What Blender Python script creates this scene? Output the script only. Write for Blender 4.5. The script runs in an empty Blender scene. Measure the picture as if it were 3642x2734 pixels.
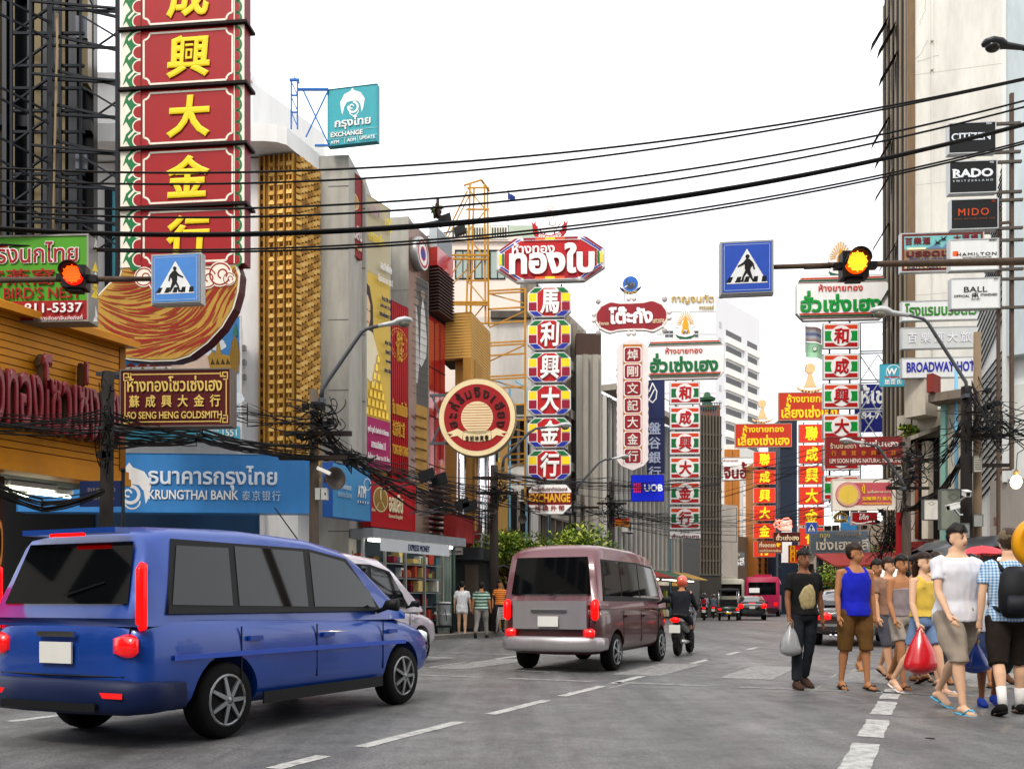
import bpy, bmesh, math, random
from mathutils import Vector, Matrix, noise, Euler
from math import radians as R, sin, cos, pi, tan, atan2, sqrt
random.seed(7)
sc = bpy.context.scene
COL = sc.collection
# ---------------------------------------------------------------- camera, sky, sun, exposure
F, CX, HY, CH = 3290.0, 1821.0, 2140.0, 1.1      # focal length and horizon in pixels of the 3642 px photograph, lens height in m
cam = bpy.data.cameras.new('camera'); camo = bpy.data.objects.new('camera', cam); COL.objects.link(camo)
camo.location = (0, 0, CH); camo.rotation_euler = (R(90), 0, 0)
cam.sensor_width = 36; cam.lens = 36*F/3642; cam.shift_y = (HY-1367)/3642
cam.clip_start = .1; cam.clip_end = 3000
sc.camera = camo
SUN_EL, SUN_ROT = 48, 205
w = bpy.data.worlds.new('World'); sc.world = w; w.use_nodes = True
nt = w.node_tree; bg = nt.nodes['Background']
sky = nt.nodes.new('ShaderNodeTexSky'); sky.sky_type = 'NISHITA'; sky.sun_disc = False
sky.sun_elevation = R(SUN_EL); sky.sun_rotation = R(SUN_ROT); sky.air_density = 1.4; sky.dust_density = 4
mx = nt.nodes.new('ShaderNodeMix'); mx.data_type = 'RGBA'; mx.inputs[0].default_value = .86
nt.links.new(sky.outputs[0], mx.inputs[6]); mx.inputs[7].default_value = (9.3, 9.3, 9.45, 1)   # the overcast deck
nt.links.new(mx.outputs[2], bg.inputs[0]); bg.inputs[1].default_value = .12
sl = bpy.data.lights.new('sun', 'SUN'); sl.energy = 1.3; sl.angle = R(14); sl.color = (1, .93, .84)
so = bpy.data.objects.new('sun', sl); COL.objects.link(so)
_d = Vector((sin(R(SUN_ROT))*cos(R(SUN_EL)), cos(R(SUN_ROT))*cos(R(SUN_EL)), sin(R(SUN_EL))))
so.rotation_euler = _d.to_track_quat('Z', 'Y').to_euler(); so.location = (0, 0, 60)
vs = sc.view_settings; vs.view_transform = 'Standard'; vs.look = 'None'; vs.gamma = 1; vs.exposure = .74
sc.cycles.max_bounces = 6; sc.cycles.diffuse_bounces = 2; sc.cycles.glossy_bounces = 3; sc.cycles.transparent_max_bounces = 6
sc.cycles.use_denoising = True; sc.cycles.sample_clamp_indirect = 6

# ---------------------------------------------------------------- materials
def lin(h):
    if not isinstance(h, str): return h
    h = h.lstrip('#'); o = []
    for i in (0, 2, 4):
        c = int(h[i:i+2], 16)/255
        o.append(c/12.92 if c <= .04045 else ((c+.055)/1.055)**2.4)
    return tuple(o)
MATS = {}
def M(col, rough=.6, metal=0., dirt=.18, scale=1.5, emit=0, coat=0, streak=True, bump=0, trans=0):
    key = (col, rough, metal, dirt, scale, emit, coat, streak, bump, trans)
    if key in MATS: return MATS[key]
    m = bpy.data.materials.new('surface'); m.use_nodes = True
    t = m.node_tree; b = t.nodes['Principled BSDF']; c = lin(col)
    b.inputs['Base Color'].default_value = (*c, 1); b.inputs['Roughness'].default_value = rough; b.inputs['Specular IOR Level'].default_value = .5 if (coat or metal > .3 or rough < .2) else .2; b.inputs['Metallic'].default_value = metal
    if coat: b.inputs['Coat Weight'].default_value = coat; b.inputs['Coat Roughness'].default_value = .06
    if trans: b.inputs['Transmission Weight'].default_value = trans
    if dirt or bump:
        tc = t.nodes.new('ShaderNodeTexCoord'); mp = t.nodes.new('ShaderNodeMapping')
        t.links.new(tc.outputs['Object'], mp.inputs[0])
        mp.inputs['Scale'].default_value = (scale, scale, scale*(.22 if streak else 1))
        n = t.nodes.new('ShaderNodeTexNoise'); n.inputs['Scale'].default_value = 2.2; n.inputs['Detail'].default_value = 7; n.inputs['Roughness'].default_value = .65
        t.links.new(mp.outputs[0], n.inputs[0])
        if dirt:
            r = t.nodes.new('ShaderNodeValToRGB'); r.color_ramp.elements[0].position = .38; r.color_ramp.elements[1].position = .72
            r.color_ramp.elements[0].color = (0, 0, 0, 1); r.color_ramp.elements[1].color = (dirt, dirt, dirt, 1)
            t.links.new(n.outputs[0], r.inputs[0])
            x = t.nodes.new('ShaderNodeMix'); x.data_type = 'RGBA'
            t.links.new(r.outputs[0], x.inputs[0]); x.inputs[6].default_value = (*c, 1)
            g = (.2126*c[0]+.7152*c[1]+.0722*c[2])
            x.inputs[7].default_value = (c[0]*.35+g*.12, c[1]*.35+g*.1, c[2]*.35+g*.08, 1)
            t.links.new(x.outputs[2], b.inputs['Base Color'])
        if bump:
            bp = t.nodes.new('ShaderNodeBump'); bp.inputs['Strength'].default_value = bump; bp.inputs['Distance'].default_value = .01
            n2 = t.nodes.new('ShaderNodeTexNoise'); n2.inputs['Scale'].default_value = 40; n2.inputs['Detail'].default_value = 5
            t.links.new(tc.outputs['Object'], n2.inputs[0]); t.links.new(n2.outputs[0], bp.inputs['Height']); t.links.new(bp.outputs[0], b.inputs['Normal'])
    if emit:
        b.inputs['Emission Color'].default_value = (*c, 1); b.inputs['Emission Strength'].default_value = emit
    MATS[key] = m; return m
STEEL = M('#4a5058', .55, .5, .4); DSTEEL = M('#1b1f25', .6, .2, .35); CABLE = M('#0b0b0c', .6, 0, 0); RUST = M('#5a4a3e', .7, .3, .6, 6, streak=False)
ALU = M('#a9abab', .4, .7, .3); CHROME = M('#d0d2d4', .15, 1, 0); WHITE = M('#ece9e2', .6, 0, .16); GLASS = M('#1b2126', .06, 0, 0, coat=.6)
DARK = M('#101012', .8, 0, 0); WOOD = M('#4b4038', .85, 0, .5, 5); CONC = M('#a7a196', .85, 0, .5, .8)

# ---------------------------------------------------------------- mesh builder
class MB:
    def __init__(s): s.v = []; s.f = []; s.m = []; s.mats = []; s.T = None; s.sm = []
    def mi(s, m):
        if m not in s.mats: s.mats.append(m)
        return s.mats.index(m)
    def add(s, vs, fs, m, smooth=False):
        o = len(s.v); T = s.T
        s.v += [tuple(T @ Vector(v)) for v in vs] if T is not None else [tuple(v) for v in vs]
        i = s.mi(m)
        for f in fs: s.f.append([o+k for k in f]); s.m.append(i); s.sm.append(smooth)
        return s
    def box(s, a, b, m):
        x0, y0, z0 = a; x1, y1, z1 = b
        if x0 > x1: x0, x1 = x1, x0
        if y0 > y1: y0, y1 = y1, y0
        if z0 > z1: z0, z1 = z1, z0
        return s.add([(x0,y0,z0),(x1,y0,z0),(x1,y1,z0),(x0,y1,z0),(x0,y0,z1),(x1,y0,z1),(x1,y1,z1),(x0,y1,z1)],
              [(0,3,2,1),(4,5,6,7),(0,1,5,4),(1,2,6,5),(2,3,7,6),(3,0,4,7)], m)
    def prism(s, pts, y0, y1, m, ms=None):           # outline in x,z; front at y0, back at y1
        n = len(pts); a = sum(pts[i][0]*pts[(i+1)%n][1]-pts[(i+1)%n][0]*pts[i][1] for i in range(n))
        if a < 0: pts = pts[::-1]
        vs = [(x,y0,z) for x,z in pts]+[(x,y1,z) for x,z in pts]
        s.add(vs, [tuple(range(n)), tuple(range(2*n-1, n-1, -1))], m)
        s.add(vs, [(i, i+n, (i+1)%n+n, (i+1)%n) for i in range(n)], ms or m)
        return s
    def slab(s, pts, z0, z1, m):                     # outline in x,y
        n = len(pts); a = sum(pts[i][0]*pts[(i+1)%n][1]-pts[(i+1)%n][0]*pts[i][1] for i in range(n))
        if a < 0: pts = pts[::-1]
        vs = [(x,y,z0) for x,y in pts]+[(x,y,z1) for x,y in pts]
        return s.add(vs, [tuple(range(n-1,-1,-1)), tuple(range(n,2*n))]+[(i,(i+1)%n,(i+1)%n+n,i+n) for i in range(n)], m)
    def bar(s, a, b, r, m, r2=None, n=4, cap=True):
        a = Vector(a); b = Vector(b); d = b-a
        if d.length < 1e-6: return s
        q = d.to_track_quat('Z', 'Y'); r2 = r if r2 is None else r2; vs = []
        for P, rr in ((a, r), (b, r2)):
            for k in range(n):
                t = 2*pi*(k+.5)/n; vs.append(P+q @ Vector((cos(t)*rr, sin(t)*rr, 0)))
        fs = [(k,(k+1)%n,(k+1)%n+n,k+n) for k in range(n)]
        if cap: fs += [tuple(range(n-1,-1,-1)), tuple(range(n,2*n))]
        return s.add(vs, fs, m, n > 5)
    def tube(s, pts, r, m, n=6, smooth=True):
        pts = [Vector(p) for p in pts]; L = len(pts)
        rs = r if isinstance(r, (list, tuple)) else [r]*L
        vs = []; up = None
        for i, p in enumerate(pts):
            d = (pts[min(i+1,L-1)]-pts[max(i-1,0)])
            if d.length < 1e-9: d = Vector((0,0,1))
            d.normalize()
            if up is None: up = Vector((0,0,1)) if abs(d.z) < .9 else Vector((0,1,0))
            x = d.cross(up)
            if x.length < 1e-4: x = d.orthogonal()
            x.normalize(); y = x.cross(d); up = y
            rr = rs[i]; rx, ry = rr if isinstance(rr, tuple) else (rr, rr)
            for k in range(n):
                t = 2*pi*k/n; vs.append(p+x*cos(t)*rx+y*sin(t)*ry)
        fs = [(i*n+k, i*n+(k+1)%n, (i+1)*n+(k+1)%n, (i+1)*n+k) for i in range(L-1) for k in range(n)]
        fs += [tuple(range(n-1,-1,-1)), tuple(range((L-1)*n, L*n))]
        return s.add(vs, fs, m, smooth)
    def lathe(s, prof, m, c=(0,0,0), n=16, axis='z'):
        vs = []
        for r, z in prof:
            for k in range(n):
                t = 2*pi*k/n
                p = (r*cos(t), r*sin(t), z) if axis == 'z' else ((r*cos(t), -z, r*sin(t)) if axis == 'y' else (z, r*cos(t), r*sin(t)))
                vs.append((c[0]+p[0], c[1]+p[1], c[2]+p[2]))
        L = len(prof)
        fs = [(i*n+k, i*n+(k+1)%n, (i+1)*n+(k+1)%n, (i+1)*n+k) for i in range(L-1) for k in range(n)]
        fs += [tuple(range(n-1,-1,-1)), tuple(range((L-1)*n, L*n))]
        return s.add(vs, fs, m, True)
    def ball(s, c, r, m, n=12, k=8):
        rx, ry, rz = r if isinstance(r, tuple) else (r, r, r); vs = [(c[0],c[1],c[2]-rz)]
        for i in range(1, k):
            a = -pi/2+pi*i/k
            for j in range(n): vs.append((c[0]+rx*cos(a)*cos(2*pi*j/n), c[1]+ry*cos(a)*sin(2*pi*j/n), c[2]+rz*sin(a)))
        vs.append((c[0],c[1],c[2]+rz)); fs = [(0, 1+(j+1)%n, 1+j) for j in range(n)]
        for i in range(k-2): fs += [(1+i*n+j, 1+i*n+(j+1)%n, 1+(i+1)*n+(j+1)%n, 1+(i+1)*n+j) for j in range(n)]
        e = len(vs)-1; fs += [(e, 1+(k-2)*n+j, 1+(k-2)*n+(j+1)%n) for j in range(n)]
        return s.add(vs, fs, m, True)
    def mesh(s, name):
        me = bpy.data.meshes.new(name); me.from_pydata(s.v, [], s.f)
        for m in s.mats: me.materials.append(m)
        me.polygons.foreach_set('material_index', s.m); me.polygons.foreach_set('use_smooth', s.sm); me.update(); return me
    def build(s, name, parent=None, **kw):
        if not s.v: return None
        return obj(name, s.mesh(name), parent, **kw)
def obj(name, me, parent=None, loc=None, rz=None, label=None, cat=None, group=None, kind=None):
    o = bpy.data.objects.new(name, me); COL.objects.link(o)
    if parent: o.parent = parent
    if loc is not None: o.location = loc
    if rz is not None: o.rotation_euler = (0, 0, rz)
    if label: o['label'] = label
    if cat: o['category'] = cat
    if group: o['group'] = group
    if kind: o['kind'] = kind
    return o
def thing(name, label, cat, loc=(0,0,0), rz=0, group=None): return obj(name, None, None, loc, rz, label, cat, group)
def copy_tree(o, parent=None):
    c = o.copy(); COL.objects.link(c); c.parent = parent
    for ch in list(o.children): copy_tree(ch, c)
    return c
def finish(o):          # apply modifiers to o's mesh without operators
    TMP.collection.objects.link(o); vl = TMP.view_layers[0]; vl.update()
    me = bpy.data.meshes.new_from_object(o.evaluated_get(vl.depsgraph))
    TMP.collection.objects.unlink(o); o.modifiers.clear(); o.data = me; return me

# ---------------------------------------------------------------- from the photograph's pixels to the street (px in the 3642 x 2734 picture, Z metres ahead)
def P(x, y, Z): return Vector(((x-CX)/F*Z, Z, CH+(HY-y)/F*Z))
def G(x, Z, z=0): return Vector(((x-CX)/F*Z, Z, z))
def zy(y, Z): return CH+(HY-y)/F*Z
TH = R(24.7)
def US(u, s, z=0): return Vector((u*cos(TH)+s*sin(TH), -u*sin(TH)+s*cos(TH), z))   # u across the street, s along it
def frame(x0, y0, x1, y1, Z, yaw):
    a = R(yaw); c = P((x0+x1)/2, y1, Z); t = []
    for x in (x0, x1):
        k = (x-CX)/F; t.append((k*c.y-c.x)/(cos(a)+k*sin(a)))
    lo = Vector((c.x+t[0]*cos(a), c.y-t[0]*sin(a), c.z))
    return lo, -a, t[1]-t[0], (y1-y0)/F*Z

# ---------------------------------------------------------------- lettering: glyph outlines of Blender's own font, filled one glyph at a time
GL = {}; TMP = bpy.data.scenes.new('workbench')      # a scratch scene, so that filling glyphs and clay does not re-evaluate the street
def glyph(ch, bold):
    k = (ch, bold)
    if k in GL: return GL[k]
    def conv(body, b):
        c = bpy.data.curves.new('t', 'FONT'); c.body = body; c.resolution_u = 3; c.extrude = .02; c.bevel_depth = b; c.bevel_resolution = 0
        o = bpy.data.objects.new('t', c); TMP.collection.objects.link(o); vl = TMP.view_layers[0]; vl.update()
        me = bpy.data.meshes.new_from_object(o.evaluated_get(vl.depsgraph))
        v = [tuple(x.co) for x in me.vertices]; f = [tuple(p.vertices) for p in me.polygons]
        bpy.data.objects.remove(o); bpy.data.curves.remove(c); bpy.data.meshes.remove(me); return v, f
    if '|' not in GL: GL['|'] = max(x[0] for x in conv('|', 0)[0])
    adv = max(x[0] for x in conv(ch+'|', 0)[0])-GL['|']
    v, f = ([], []) if ch == ' ' else conv(ch, bold)
    GL[k] = (v, f, adv); return GL[k]
def text_geo(s, bold, slant=0, gap=0):
    bold = round(bold*.6, 4); V = []; Fc = []; x = 0; prev = ''
    for i, ch in enumerate(s):
        v, f, adv = glyph(ch, bold); dy = 0; dz = 0
        o = ord(ch)
        if 0xE47 <= o <= 0xE4E or o in (0xE31, 0xE34, 0xE35, 0xE36, 0xE37):
            dz = .004
            if prev and ord(prev) in (0xE31, 0xE34, 0xE35, 0xE36, 0xE37): dy = .2; dz = .008
        b = len(V)
        V += [(p[0]+x+slant*p[1], p[1]+dy, p[2]+dz) for p in v]; Fc += [tuple(q+b for q in g) for g in f]
        x += adv+(gap if adv > .05 else 0); prev = ch
    return V, Fc
def text_into(mb, s, x0, z0, x1, z1, y, m, bold=.0, slant=0, depth=.02, gap=0):     # fit the string to the box x0..x1, z0..z1 in front of y
    V, Fc = text_geo(s, bold, slant, gap)
    if not V: return
    a = min(v[0] for v in V); b = max(v[0] for v in V); c = min(v[1] for v in V); d = max(v[1] for v in V)
    zc = min(v[2] for v in V); zd = max(v[2] for v in V); kx = (x1-x0)/(b-a); kz = (z1-z0)/max(d-c, 1e-6); ky = depth/max(zd-zc, 1e-6)
    mb.add([(x0+(v[0]-a)*kx, y-(v[2]-zc)*ky, z0+(v[1]-c)*kz) for v in V], [f for f in Fc], m)
def fit(s, cx, cz, h, bold=.03, wmax=9e9):    # natural proportions: box of height h centred on cx, cz
    V, _ = text_geo(s, bold); a = max(v[0] for v in V)-min(v[0] for v in V); b = max(v[1] for v in V)-min(v[1] for v in V)
    ww = min(a/b*h, wmax); return cx-ww/2, cz-h/2, cx+ww/2, cz+h/2
def arc_text(mb, s, cx, cz, r, a0, a1, h, y, m, bold=.03, inward=False, depth=.02):
    cl = []
    for ch in s:
        if cl and (0xE47 <= ord(ch) <= 0xE4E or ord(ch) in (0xE31, 0xE34, 0xE35, 0xE36, 0xE37)): cl[-1] += ch
        else: cl.append(ch)
    n = len(cl)
    for i, ch in enumerate(cl):
        if ch == ' ': continue
        t = R(a0+(a1-a0)*(i/(n-1) if n > 1 else .5))
        T0 = mb.T; c = Matrix.Translation((cx+cos(t)*r, 0, cz+sin(t)*r)) @ Matrix.Rotation(-(t-pi/2) if not inward else -(t+pi/2), 4, 'Y')
        mb.T = (T0 @ c) if T0 is not None else c
        hh = h*(1+.28*(len(ch)-1)); g = fit(ch, 0, (hh-h)/2, hh, bold, h*1.1); text_into(mb, ch, *g, y, m, bold, depth=depth); mb.T = T0

# ---------------------------------------------------------------- signs
def art(mb, els, W, H, y0):
    """els in fractions of the panel, origin at the top left as one reads; each one 4 mm proud of the last"""
    texts = []; y = y0
    X = lambda f: f*W
    Zf = lambda f: H*(1-f)
    for e in els:
        k = e[0]; y -= .004
        if k == 'r': mb.box((X(e[1]), y, Zf(e[4])), (X(e[3]), y+.0035, Zf(e[2])), e[5])
        elif k == 'p': mb.prism([(X(a), Zf(b)) for a, b in e[1]], y, y+.0035, e[2])
        elif k == 'c':
            n = 28; mb.prism([(X(e[1])+cos(2*pi*i/n)*e[3]*H, Zf(e[2])+sin(2*pi*i/n)*e[3]*H*(e[5] if len(e) > 5 else 1)) for i in range(n)], y, y+.0035, e[4])
        elif k == 'o': ring(mb, X(e[1]), Zf(e[2]), e[3]*H, e[4]*H, y, e[5], *(e[6:] or ()))
        elif k == 'b':
            i, t, m = e[1]*H, e[2]*H, e[3]; a, b, c, d = i, i, W-i, H-i
            mb.box((a, y, b), (c, y+.0035, b+t), m); mb.box((a, y, d-t), (c, y+.0035, d), m)
            mb.box((a, y, b+t), (a+t, y+.0035, d-t), m); mb.box((c-t, y, b+t), (c, y+.0035, d-t), m)
        elif k == 'l': line(mb, [(X(a), Zf(b)) for a, b in e[1]], e[2]*H, y, e[3])
        elif k == 't': texts.append((e, y))
        elif k == 'f': e[1](mb, W, H, y)
    return texts
def ring(mb, cx, cz, r0, r1, y, m, a0=0, a1=360, n=28, sx=1):
    vs = []
    for i in range(n+1):
        t = R(a0+(a1-a0)*i/n)
        for r in (r0, r1): vs.append((cx+cos(t)*r*sx, y, cz+sin(t)*r))
    mb.add(vs, [(2*i, 2*i+1, 2*i+3, 2*i+2) if False else (2*i, 2*i+2, 2*i+3, 2*i+1) for i in range(n)], m)
def line(mb, pts, t, y, m):
    for i in range(len(pts)-1):
        a = Vector((pts[i][0], 0, pts[i][1])); b = Vector((pts[i+1][0], 0, pts[i+1][1])); d = b-a
        if d.length < 1e-6: continue
        d.normalize(); p = Vector((-d.z, 0, d.x))*t/2; e = d*t*.3; q = Vector((0, y-.0002*(i % 3), 0))
        mb.add([a-e-p+q, b+e-p+q, b+e+p+q, a-e+p+q], [(0,1,2,3)], m)
def letters(parent, texts, W, H):
    for e, y in texts:
        # ('t', string, x0, y0, x1, y1, material, bold, slant)
        mb = MB(); s, x0, y0, x1, y1, m = e[1:7]; bold = e[7] if len(e) > 7 else .03
        text_into(mb, s, x0*W, H*(1-y1), x1*W, H*(1-y0), y, m, bold, e[8] if len(e) > 8 else 0, depth=min(.03, .05*H*(y1-y0)+.006), gap=e[9] if len(e) > 9 else 0)
        mb.build('lettering', parent)
def sign(name, label, x0, y0, x1, y1, Z, yaw=5, panel=WHITE, fr=ALU, th=.18, els=(), cat='sign', group=None, outline=None, bw=.03, side=None):
    loc, rz, W, H = frame(x0, y0, x1, y1, Z, yaw)
    t = thing(name, label, cat, loc, rz, group)
    b = MB(); p = MB()
    if outline:
        pts = [(a*W, H*(1-c)) for a, c in outline]; b.prism(pts, 0, th, side or fr)
        cx = W/2; cz = H/2; k = 1-bw
        p.prism([(cx+(a-cx)*k, cz+(c-cz)*(1-bw*W/H if W > H*1.3 else k)) for a, c in pts], -.006, -.001, panel)
        if fr is not side: pass
    else:
        b.box((0, 0, 0), (W, th, H), side or fr)
        i = bw*min(W, H); b.box((0, -.03, 0), (W, -.001, i), fr); b.box((0, -.03, H-i), (W, -.001, H), fr); b.box((0, -.03, i), (i, -.001, H-i), fr); b.box((W-i, -.03, i), (W, -.001, H-i), fr)
        p.box((i, -.012, i), (W-i, -.001, H-i), panel)
    b.build('cabinet', t)
    y = -.012
    tx = art(p, els, W, H, y); p.build('panel', t); letters(t, tx, W, H)
    return t, W, H
# ================================================================ ground, road, pavements, markings
def asphalt():
    m = bpy.data.materials.new('asphalt'); m.use_nodes = True; t = m.node_tree; b = t.nodes['Principled BSDF']; L = t.links.new
    tc = t.nodes.new('ShaderNodeTexCoord')
    def nz(s, d=6, r=.6, sc=None):
        n = t.nodes.new('ShaderNodeTexNoise'); n.inputs['Scale'].default_value = s; n.inputs['Detail'].default_value = d; n.inputs['Roughness'].default_value = r
        if sc:
            mp = t.nodes.new('ShaderNodeMapping'); mp.inputs['Rotation'].default_value = (0, 0, R(24.7)); mp.inputs['Scale'].default_value = sc
            L(tc.outputs['Object'], mp.inputs[0]); L(mp.outputs[0], n.inputs[0])
        else: L(tc.outputs['Object'], n.inputs[0])
        return n
    def ramp(n, p0, c0, p1, c1):
        r = t.nodes.new('ShaderNodeValToRGB'); r.color_ramp.elements[0].position = p0; r.color_ramp.elements[1].position = p1
        r.color_ramp.elements[0].color = (c0, c0, c0, 1); r.color_ramp.elements[1].color = (c1, c1, c1, 1); L(n.outputs[0], r.inputs[0]); return r
    def mul(a, c):
        x = t.nodes.new('ShaderNodeMix'); x.data_type = 'RGBA'; x.blend_type = 'MULTIPLY'; x.inputs[0].default_value = 1; L(a, x.inputs[6]); L(c, x.inputs[7]); return x.outputs[2]
    a = ramp(nz(48, 4, .7), .32, .045, .68, .2)                    # stones
    c = ramp(nz(.9, 7, .75, (1.2, .1, 1)), .32, .5, .7, 1.42) # wheel tracks, worn along the lanes
    d = ramp(nz(1.6, 8, .8), .28, .45, .58, 1.12)               # stains
    e = ramp(nz(.25, 3), .35, .85, .7, 1.12)
    o = mul(mul(mul(a.outputs[0], c.outputs[0]), d.outputs[0]), e.outputs[0]); L(o, b.inputs['Base Color'])
    rr = ramp(nz(3, 5), .3, .36, .7, .62); L(rr.outputs[0], b.inputs['Roughness'])
    bp = t.nodes.new('ShaderNodeBump'); bp.inputs['Strength'].default_value = .7; bp.inputs['Distance'].default_value = .008
    L(nz(110, 3).outputs[0], bp.inputs['Height']); L(bp.outputs[0], b.inputs['Normal'])
    return m
def worn_paint():
    m = bpy.data.materials.new('road_paint'); m.use_nodes = True; t = m.node_tree; b = t.nodes['Principled BSDF']
    tc = t.nodes.new('ShaderNodeTexCoord'); n = t.nodes.new('ShaderNodeTexNoise'); n.inputs['Scale'].default_value = 9; n.inputs['Detail'].default_value = 9; n.inputs['Roughness'].default_value = .75
    r = t.nodes.new('ShaderNodeValToRGB'); r.color_ramp.elements[0].position = .36; r.color_ramp.elements[1].position = .56
    r.color_ramp.elements[0].color = (.17, .17, .165, 1); r.color_ramp.elements[1].color = (.44, .44, .42, 1)
    t.links.new(tc.outputs['Object'], n.inputs[0]); t.links.new(n.outputs[0], r.inputs[0]); t.links.new(r.outputs[0], b.inputs['Base Color']); b.inputs['Roughness'].default_value = .7
    return m
ASPH = asphalt(); PAINT = worn_paint(); PAVE = M('#8b857c', .85, 0, .5, 1.2, streak=False, bump=.3); GRND = M('#6f6b64', .9, 0, .4, .3, streak=False)
LK = [tuple(US(-13.2, s).xy) for s in (-30, 0, 20, 34)]+[(5.2, 45), (8.8, 58), (13, 72), (20, 100), (31, 150), (52, 260)]
RK = [tuple(US(4.6, s).xy) for s in (-30, 0, 9)]+[(9.6, 15), (11.8, 22), (14.8, 31), (18.4, 42), (22, 57), (25.2, 72), (31, 100), (41, 150), (62, 260)]
b = MB(); b.slab([(-900, -60), (900, -60), (900, 1600), (-900, 1600)], -.5, -.012, GRND); b.build('ground', kind='structure')
b = MB(); b.slab(LK+RK[::-1], -.3, 0, ASPH); b.build('road', kind='structure')
def off(pl, d): return [(x+d, y) for x, y in pl]
b = MB(); b.slab(LK+off(LK, -60)[::-1], -.3, .13, PAVE); b.build('pavement', kind='structure')
b = MB(); b.slab(RK+off(RK, 70)[::-1], -.3, .13, PAVE); b.build('pavement', kind='structure')
KERB = M('#9b978f', .85, 0, .5, 3, streak=False)
for pl, sg in ((LK, -1), (RK, 1)):
    b = MB()
    for p, q in zip(pl, pl[1:]):
        n = Vector((q[1]-p[1], -(q[0]-p[0]))).normalized()*sg*-1*-1
        b.slab([p, q, (q[0]+n.x*.16, q[1]+n.y*.16), (p[0]+n.x*.16, p[1]+n.y*.16)], -.2, .136, KERB)
    b.build('kerb', kind='structure')
# painted markings: measured on the photograph, laid in street coordinates u (across) and s (along)
b = MB()
def dash(u, s0, s1, wd=.13):
    q = [US(u-wd/2, s0), US(u+wd/2, s0), US(u+wd/2, s1), US(u-wd/2, s1)]; n = 7; vs = []; rnd = random.Random(int(s0*100+u*10))
    for i in range(n+1):
        t = i/n; j = (rnd.random()-.5)*.018
        for a_, b_ in ((0, 3), (1, 2)):
            p = q[a_].lerp(q[b_], t); vs.append((p.x+j, p.y+(rnd.random()-.5)*.012, .004))
    b.add(vs, [(2*i, 2*i+1, 2*i+3, 2*i+2) for i in range(n)], PAINT)
def us(x, y):
    Z = F*CH/(y-HY); X = (x-CX)/F*Z; return X*cos(TH)-Z*sin(TH), X*sin(TH)+Z*cos(TH)
for u, xy in ((-3.98, ((990, 2734, 1165, 2688), (1267, 2655, 1650, 2567), (1703, 2537, 1950, 2490), (2000, 2475, 2160, 2440), (2185, 2430, 2310, 2405), (2490, 2360, 2550, 2345), (2610, 2328, 2650, 2318), (2680, 2310, 2720, 2302))),
              (-7.75, ((411, 2500, 834, 2456), (-60, 2558, 299, 2516), (1530, 2372, 1650, 2355), (1700, 2340, 1790, 2320))), (-11.1, ((-100, 2444, 305, 2419), (480, 2405, 700, 2385)))):
    for x0, y0, x1, y1 in xy:
        s0 = us(x0, y0)[1]; s1 = us(x1, y1)[1]
        if s1 > s0: dash(u, s0, s1)
for x0, y0, x1, y1 in ((3010, 2760, 3095, 2645), (3080, 2620, 3140, 2560), (3120, 2540, 3170, 2495), (3155, 2485, 3195, 2450)): dash(-.5, us(x0, y0)[1], us(x1, y1)[1], .2)
for k in range(10): dash(-.5+.3*0, 17+k*5, 18.6+k*5, .12)
PAINT2 = worn_paint(); _e = [n for n in PAINT2.node_tree.nodes if n.type == 'VALTORGB'][0].color_ramp.elements; _e[0].position, _e[1].position = .42, .66; _e[0].color = (.13, .13, .13, 1); _e[1].color = (.34, .34, .33, 1)
def cross(u0, u1, s0, s1):
    vs = [US(u0, s0), US(u1, s0), US(u1, s1), US(u0, s1)]
    b.add([(v.x, v.y, .004) for v in vs], [(0, 1, 2, 3)], PAINT2)
for k in range(9):                                              # near stop line, broken
    u0 = -12.3+k*1.66; cross(u0, u0+1.32, 12.0, 12.17)
for k in range(10):
    u0 = -12.6+k*1.62; cross(u0, u0+.75, 13.4, 16.2)            # zebra bars
for k in range(9):
    u0 = -12.3+k*1.66; cross(u0, u0+1.32, 17.5, 17.67)
b.build('road_marking', kind='structure')
b = MB()
for x, y, r in ((3310, 2625, .035),):
    Z = F*CH/(y-HY); p = G(x, Z); b.slab([(p.x+cos(t)*r*(1+.3*sin(3*t)), p.y+sin(t)*r*1.3) for t in [i*pi/6 for i in range(12)]], .001, .003, DARK)
b.build('road_stain', kind='structure')
b = MB(); SC = M('#8f8f8b', .8, 0, .5, 9, streak=False); rs = random.Random(5)
for i in range(16):
    u, s_ = rs.uniform(-9, 3.5), rs.uniform(6, 24); L_, w_ = rs.uniform(.15, .6), rs.uniform(.012, .03); n = 9
    q = [US(u+cos(t)*w_*(1+.35*rs.random()), s_+sin(t)*L_*(1+.3*rs.random()), .0025) for t in [2*pi*k/n for k in range(n)]]; b.add(q, [tuple(range(n))], SC)
b.build('road_scuff', kind='structure')


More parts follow.
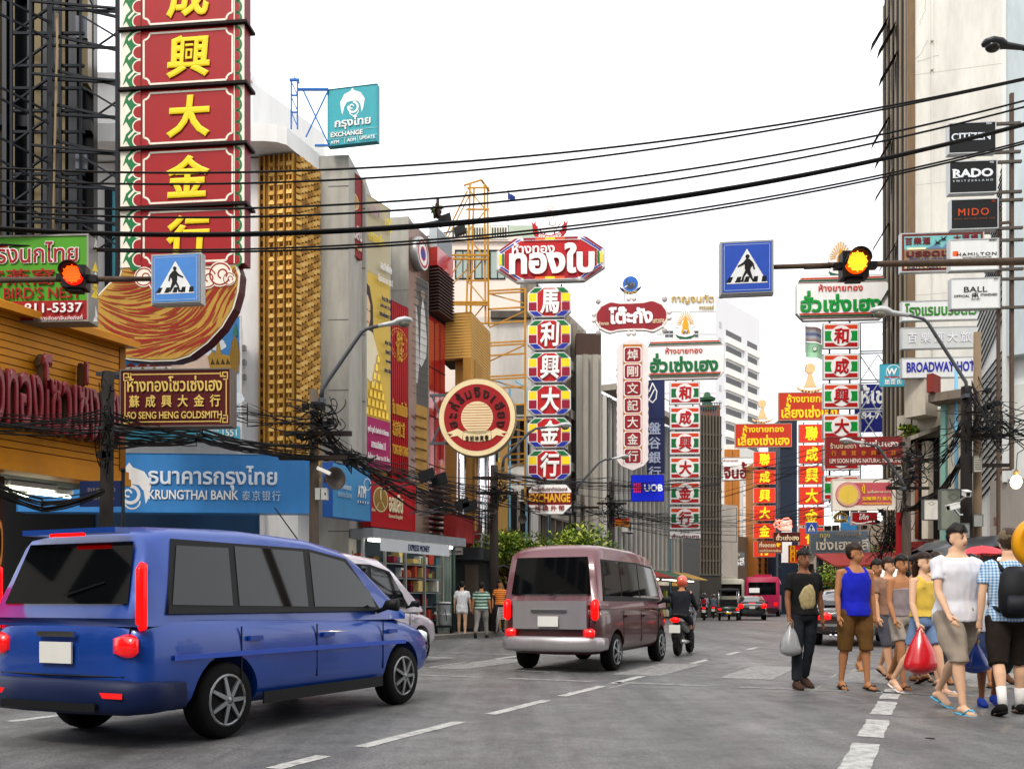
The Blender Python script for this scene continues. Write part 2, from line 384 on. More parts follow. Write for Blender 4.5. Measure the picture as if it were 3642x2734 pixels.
# ================================================================ buildings
LATER = []
def face(a, c):
    d = (Vector((c[0], c[1], 0))-Vector((a[0], a[1], 0))); L = d.length; d.normalize()
    return Matrix(((d.x, -d.y, 0, a[0]), (d.y, d.x, 0, a[1]), (0, 0, 1, 0), (0, 0, 0, 1))), L
class Bld:
    def __init__(s, name, label, cat, base, group=None):
        s.L = Vector((base[0], base[1], .13)); s.root = thing(name, label, cat, s.L, 0, group); s.inv = Matrix.Translation(-s.L)
    def mb(s, a=None, c=None):
        b = MB(); b.W = 0
        if a is None: b.T = s.inv
        else: f, b.W = face(a, c); b.T = s.inv @ f
        return b
    def part(s, name, b, parent=None): return b.build(name, parent or s.root)
    def wall(s, name, pts, z0, z1, th, m):                      # a wall along a ground polyline, thickness away from the street
        b = s.mb()
        for a, c in zip(pts, pts[1:]):
            f, W = face(a, c); b.T = s.inv @ f; b.box((0, 0, z0), (W, th, z1), m)
        return s.part(name, b)
    def windows(s, a, c, xs, zs, w, h, m=GLASS, fr=ALU, name='window', inset=.02, sill=None, n=1):
        for x in xs:
            for z in zs:
                b = s.mb(a, c); b.box((x, -.012, z), (x+w, -.002, z+h), m); p = s.part(name, b)
                b = s.mb(a, c); t = .05
                b.box((x-t, -.06, z-t), (x+w+t, -.004, z), fr); b.box((x-t, -.06, z+h), (x+w+t, -.004, z+h+t), fr)
                b.box((x-t, -.06, z), (x, -.004, z+h), fr); b.box((x+w, -.06, z), (x+w+t, -.004, z+h), fr)
                for k in range(1, n+1): b.box((x+w*k/(n+1)-.02, -.04, z), (x+w*k/(n+1)+.02, -.013, z+h), fr)
                s.part('frame', b, p)
g2 = lambda x, Z: tuple(G(x, Z).xy)
# --- dark mirrored block behind the scaffold
A = g2(-420, 21); B_ = g2(333, 21.6); W0 = 4.8
k = Bld('office_block', 'tall dark glass office block behind the steel scaffold of the giant red sign', 'building', A)
k.wall('lower_wall', [g2(-420, 24), g2(333, 24.4)], 0, 5.6, .5, DARK); k.wall('wall', [A, B_], 5.4, 25, .3, M('#0c0d0f', .25, .2, .3, .6))
b = k.mb(A, B_)
def fx(px, a=A, c=B_, z=None):                                  # pixel column to distance along a face
    kx = (px-CX)/F; d = Vector(c)-Vector(a); L = d.length; d.normalize(); return (kx*a[1]-a[0])/(d.x-kx*d.y)
for px in (-60, -20, 30, 60, 118, 172, 206, 222, 262, 276): b.box((fx(px), -.35, 5.4), (fx(px)+.09, 0, 25), M('#24262b', .4, .4, .2))
for z in range(6, 25, 3): b.box((0, -.2, z), (k.mb(A, B_).W, -.001, z+.25), M('#1a1b1f', .5, .2, .3))
k.part('fin', b)
b = k.mb(A, B_)
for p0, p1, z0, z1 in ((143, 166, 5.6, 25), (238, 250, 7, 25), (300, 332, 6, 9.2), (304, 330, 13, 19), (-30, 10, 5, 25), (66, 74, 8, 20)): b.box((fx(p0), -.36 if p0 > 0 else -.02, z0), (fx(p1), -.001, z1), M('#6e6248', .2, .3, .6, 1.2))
k.part('painted_reflection', b)  # beige reflections in the dark glass, painted as coloured strips
for z in range(8, 24, 3): b = k.mb(A, B_); b.box((fx(290), -.42, z), (fx(331), -.365, z+.5), M('#5c5f66', .15, .8, .5, 3)); k.part('cornice', b)
# --- white bank building with the gold screen at its corner
A = g2(330, 24.5); C1 = g2(924, 24.2); C2 = g2(1050, 24.0); C3 = g2(1167, 25.5)
BW = M('#ececea', .7, 0, .3, .8); GOLD = M('#b98a3c', .45, .25, .45, 3.5, streak=True); GOLD2 = M('#8a6224', .5, .25, .5, 3); GOLD3 = M('#c9a35a', .4, .25, .3, 5, streak=False)
k = Bld('bank_building', 'white bank building with woven gold facade screen and curved roof canopy', 'building', A)
k.wall('wall', [A, C1, (C1[0]+.05, C1[1]+.3), (C2[0], C2[1]+.3), (C3[0]-.1, C3[1]+.35)], 0, 12.7, 4, BW)
b = k.mb(); top = [g2(300, 23.4), g2(940, 23.4), g2(985, 23.45), g2(1020, 23.6), g2(1045, 23.9), g2(1172, 25.5), g2(1172, 30), g2(300, 30)]
b.slab(top, 12.75, 13.2, BW); k.part('canopy', b)
k.wall('parapet', [g2(300, 25.2), g2(899, 25.2), g2(1155, 28)], 13.2, 15.25, .4, BW)
b = k.mb(g2(300, 25.2), g2(899, 25.2)); b.box((0, -.12, 15.25), (b.W, .5, 15.45), BW); k.part('coping', b)
b = k.mb(A, C1)
b.box((fx(376, A, C1), -.06, 5), (fx(402, A, C1), -.001, 12), M('#23262b', .3, 0, .2)); b.box((fx(402, A, C1), -.05, 5), (fx(416, A, C1), -.001, 12), M('#5fb4c4', .4)); k.part('window_strip', b)
b = k.mb(C1, C2); W = b.W; b.box((0, -.05, 4.2), (W, .28, 12.7), GOLD2)
n = int(8.5/.245)
for i, fxx in enumerate((.02, .16, .3, .43, .57, .71, .85, .95)): b.box((W*fxx, -.11, 4.2), (W*fxx+.035, -.05, 12.7), GOLD)
for c in range(4):
    for j in range(n):
        x = W*(.035+.245*c)+(.03 if c else .01); z = 4.25+j*.245
        if c == 0: b.box((x, -.07, z), (x+.06, -.049, z+.12), DARK)
        else:
            g = (GOLD, GOLD3)[(j*7+c) % 3 == 0]
            b.add([(x, -.05, z), (x+.15, -.05, z), (x+.15, -.13, z+.05), (x, -.13, z+.05), (x, -.05, z+.17), (x+.15, -.05, z+.17), (x+.15, -.1, z+.17), (x, -.1, z+.17)],
                  [(0,1,2,3), (3,2,6,7), (0,3,7,4), (1,5,6,2), (4,7,6,5)], g)
k.part('gold_screen', b)
b = k.mb(C2, C3); W = b.W; b.box((0, -.02, 4.2), (W, .2, 12.7), GOLD2); nc = 11; cw = W/nc
for c in range(nc):
    for j in range(52):
        z = 4.25+j*.162+(.081 if c % 2 else 0); g = (GOLD, GOLD3, GOLD, GOLD2)[(j*5+c*3) % 4]; x = c*cw
        b.add([(x, -.03, z), (x+cw, -.03, z), (x+cw, -.1, z+.02), (x, -.04, z+.02), (x, -.03, z+.125), (x+cw, -.03, z+.125), (x+cw, -.1, z+.125), (x, -.04, z+.125)],
              [(0,1,2,3), (3,2,6,7), (0,3,7,4), (1,5,6,2), (4,7,6,5)], g)
k.part('gold_screen', b)
b = k.mb(A, C1); b.box((0, -.05, .2), (b.W, -.001, 3.6), M('#16324f', .4, 0, .3)); b.box((b.W*.3, -.08, .2), (b.W*.62, -.051, 2.7), GLASS); k.part('shopfront', b)
b = k.mb(); b.tube([P(845, 1140, 24.1), P(845, 1700, 24.1)], .04, BW)
for yy in (1232, 1282, 1335): b.box(tuple(P(852, yy, 24.15)), tuple(P(872, yy+12, 24.0)), ALU)
k.part('drainpipe', b)
# --- savings bank: grey panelled pillar, red sign bay
PNL = M('#a9a79e', .55, .1, .6, 1.1); PNL2 = M('#8f8d85', .6, .1, .35, .9)
a0 = g2(1167, 25.0); a1 = g2(1240, 24.95); a2 = g2(1286, 26.4); a3 = g2(1300, 26.4)
k = Bld('savings_bank_building', 'grey panelled bank building beside the gold screen with a red sign bay', 'building', a0)
k.wall('wall', [a0, a1, a2, a3], 0, 13.15, 2.2, PNL)
b = k.mb(a0, a1)
for z in (3, 4.9, 6.8, 8.7, 10.6, 12.3): b.box((-.002, -.006, z), (b.W+.002, -.0005, z+.025), M('#5e5d58', .8))
k.part('panel_joint', b)
b = k.mb(a2, a3)
for z in (3, 4.9, 6.8, 8.7, 10.6, 12.3): b.box((-.002, -.006, z), (b.W+.002, -.0005, z+.03), M('#5e5d58', .8))
k.part('panel_joint', b)
# --- grey bank with metal street face
a0 = g2(1385, 28.9); a1 = g2(1453, 28.8); a2 = g2(1526, 30.3)
k = Bld('metal_clad_building', 'grey block with brown metal street face behind the tall billboards', 'building', a0)
k.wall('wall', [a0, a1], 0, 13.1, 3, PNL); k.wall('street_wall', [a1, a2], 0, 13.0, 2, M('#8d6f60', .28, .6, .4, 1))
b = k.mb(a0, a1)
for z in (7, 8.9, 10.8, 12.2): b.box((0, -.006, z), (b.W, -.0005, z+.03), PNL2)
k.part('panel_joint', b)
c0 = g2(1290, 26.6); c1 = g2(1460, 29.6); k.wall('base_wall', [c0, c1], 0, 5.2, .1, M('#8b6a3a', .6, 0, .3))
# --- red glossy shop house with louvres
a0 = g2(1526, 30.3); a1 = g2(1583, 31.5); REDG = M('#b02a26', .12, .15, .25, 1.5, coat=.7)
k = Bld('red_clad_building', 'narrow shop house clad in glossy red panels with brown louvres on top', 'building', a0)
k.wall('wall', [a0, a1], 0, 12.2, 3, REDG)
b = k.mb(a0, a1); 
for i in range(14): b.box((0, -.35+i*.0, 10.6+i*.105), (b.W, -.02, 10.64+i*.105), M('#4a3430', .6))
b.box((0, -.019, 10.5), (b.W, -.001, 12.1), DARK); k.part('louvre', b)
b = k.mb(a0, a1); b.box((0, -.3, 12.1), (b.W, 0, 12.7), REDG); k.part('fascia', b)
b = k.mb(a0, a1)
for i in range(14): b.box((b.W*i/14, -.28, 12.7), (b.W*(i+.6)/14, 0, 13.35), M('#aab0b4', .5, .5))
k.part('roof_cladding', b)
b = k.mb(a0, a1)
for i in range(10): b.box((0, -.25, 3.3+i*.18), (b.W, -.02, 3.36+i*.18), M('#3d2f2b', .6))
k.part('louvre', b)
b = k.mb(a0, a1)
for z in (5.6, 7.2, 8.8): b.box((0, -.012, z), (b.W, -.001, z+.03), DARK)
for x in (.33, .66): b.box((b.W*x, -.012, 5.2), (b.W*x+.02, -.001, 10.4), DARK)
k.part('panel_joint', b)
# --- yellow slatted shop building with chrome columns and arch
YW = M('#c79a4e', .5, 0, .3, 2); YW2 = M('#a87a34', .55, 0, .4, 2); TAN = M('#b98d4a', .6, 0, .35, 1)
a0 = g2(1578, 33.4); a1 = g2(1690, 32.8); a2 = g2(1775, 36.2)
k = Bld('slatted_shop_building', 'shop building with yellow slatted box, chrome columns and mirrored arch', 'building', a0)
k.wall('wall', [a0, a1, a2], 0, 8.6, 2.5, TAN)
b = k.mb(a0, a1)
for i in range(40): b.box((i*b.W/40, -.03, .2), (i*b.W/40+.015, -.001, 8.5), M('#7a5a28', .7))
k.part('board_joint', b)
f0 = g2(1580, 31.6); f1 = g2(1677, 31.4); f2 = g2(1745, 33.8)
for aa, cc, z0 in ((f0, f1, 9.4), (f1, f2, 8.6)):
    b = k.mb(aa, cc); b.box((0, .02, z0), (b.W, .3, 10.95), YW2)
    n = int((10.95-z0)/.1)
    for i in range(n): b.box((0, 0, z0+i*.1), (b.W, .019, z0+i*.1+.075), YW)
    k.part('slatted_box', b)
b = k.mb(f0, f1); b.box((-.2, .3, 9.4), (b.W*.95, 1.5, 9.5), DARK); b.box((0, .3, 10.9), (b.W, 2, 10.94), YW2); k.part('soffit', b)
b = k.mb(f0, f1); b.box((b.W*.3, .35, 8.5), (b.W*1.05, 1.3, 9.4), YW2); k.part('bracket_box', b)
for px, z1 in ((1640, 8.6), (1712, 7.6), (1745, 8)):
    b = k.mb(); p = G(px, 32.2); b.bar((p.x, p.y, 0), (p.x, p.y, z1), .17, CHROME, n=16); k.part('column', b)
b = k.mb(f1, f2); ring(b, b.W*.75, 7.6, .55, .85, -.3, CHROME, 0, 180); ring(b, b.W*.75, 7.6, .85, .86, -.3, CHROME, 0, 180)
b.box((b.W*.75-.85, -.3, 6.2), (b.W*.75-.55, -.02, 7.6), CHROME); b.box((b.W*.75+.55, -.3, 6.2), (b.W*.75+.85, -.02, 7.6), CHROME); b.box((b.W*.75-.55, -.1, 6.2), (b.W*.75+.55, -.05, 8.1), DARK); k.part('arch', b)
b = k.mb(f0, f2); b.box((0, -.2, 3.05), (b.W, .6, 3.6), M('#8e1f1f', .5, 0, .4)); b.box((0, .62, .2), (b.W, .66, 3), DARK); k.part('shopfront', b)
# --- pinkish apartment block
PINK = M('#dccfc4', .75, 0, .22, .5); a0 = g2(1540, 46); a1 = g2(1850, 46); a2 = g2(2085, 57)
k = Bld('apartment_block', 'pale pinkish apartment block behind the yellow lattice tower', 'building', a0)
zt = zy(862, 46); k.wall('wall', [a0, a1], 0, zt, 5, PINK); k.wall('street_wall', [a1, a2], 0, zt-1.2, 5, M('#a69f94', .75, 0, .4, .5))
b = k.mb(a0, a1); b.box((-.1, -.15, zt), (b.W+.1, 0, zt+.25), PINK); k.part('cornice', b)
k.windows(a0, a1, [fx(1622, a0, a1), fx(1690, a0, a1), fx(1745, a0, a1)], [zy(990, 46), zy(1250, 46), 5.2], .68, 1.35, M('#93a39b', .1), DARK, n=1)
for i in range(9):
    x = i*b.W/1.0/9
    bb = k.mb(a1, a2); W = bb.W; bb.box((W*i/9+.15, -.03, 3.4), (W*i/9+.7, -.002, zt-2.2), M('#27352f', .15)); bb.box((W*i/9+.85, -.28, 3), (W*i/9+1.0, -.001, zt-1.6), M('#8a8174', .8)); k.part('window_strip', bb)
LATER.append((k, a1, a2, (6.3, 9.3, 12.3), 4, 9)); bb = k.mb(a1, a2)
for z in (5.6, 8.6, 11.6, 14.4): bb.box((0, -.34, z), (bb.W, -.29, z+.5), M('#b9b2a6', .8, 0, .4))
k.part('spandrel', bb)
b = k.mb(); q = G(1735, 47); b.slab([(q.x-1.2, q.y), (q.x+2.6, q.y), (q.x+2.3, q.y+3), (q.x-.9, q.y+3)], zt, zt+1.25, M('#a9b8a4', .5)); k.part('rooftop_room', b)
for px in (1636, 1712, 1776):
    b = k.mb(); q = P(px, 850, 45.8); b.box((q.x-.42, q.y, q.z), (q.x+.42, q.y+.35, q.z+.62), WHITE)
    ac = k.part('air_conditioner', b); b = k.mb()
    for j in range(6): b.box((q.x-.38+.13*j, q.y-.012, q.z+.05), (q.x-.29+.13*j, q.y-.002, q.z+.56), M('#55553f', .6))
    k.part('grille', b, ac)
b = k.mb(); p = P(1807, 672, 47); b.bar((p.x, p.y, zt), (p.x, p.y, p.z), .03, STEEL); k.part('flagpole', b)
b = k.mb(); b.add([P(1807, 686, 47), P(1822, 692, 46.9), P(1834, 700, 47.2), P(1832, 715, 47), P(1818, 712, 46.9), P(1807, 708, 47)], [(0, 1, 2, 3, 4, 5)], M('#2a3f8a', .8)); k.part('flag', b)
# --- stained white house in front of it
a0 = g2(1745, 41); a1 = g2(1890, 41); a2 = g2(1915, 44); zt = zy(1120, 41)
k = Bld('stained_white_house', 'stained white house with black openings behind the octagon panel column', 'building', a0)
k.wall('wall', [a0, a1, a2], 0, zt, 3, M('#cfccc6', .8, 0, .5, .5))
LATER.append((k, a0, a1, (5.4, 9), 5, 3)); b = k.mb(a0, a1); b.box((0, -.3, zt-.2), (b.W, 0, zt+.1), M('#5c5751', .9, 0, .6)); k.part('coping', b)
k.windows(a0, a1, [.75, 1.3], [7.2, 4], .42, 1.9, DARK, M('#77736c', .8), n=0)
# --- concrete blocks behind the ornate sign
a0 = g2(2050, 53); a1 = g2(2140, 53); a2 = g2(2425, 66)
k = Bld('concrete_office', 'grey concrete office with tall vertical louvres behind the ornate sign', 'building', a0)
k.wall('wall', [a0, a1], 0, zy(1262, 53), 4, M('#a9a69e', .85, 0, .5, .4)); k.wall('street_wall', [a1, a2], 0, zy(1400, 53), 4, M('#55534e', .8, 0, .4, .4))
b = k.mb(a0, a1); b.box((.0, .3, zy(1262, 53)), (b.W*1.0, 3, zy(1180, 53)), M('#4d3b35', .8, 0, .4)); k.part('rooftop_room', b)
b = k.mb(a0, a1); b.box((b.W*.25, -.35, .2), (b.W*.45, 0, zy(1265, 53)), CONC); b.box((b.W*.62, -.3, .2), (b.W*.85, 0, zy(1265, 53)), CONC); k.part('pilaster', b)
b = k.mb(a1, a2)
for i in range(18): b.box((b.W*i/18+.1, -.25, 3.2), (b.W*i/18+.17, -.001, zy(1405, 53)), M('#c9c7c0', .6, .2))
k.part('louvre', b)
LATER.append((k, a1, a2, (5, 8.5, 11), 3, 7)); b = k.mb(a1, a2); z = zy(1390, 53); b.box((0, -.9, z), (b.W*.8, 0, z+.35), CONC)
for i in range(10): b.box((b.W*.8*i/10, -.88, z+.35), (b.W*.8*i/10+.05, -.83, z+1.1), WHITE)
b.box((0, -.89, z+1.1), (b.W*.8, -.82, z+1.17), WHITE); k.part('balcony', b)
# --- white tower far behind
a0 = g2(2335, 180); a1 = g2(2545, 180); a2 = g2(2702, 196); zt = zy(1047, 180); TW = M('#dcdcde', .7, 0, .1, .1)
k = Bld('white_tower', 'white high-rise tower with stacked balconies far behind the street', 'building', a0)
k.wall('wall', [a0, a1, a2], 0, zt, 9, TW)
b = k.mb(a0, a1); GR = M('#b9b9b9', .8)
for yy in (1110, 1190, 1213, 1310, 1400): b.box((0, -.05, zy(yy, 180)), (b.W, -.001, zy(yy, 180)+.2), GR)
k.part('floor_line', b)
k.windows(a0, a1, [fx(2365, a0, a1), fx(2455, a0, a1)], [zy(1200, 180)], 1.6, 1.3, M('#4b4f55', .2), WHITE, n=1)
wb = k.mb(a1, a2).W
for fl in range(12):
    z = zy(1228+fl*55, 185)
    for x0, x1 in ((.2, .6), (.68, .97)):
        b = k.mb(a1, a2); b.box((wb*x0, -.5, z), (wb*x1, -.001, z+1.3), WHITE)
        p = k.part('balcony', b); b = k.mb(a1, a2); b.box((wb*(x0+.02), -.06, z+1.3), (wb*(x1-.04), -.001, z+2.7), M('#5f5f60', .6)); k.part('opening', b, p)
b = k.mb(a1, a2); b.box((wb*.6, -.4, 0), (wb*.67, -.001, zt-8), TW)
for fl in range(13): b.box((wb*.07, -.06, zy(1185+fl*55, 185)), (wb*.12, -.001, zy(1185+fl*55, 185)+1.2), GR)
k.part('service_shaft', b)
b = k.mb(a0, a1); text_into(b, 'กาญจนทัต', fx(2388, a0, a1), zy(1082, 180), fx(2538, a0, a1), zy(1048, 180), -.1, M('#b79a4e', .5, .3), .02, depth=.25); k.part('lettering', b)
b = k.mb(a0, a1); text_into(b, 'ทาวเวอร์', fx(2486, a0, a1), zy(1089+12, 180), fx(2538, a0, a1), zy(1074+12, 180), -.1, M('#b79a4e', .5, .3), .02, depth=.2); k.part('lettering', b)
# --- pagoda-roofed building, dark grid building, orange pillars
q = G(2515, 72); k = Bld('pagoda_roof', 'green tiled two-tier pagoda roof showing behind the flag panels', 'building', (q.x, q.y))
TILE = M('#2f5a3d', .5, 0, .3, 2)
for y0, y1, hw in ((1425, 1395, .45), (1462, 1428, .72)):
    b = k.mb(); z0 = zy(y0, 72); z1 = zy(y1, 72); n = 8; vs = []
    for r, z in ((hw*1.15, z0+.16), (hw, z0), (hw*.55, z0+(z1-z0)*.45), (hw*.3, z1)):
        for j in range(n): t = 2*pi*(j+.5)/n; vs.append((q.x+r*1.35*cos(t), q.y+r*sin(t), z+(.1 if r > hw and j % 2 == 0 else 0)))
    b.add(vs, [(i*n+j, i*n+(j+1) % n, (i+1)*n+(j+1) % n, (i+1)*n+j) for i in range(3) for j in range(n)], TILE); k.part('roof', b)
b = k.mb(); b.slab([(q.x-.7, q.y-.5), (q.x+.9, q.y-.5), (q.x+.9, q.y+1), (q.x-.7, q.y+1)], 0, zy(1445, 72), M('#7a4e3a', .8, 0, .3)); k.part('wall', b)
a0 = g2(2488, 66); a1 = g2(2566, 66.5)
k = Bld('dark_grid_building', 'dark brown office with a fine window grid right of the flag panels', 'building', a0)
k.wall('wall', [a0, a1], 0, zy(1475, 66), 6, M('#3c3833', .4, .2, .3))
b = k.mb(a0, a1)
for i in range(7): b.box((b.W*i/7, -.12, 3), (b.W*i/7+.06, -.001, zy(1475, 66)), M('#6b6459', .6))
for z in range(3, 14): b.box((0, -.08, z), (b.W, -.002, z+.12), M('#57514a', .6))
k.part('mullion', b)
b = k.mb(a0, a1); zt = zy(1475, 66)
for i in range(9): b.box((b.W*i/9, -.05, zt), (b.W*i/9+.04, 0, zt+.9), STEEL)
b.box((0, -.05, zt+.9), (b.W, 0, zt+.95), STEEL); k.part('railing', b)
a0 = g2(2575, 100); a1 = g2(2625, 100); a2 = g2(2700, 106)
k = Bld('orange_pillar_building', 'building with orange clad pillars behind the sign columns at the street bend', 'building', a0)
k.wall('wall', [a0, a1, a2], 0, zy(1580, 100), 6, M('#d8d6d0', .8, 0, .3))
for f in (.02, .55):
    b = k.mb(a0, a1); b.box((b.W*f, -.5, 0), (b.W*f+.75, -.001, zy(1600, 100)), M('#c07a34', .6, 0, .3))
    for j in range(5): b.box((b.W*f+.15*j, -.53, 0), (b.W*f+.15*j+.04, -.501, zy(1600, 100)), M('#8a5522', .6))
    k.part('pillar', b)
a0 = g2(2690, 88); a1 = g2(2775, 88); k = Bld('ornate_pillar_building', 'orange and brown ornate facade between the two orange sign columns', 'building', a0)
k.wall('wall', [a0, a1], 0, zy(1640, 88), 4, M('#a8682c', .7, 0, .4, 2))
b = k.mb(a0, a1)
for i in range(4):
    b = k.mb(a0, a1); b.box((b.W*(.12+.25*i)-.05, -.08, 2.2), (b.W*(.12+.25*i)+.05, -.001, 14.5), M('#3a2412', .6))
    for j in range(22): b.ball((b.W*(.12+.25*i), -.1, 2.5+j*.55), (.12, .12, .2), M('#3a2412', .6), 8, 5)
    k.part('relief', b)
a0 = g2(2775, 84); a1 = g2(2835, 84); k = Bld('navy_block', 'navy block directly behind the right orange sign column', 'building', a0)
k.wall('wall', [a0, a1], 0, zy(1490, 84), 4, M('#1c2636', .5, 0, .2)); b = k.mb(a0, a1); b.box((.1, -.05, zy(2000, 84)), (b.W-.5, -.001, zy(1850, 84)), WHITE); k.part('panel', b)
# --- pale far houses closing the street
cols = ['#b7b0a4', '#8a8279', '#cfcac0', '#9d8f7a', '#7b7670', '#bfb6a6', '#a3a59f', '#8f7d6c']
desc = ['pale grey', 'brown', 'cream', 'tan', 'dark grey', 'beige', 'greenish grey', 'reddish brown']
spots = [(2380, 2470, 78, 1790), (2470, 2560, 90, 1905), (2560, 2650, 112, 1880), (2650, 2740, 130, 1930), (2740, 2810, 118, 1900), (2810, 2900, 96, 1870), (2900, 2990, 80, 1900), (2990, 3090, 66, 1860)]
for i, (x0, x1, Z, yt) in enumerate(spots):
    a0 = g2(x0, Z); a1 = g2(x1, Z-2); m = M(cols[i], .85, 0, .5, .4)
    k = Bld('shophouse', '%s shop house low at the street end, %s from the left of that row' % (desc[i], ('first', 'second', 'third', 'fourth', 'fifth', 'sixth', 'seventh', 'eighth')[i]), 'shop house', a0, 'shop houses at the far end of the street')
    zt = zy(yt, Z); k.wall('wall', [a0, a1], 0, zt, 6, m); W = k.mb(a0, a1).W
    for z in [3.6+2.6*j for j in range(int((zt-4)/2.6)+1)]:
        b = k.mb(a0, a1)
        for j in range(3): b.box((W*(.06+.31*j), -.05, z), (W*(.32+.31*j), -.001, z+1.4), DARK)
        p = k.part('window', b); b = k.mb(a0, a1); b.box((0, -.5, z-.45), (W, -.06, z-.3), m)
        for j in range(12): b.box((W*j/12, -.48, z-.3), (W*j/12+.05, -.44, z+.35), M('#54423a', .7))
        k.part('balcony', b)
    b = k.mb(a0, a1); b.box((0, -.04, .1), (W, -.001, 2.7), DARK); k.part('shopfront', b)
    b = k.mb(a0, a1); b.add([(0, -.06, 3), (W, -.06, 3), (W, -1.6, 2.55), (0, -1.6, 2.55), (0, -.06, 3.06), (W, -.06, 3.06), (W, -1.6, 2.61), (0, -1.6, 2.61)], [(0,1,2,3), (4,7,6,5), (3,2,6,7), (0,3,7,4), (1,5,6,2)], M(('#7d2a22', '#3c4a3a', '#5b5148')[i % 3], .7, 0, .4)); k.part('awning', b)
# --- right side: tall tower with louvred street face
a0 = g2(3255, 42); a1 = g2(3600, 41); a9 = (a0[0]+1.9, a0[1]+7.5); WALL = M('#cdcbc3', .8, 0, .5, .5)
k = Bld('right_tower', 'tall cream tower with cracked blank wall and brown louvred street face', 'building', a0)
k.wall('wall', [a0, a1], 0, 33, 7, WALL)
b = k.mb((a9[0], a9[1]), a0); W = b.W; BR = M('#4e4033', .6, .2, .4, 2); b.box((0, -.3, 0), (W, -.001, 33), BR)
for i in range(11): b.box((W*i/11, -.36, 0), (W*i/11+.05, -.301, 33), M('#2a2420', .6) if i % 2 else M('#8f8470', .5, .3))
k.part('louvre_wall', b)
b = k.mb(a0, a1); b.box((-.32, -.05, 0), (-.003, .3, 33), M('#6d5942', .6, .2, .4, 3)); k.part('corner_post', b)
rr = random.Random(3)
for i in range(12):
    z = 12+i*1.75+rr.random()*.6; x = W*(.12+.5*rr.random()); b = k.mb((a9[0], a9[1]), a0)
    b.add([(x, -.37, z+1.3), (x+.9, -.37, z+1.3), (x+.9, -1.15, z), (x, -1.15, z), (x, -.34, z+1.35), (x+.9, -.34, z+1.35), (x+.9, -1.12, z+.05), (x, -1.12, z+.05)], [(0,1,2,3), (7,6,5,4), (3,2,6,7), (0,3,7,4), (1,5,6,2)], M('#1d1d1c', .5))
    k.part('window_flap', b)
b = k.mb(a0, a1); x = fx(3314, a0, a1); b.bar((x, -.06, 3), (x, -.06, 33), .025, WALL, n=6)
for z in (26.4, 25.1, 17.5, 12): b.ball((x, -.08, z), .07, ALU, 8, 5)
for z in (10, 15, 20, 25): b.box((0, -.004, z), (b.W, -.0005, z+.02), M('#a8a498', .8))
k.part('pipe', b)
b = k.mb(a0, a1); CR = M('#8b867b', .9, 0, 0)
def crack(x, z, n, dx, dz, seed):
    r_ = random.Random(seed); pts = [(x, z)]
    for _ in range(n): pts.append((pts[-1][0]+dx*(.4+r_.random())+.1*(r_.random()-.5), pts[-1][1]+dz*(.4+r_.random())))
    line(b, pts, .014, -.006, CR)
for a_ in ((fx(3290, a0, a1), 28.4, 9, -.03, -.16, 1), (fx(3262, a0, a1), 25.6, 6, .13, .03, 2), (fx(3300, a0, a1), 26.5, 6, -.1, -.13, 5), (fx(3420, a0, a1), 21, 7, .1, -.03, 8)): crack(*a_)
k.part('crack', b)
# --- old shop houses under it
OLD = M('#b9b1a2', .9, 0, .65, .9); OLD2 = M('#cfc7b6', .9, 0, .5, 1.1); TEAL = M('#7fb0a4', .7, 0, .3)
a0 = g2(3190, 38); a1 = g2(3345, 36.5); k = Bld('old_shophouse', 'old stained shop house with dark recess below the pale hotel signs', 'building', a0)
k.wall('wall', [a0, a1], 0, zy(1480, 38), 4, OLD); W = k.mb(a0, a1).W
b = k.mb(a0, a1); b.box((fx(3262, a0, a1), -.9, zy(1490, 37)), (fx(3335, a0, a1), 0, zy(1362, 37)), OLD); k.part('parapet_block', b)
b = k.mb(a0, a1); z = zy(1530, 36); b.add([(W*.35, -1.6, z-.45), (W, -1.6, z-.2), (W, 0, z+.3), (W*.35, 0, z+.1), (W*.35, -1.6, z-.6), (W, -1.6, z-.35), (W, 0, z+.15), (W*.35, 0, z-.05)], [(0,1,2,3), (7,6,5,4), (0,4,5,1), (1,5,6,2), (3,2,6,7), (0,3,7,4)], M('#8d8578', .9, 0, .6, 3)); k.part('canopy', b)
b = k.mb(a0, a1); b.box((W*.5, -.05, 3.6), (W*.98, -.002, zy(1545, 36)), DARK); k.part('recess', b)  # flat dark panel that paints in the shade of a recess
b = k.mb(a0, a1); b.bar((W*.62, -.5, 3.6), (W*.62, -.5, zy(1560, 36)), .07, M('#8a4a34', .7), n=8); k.part('drainpipe', b)
b = k.mb(a0, a1); b.box((W*.72, -.45, 3.6), (W*.86, -.06, zy(1560, 36)), OLD2); k.part('pilaster', b)
b = k.mb(a0, a1); b.box((0, -.06, .1), (W, -.002, 3.2), DARK); b.box((0, -1.3, 3.2), (W, 0, 3.45), M('#6c1f1c', .6, 0, .4)); k.part('shopfront', b)
a0 = g2(3345, 36); a1 = g2(3455, 35.2); k = Bld('cracked_shophouse', 'cream cracked shop house with teal pilaster behind the utility pole on the right', 'building', a0)
k.wall('wall', [a0, a1], 0, zy(1400, 36), 4, OLD2); W = k.mb(a0, a1).W
b = k.mb(a0, a1); b.box((W*.08, -.25, 3.4), (W*.24, -.001, zy(1430, 36)), TEAL); k.part('pilaster', b)
b = k.mb(a0, a1); b.box((W*-.05, -1.1, zy(1425, 35)), (W, 0, zy(1395, 35)), M('#7a6f62', .9, 0, .6, 3)); b.box((W*.0, -1.4, zy(1395, 35)), (W*.2, -.6, zy(1330, 35)), M('#7d3128', .8, 0, .4)); k.part('canopy', b)
b = k.mb(a0, a1); b.bar((W*.62, -.35, 4), (W*.62, -.35, zy(1290, 35)), .06, M('#6fb4d8', .5), n=8); k.part('drainpipe', b)
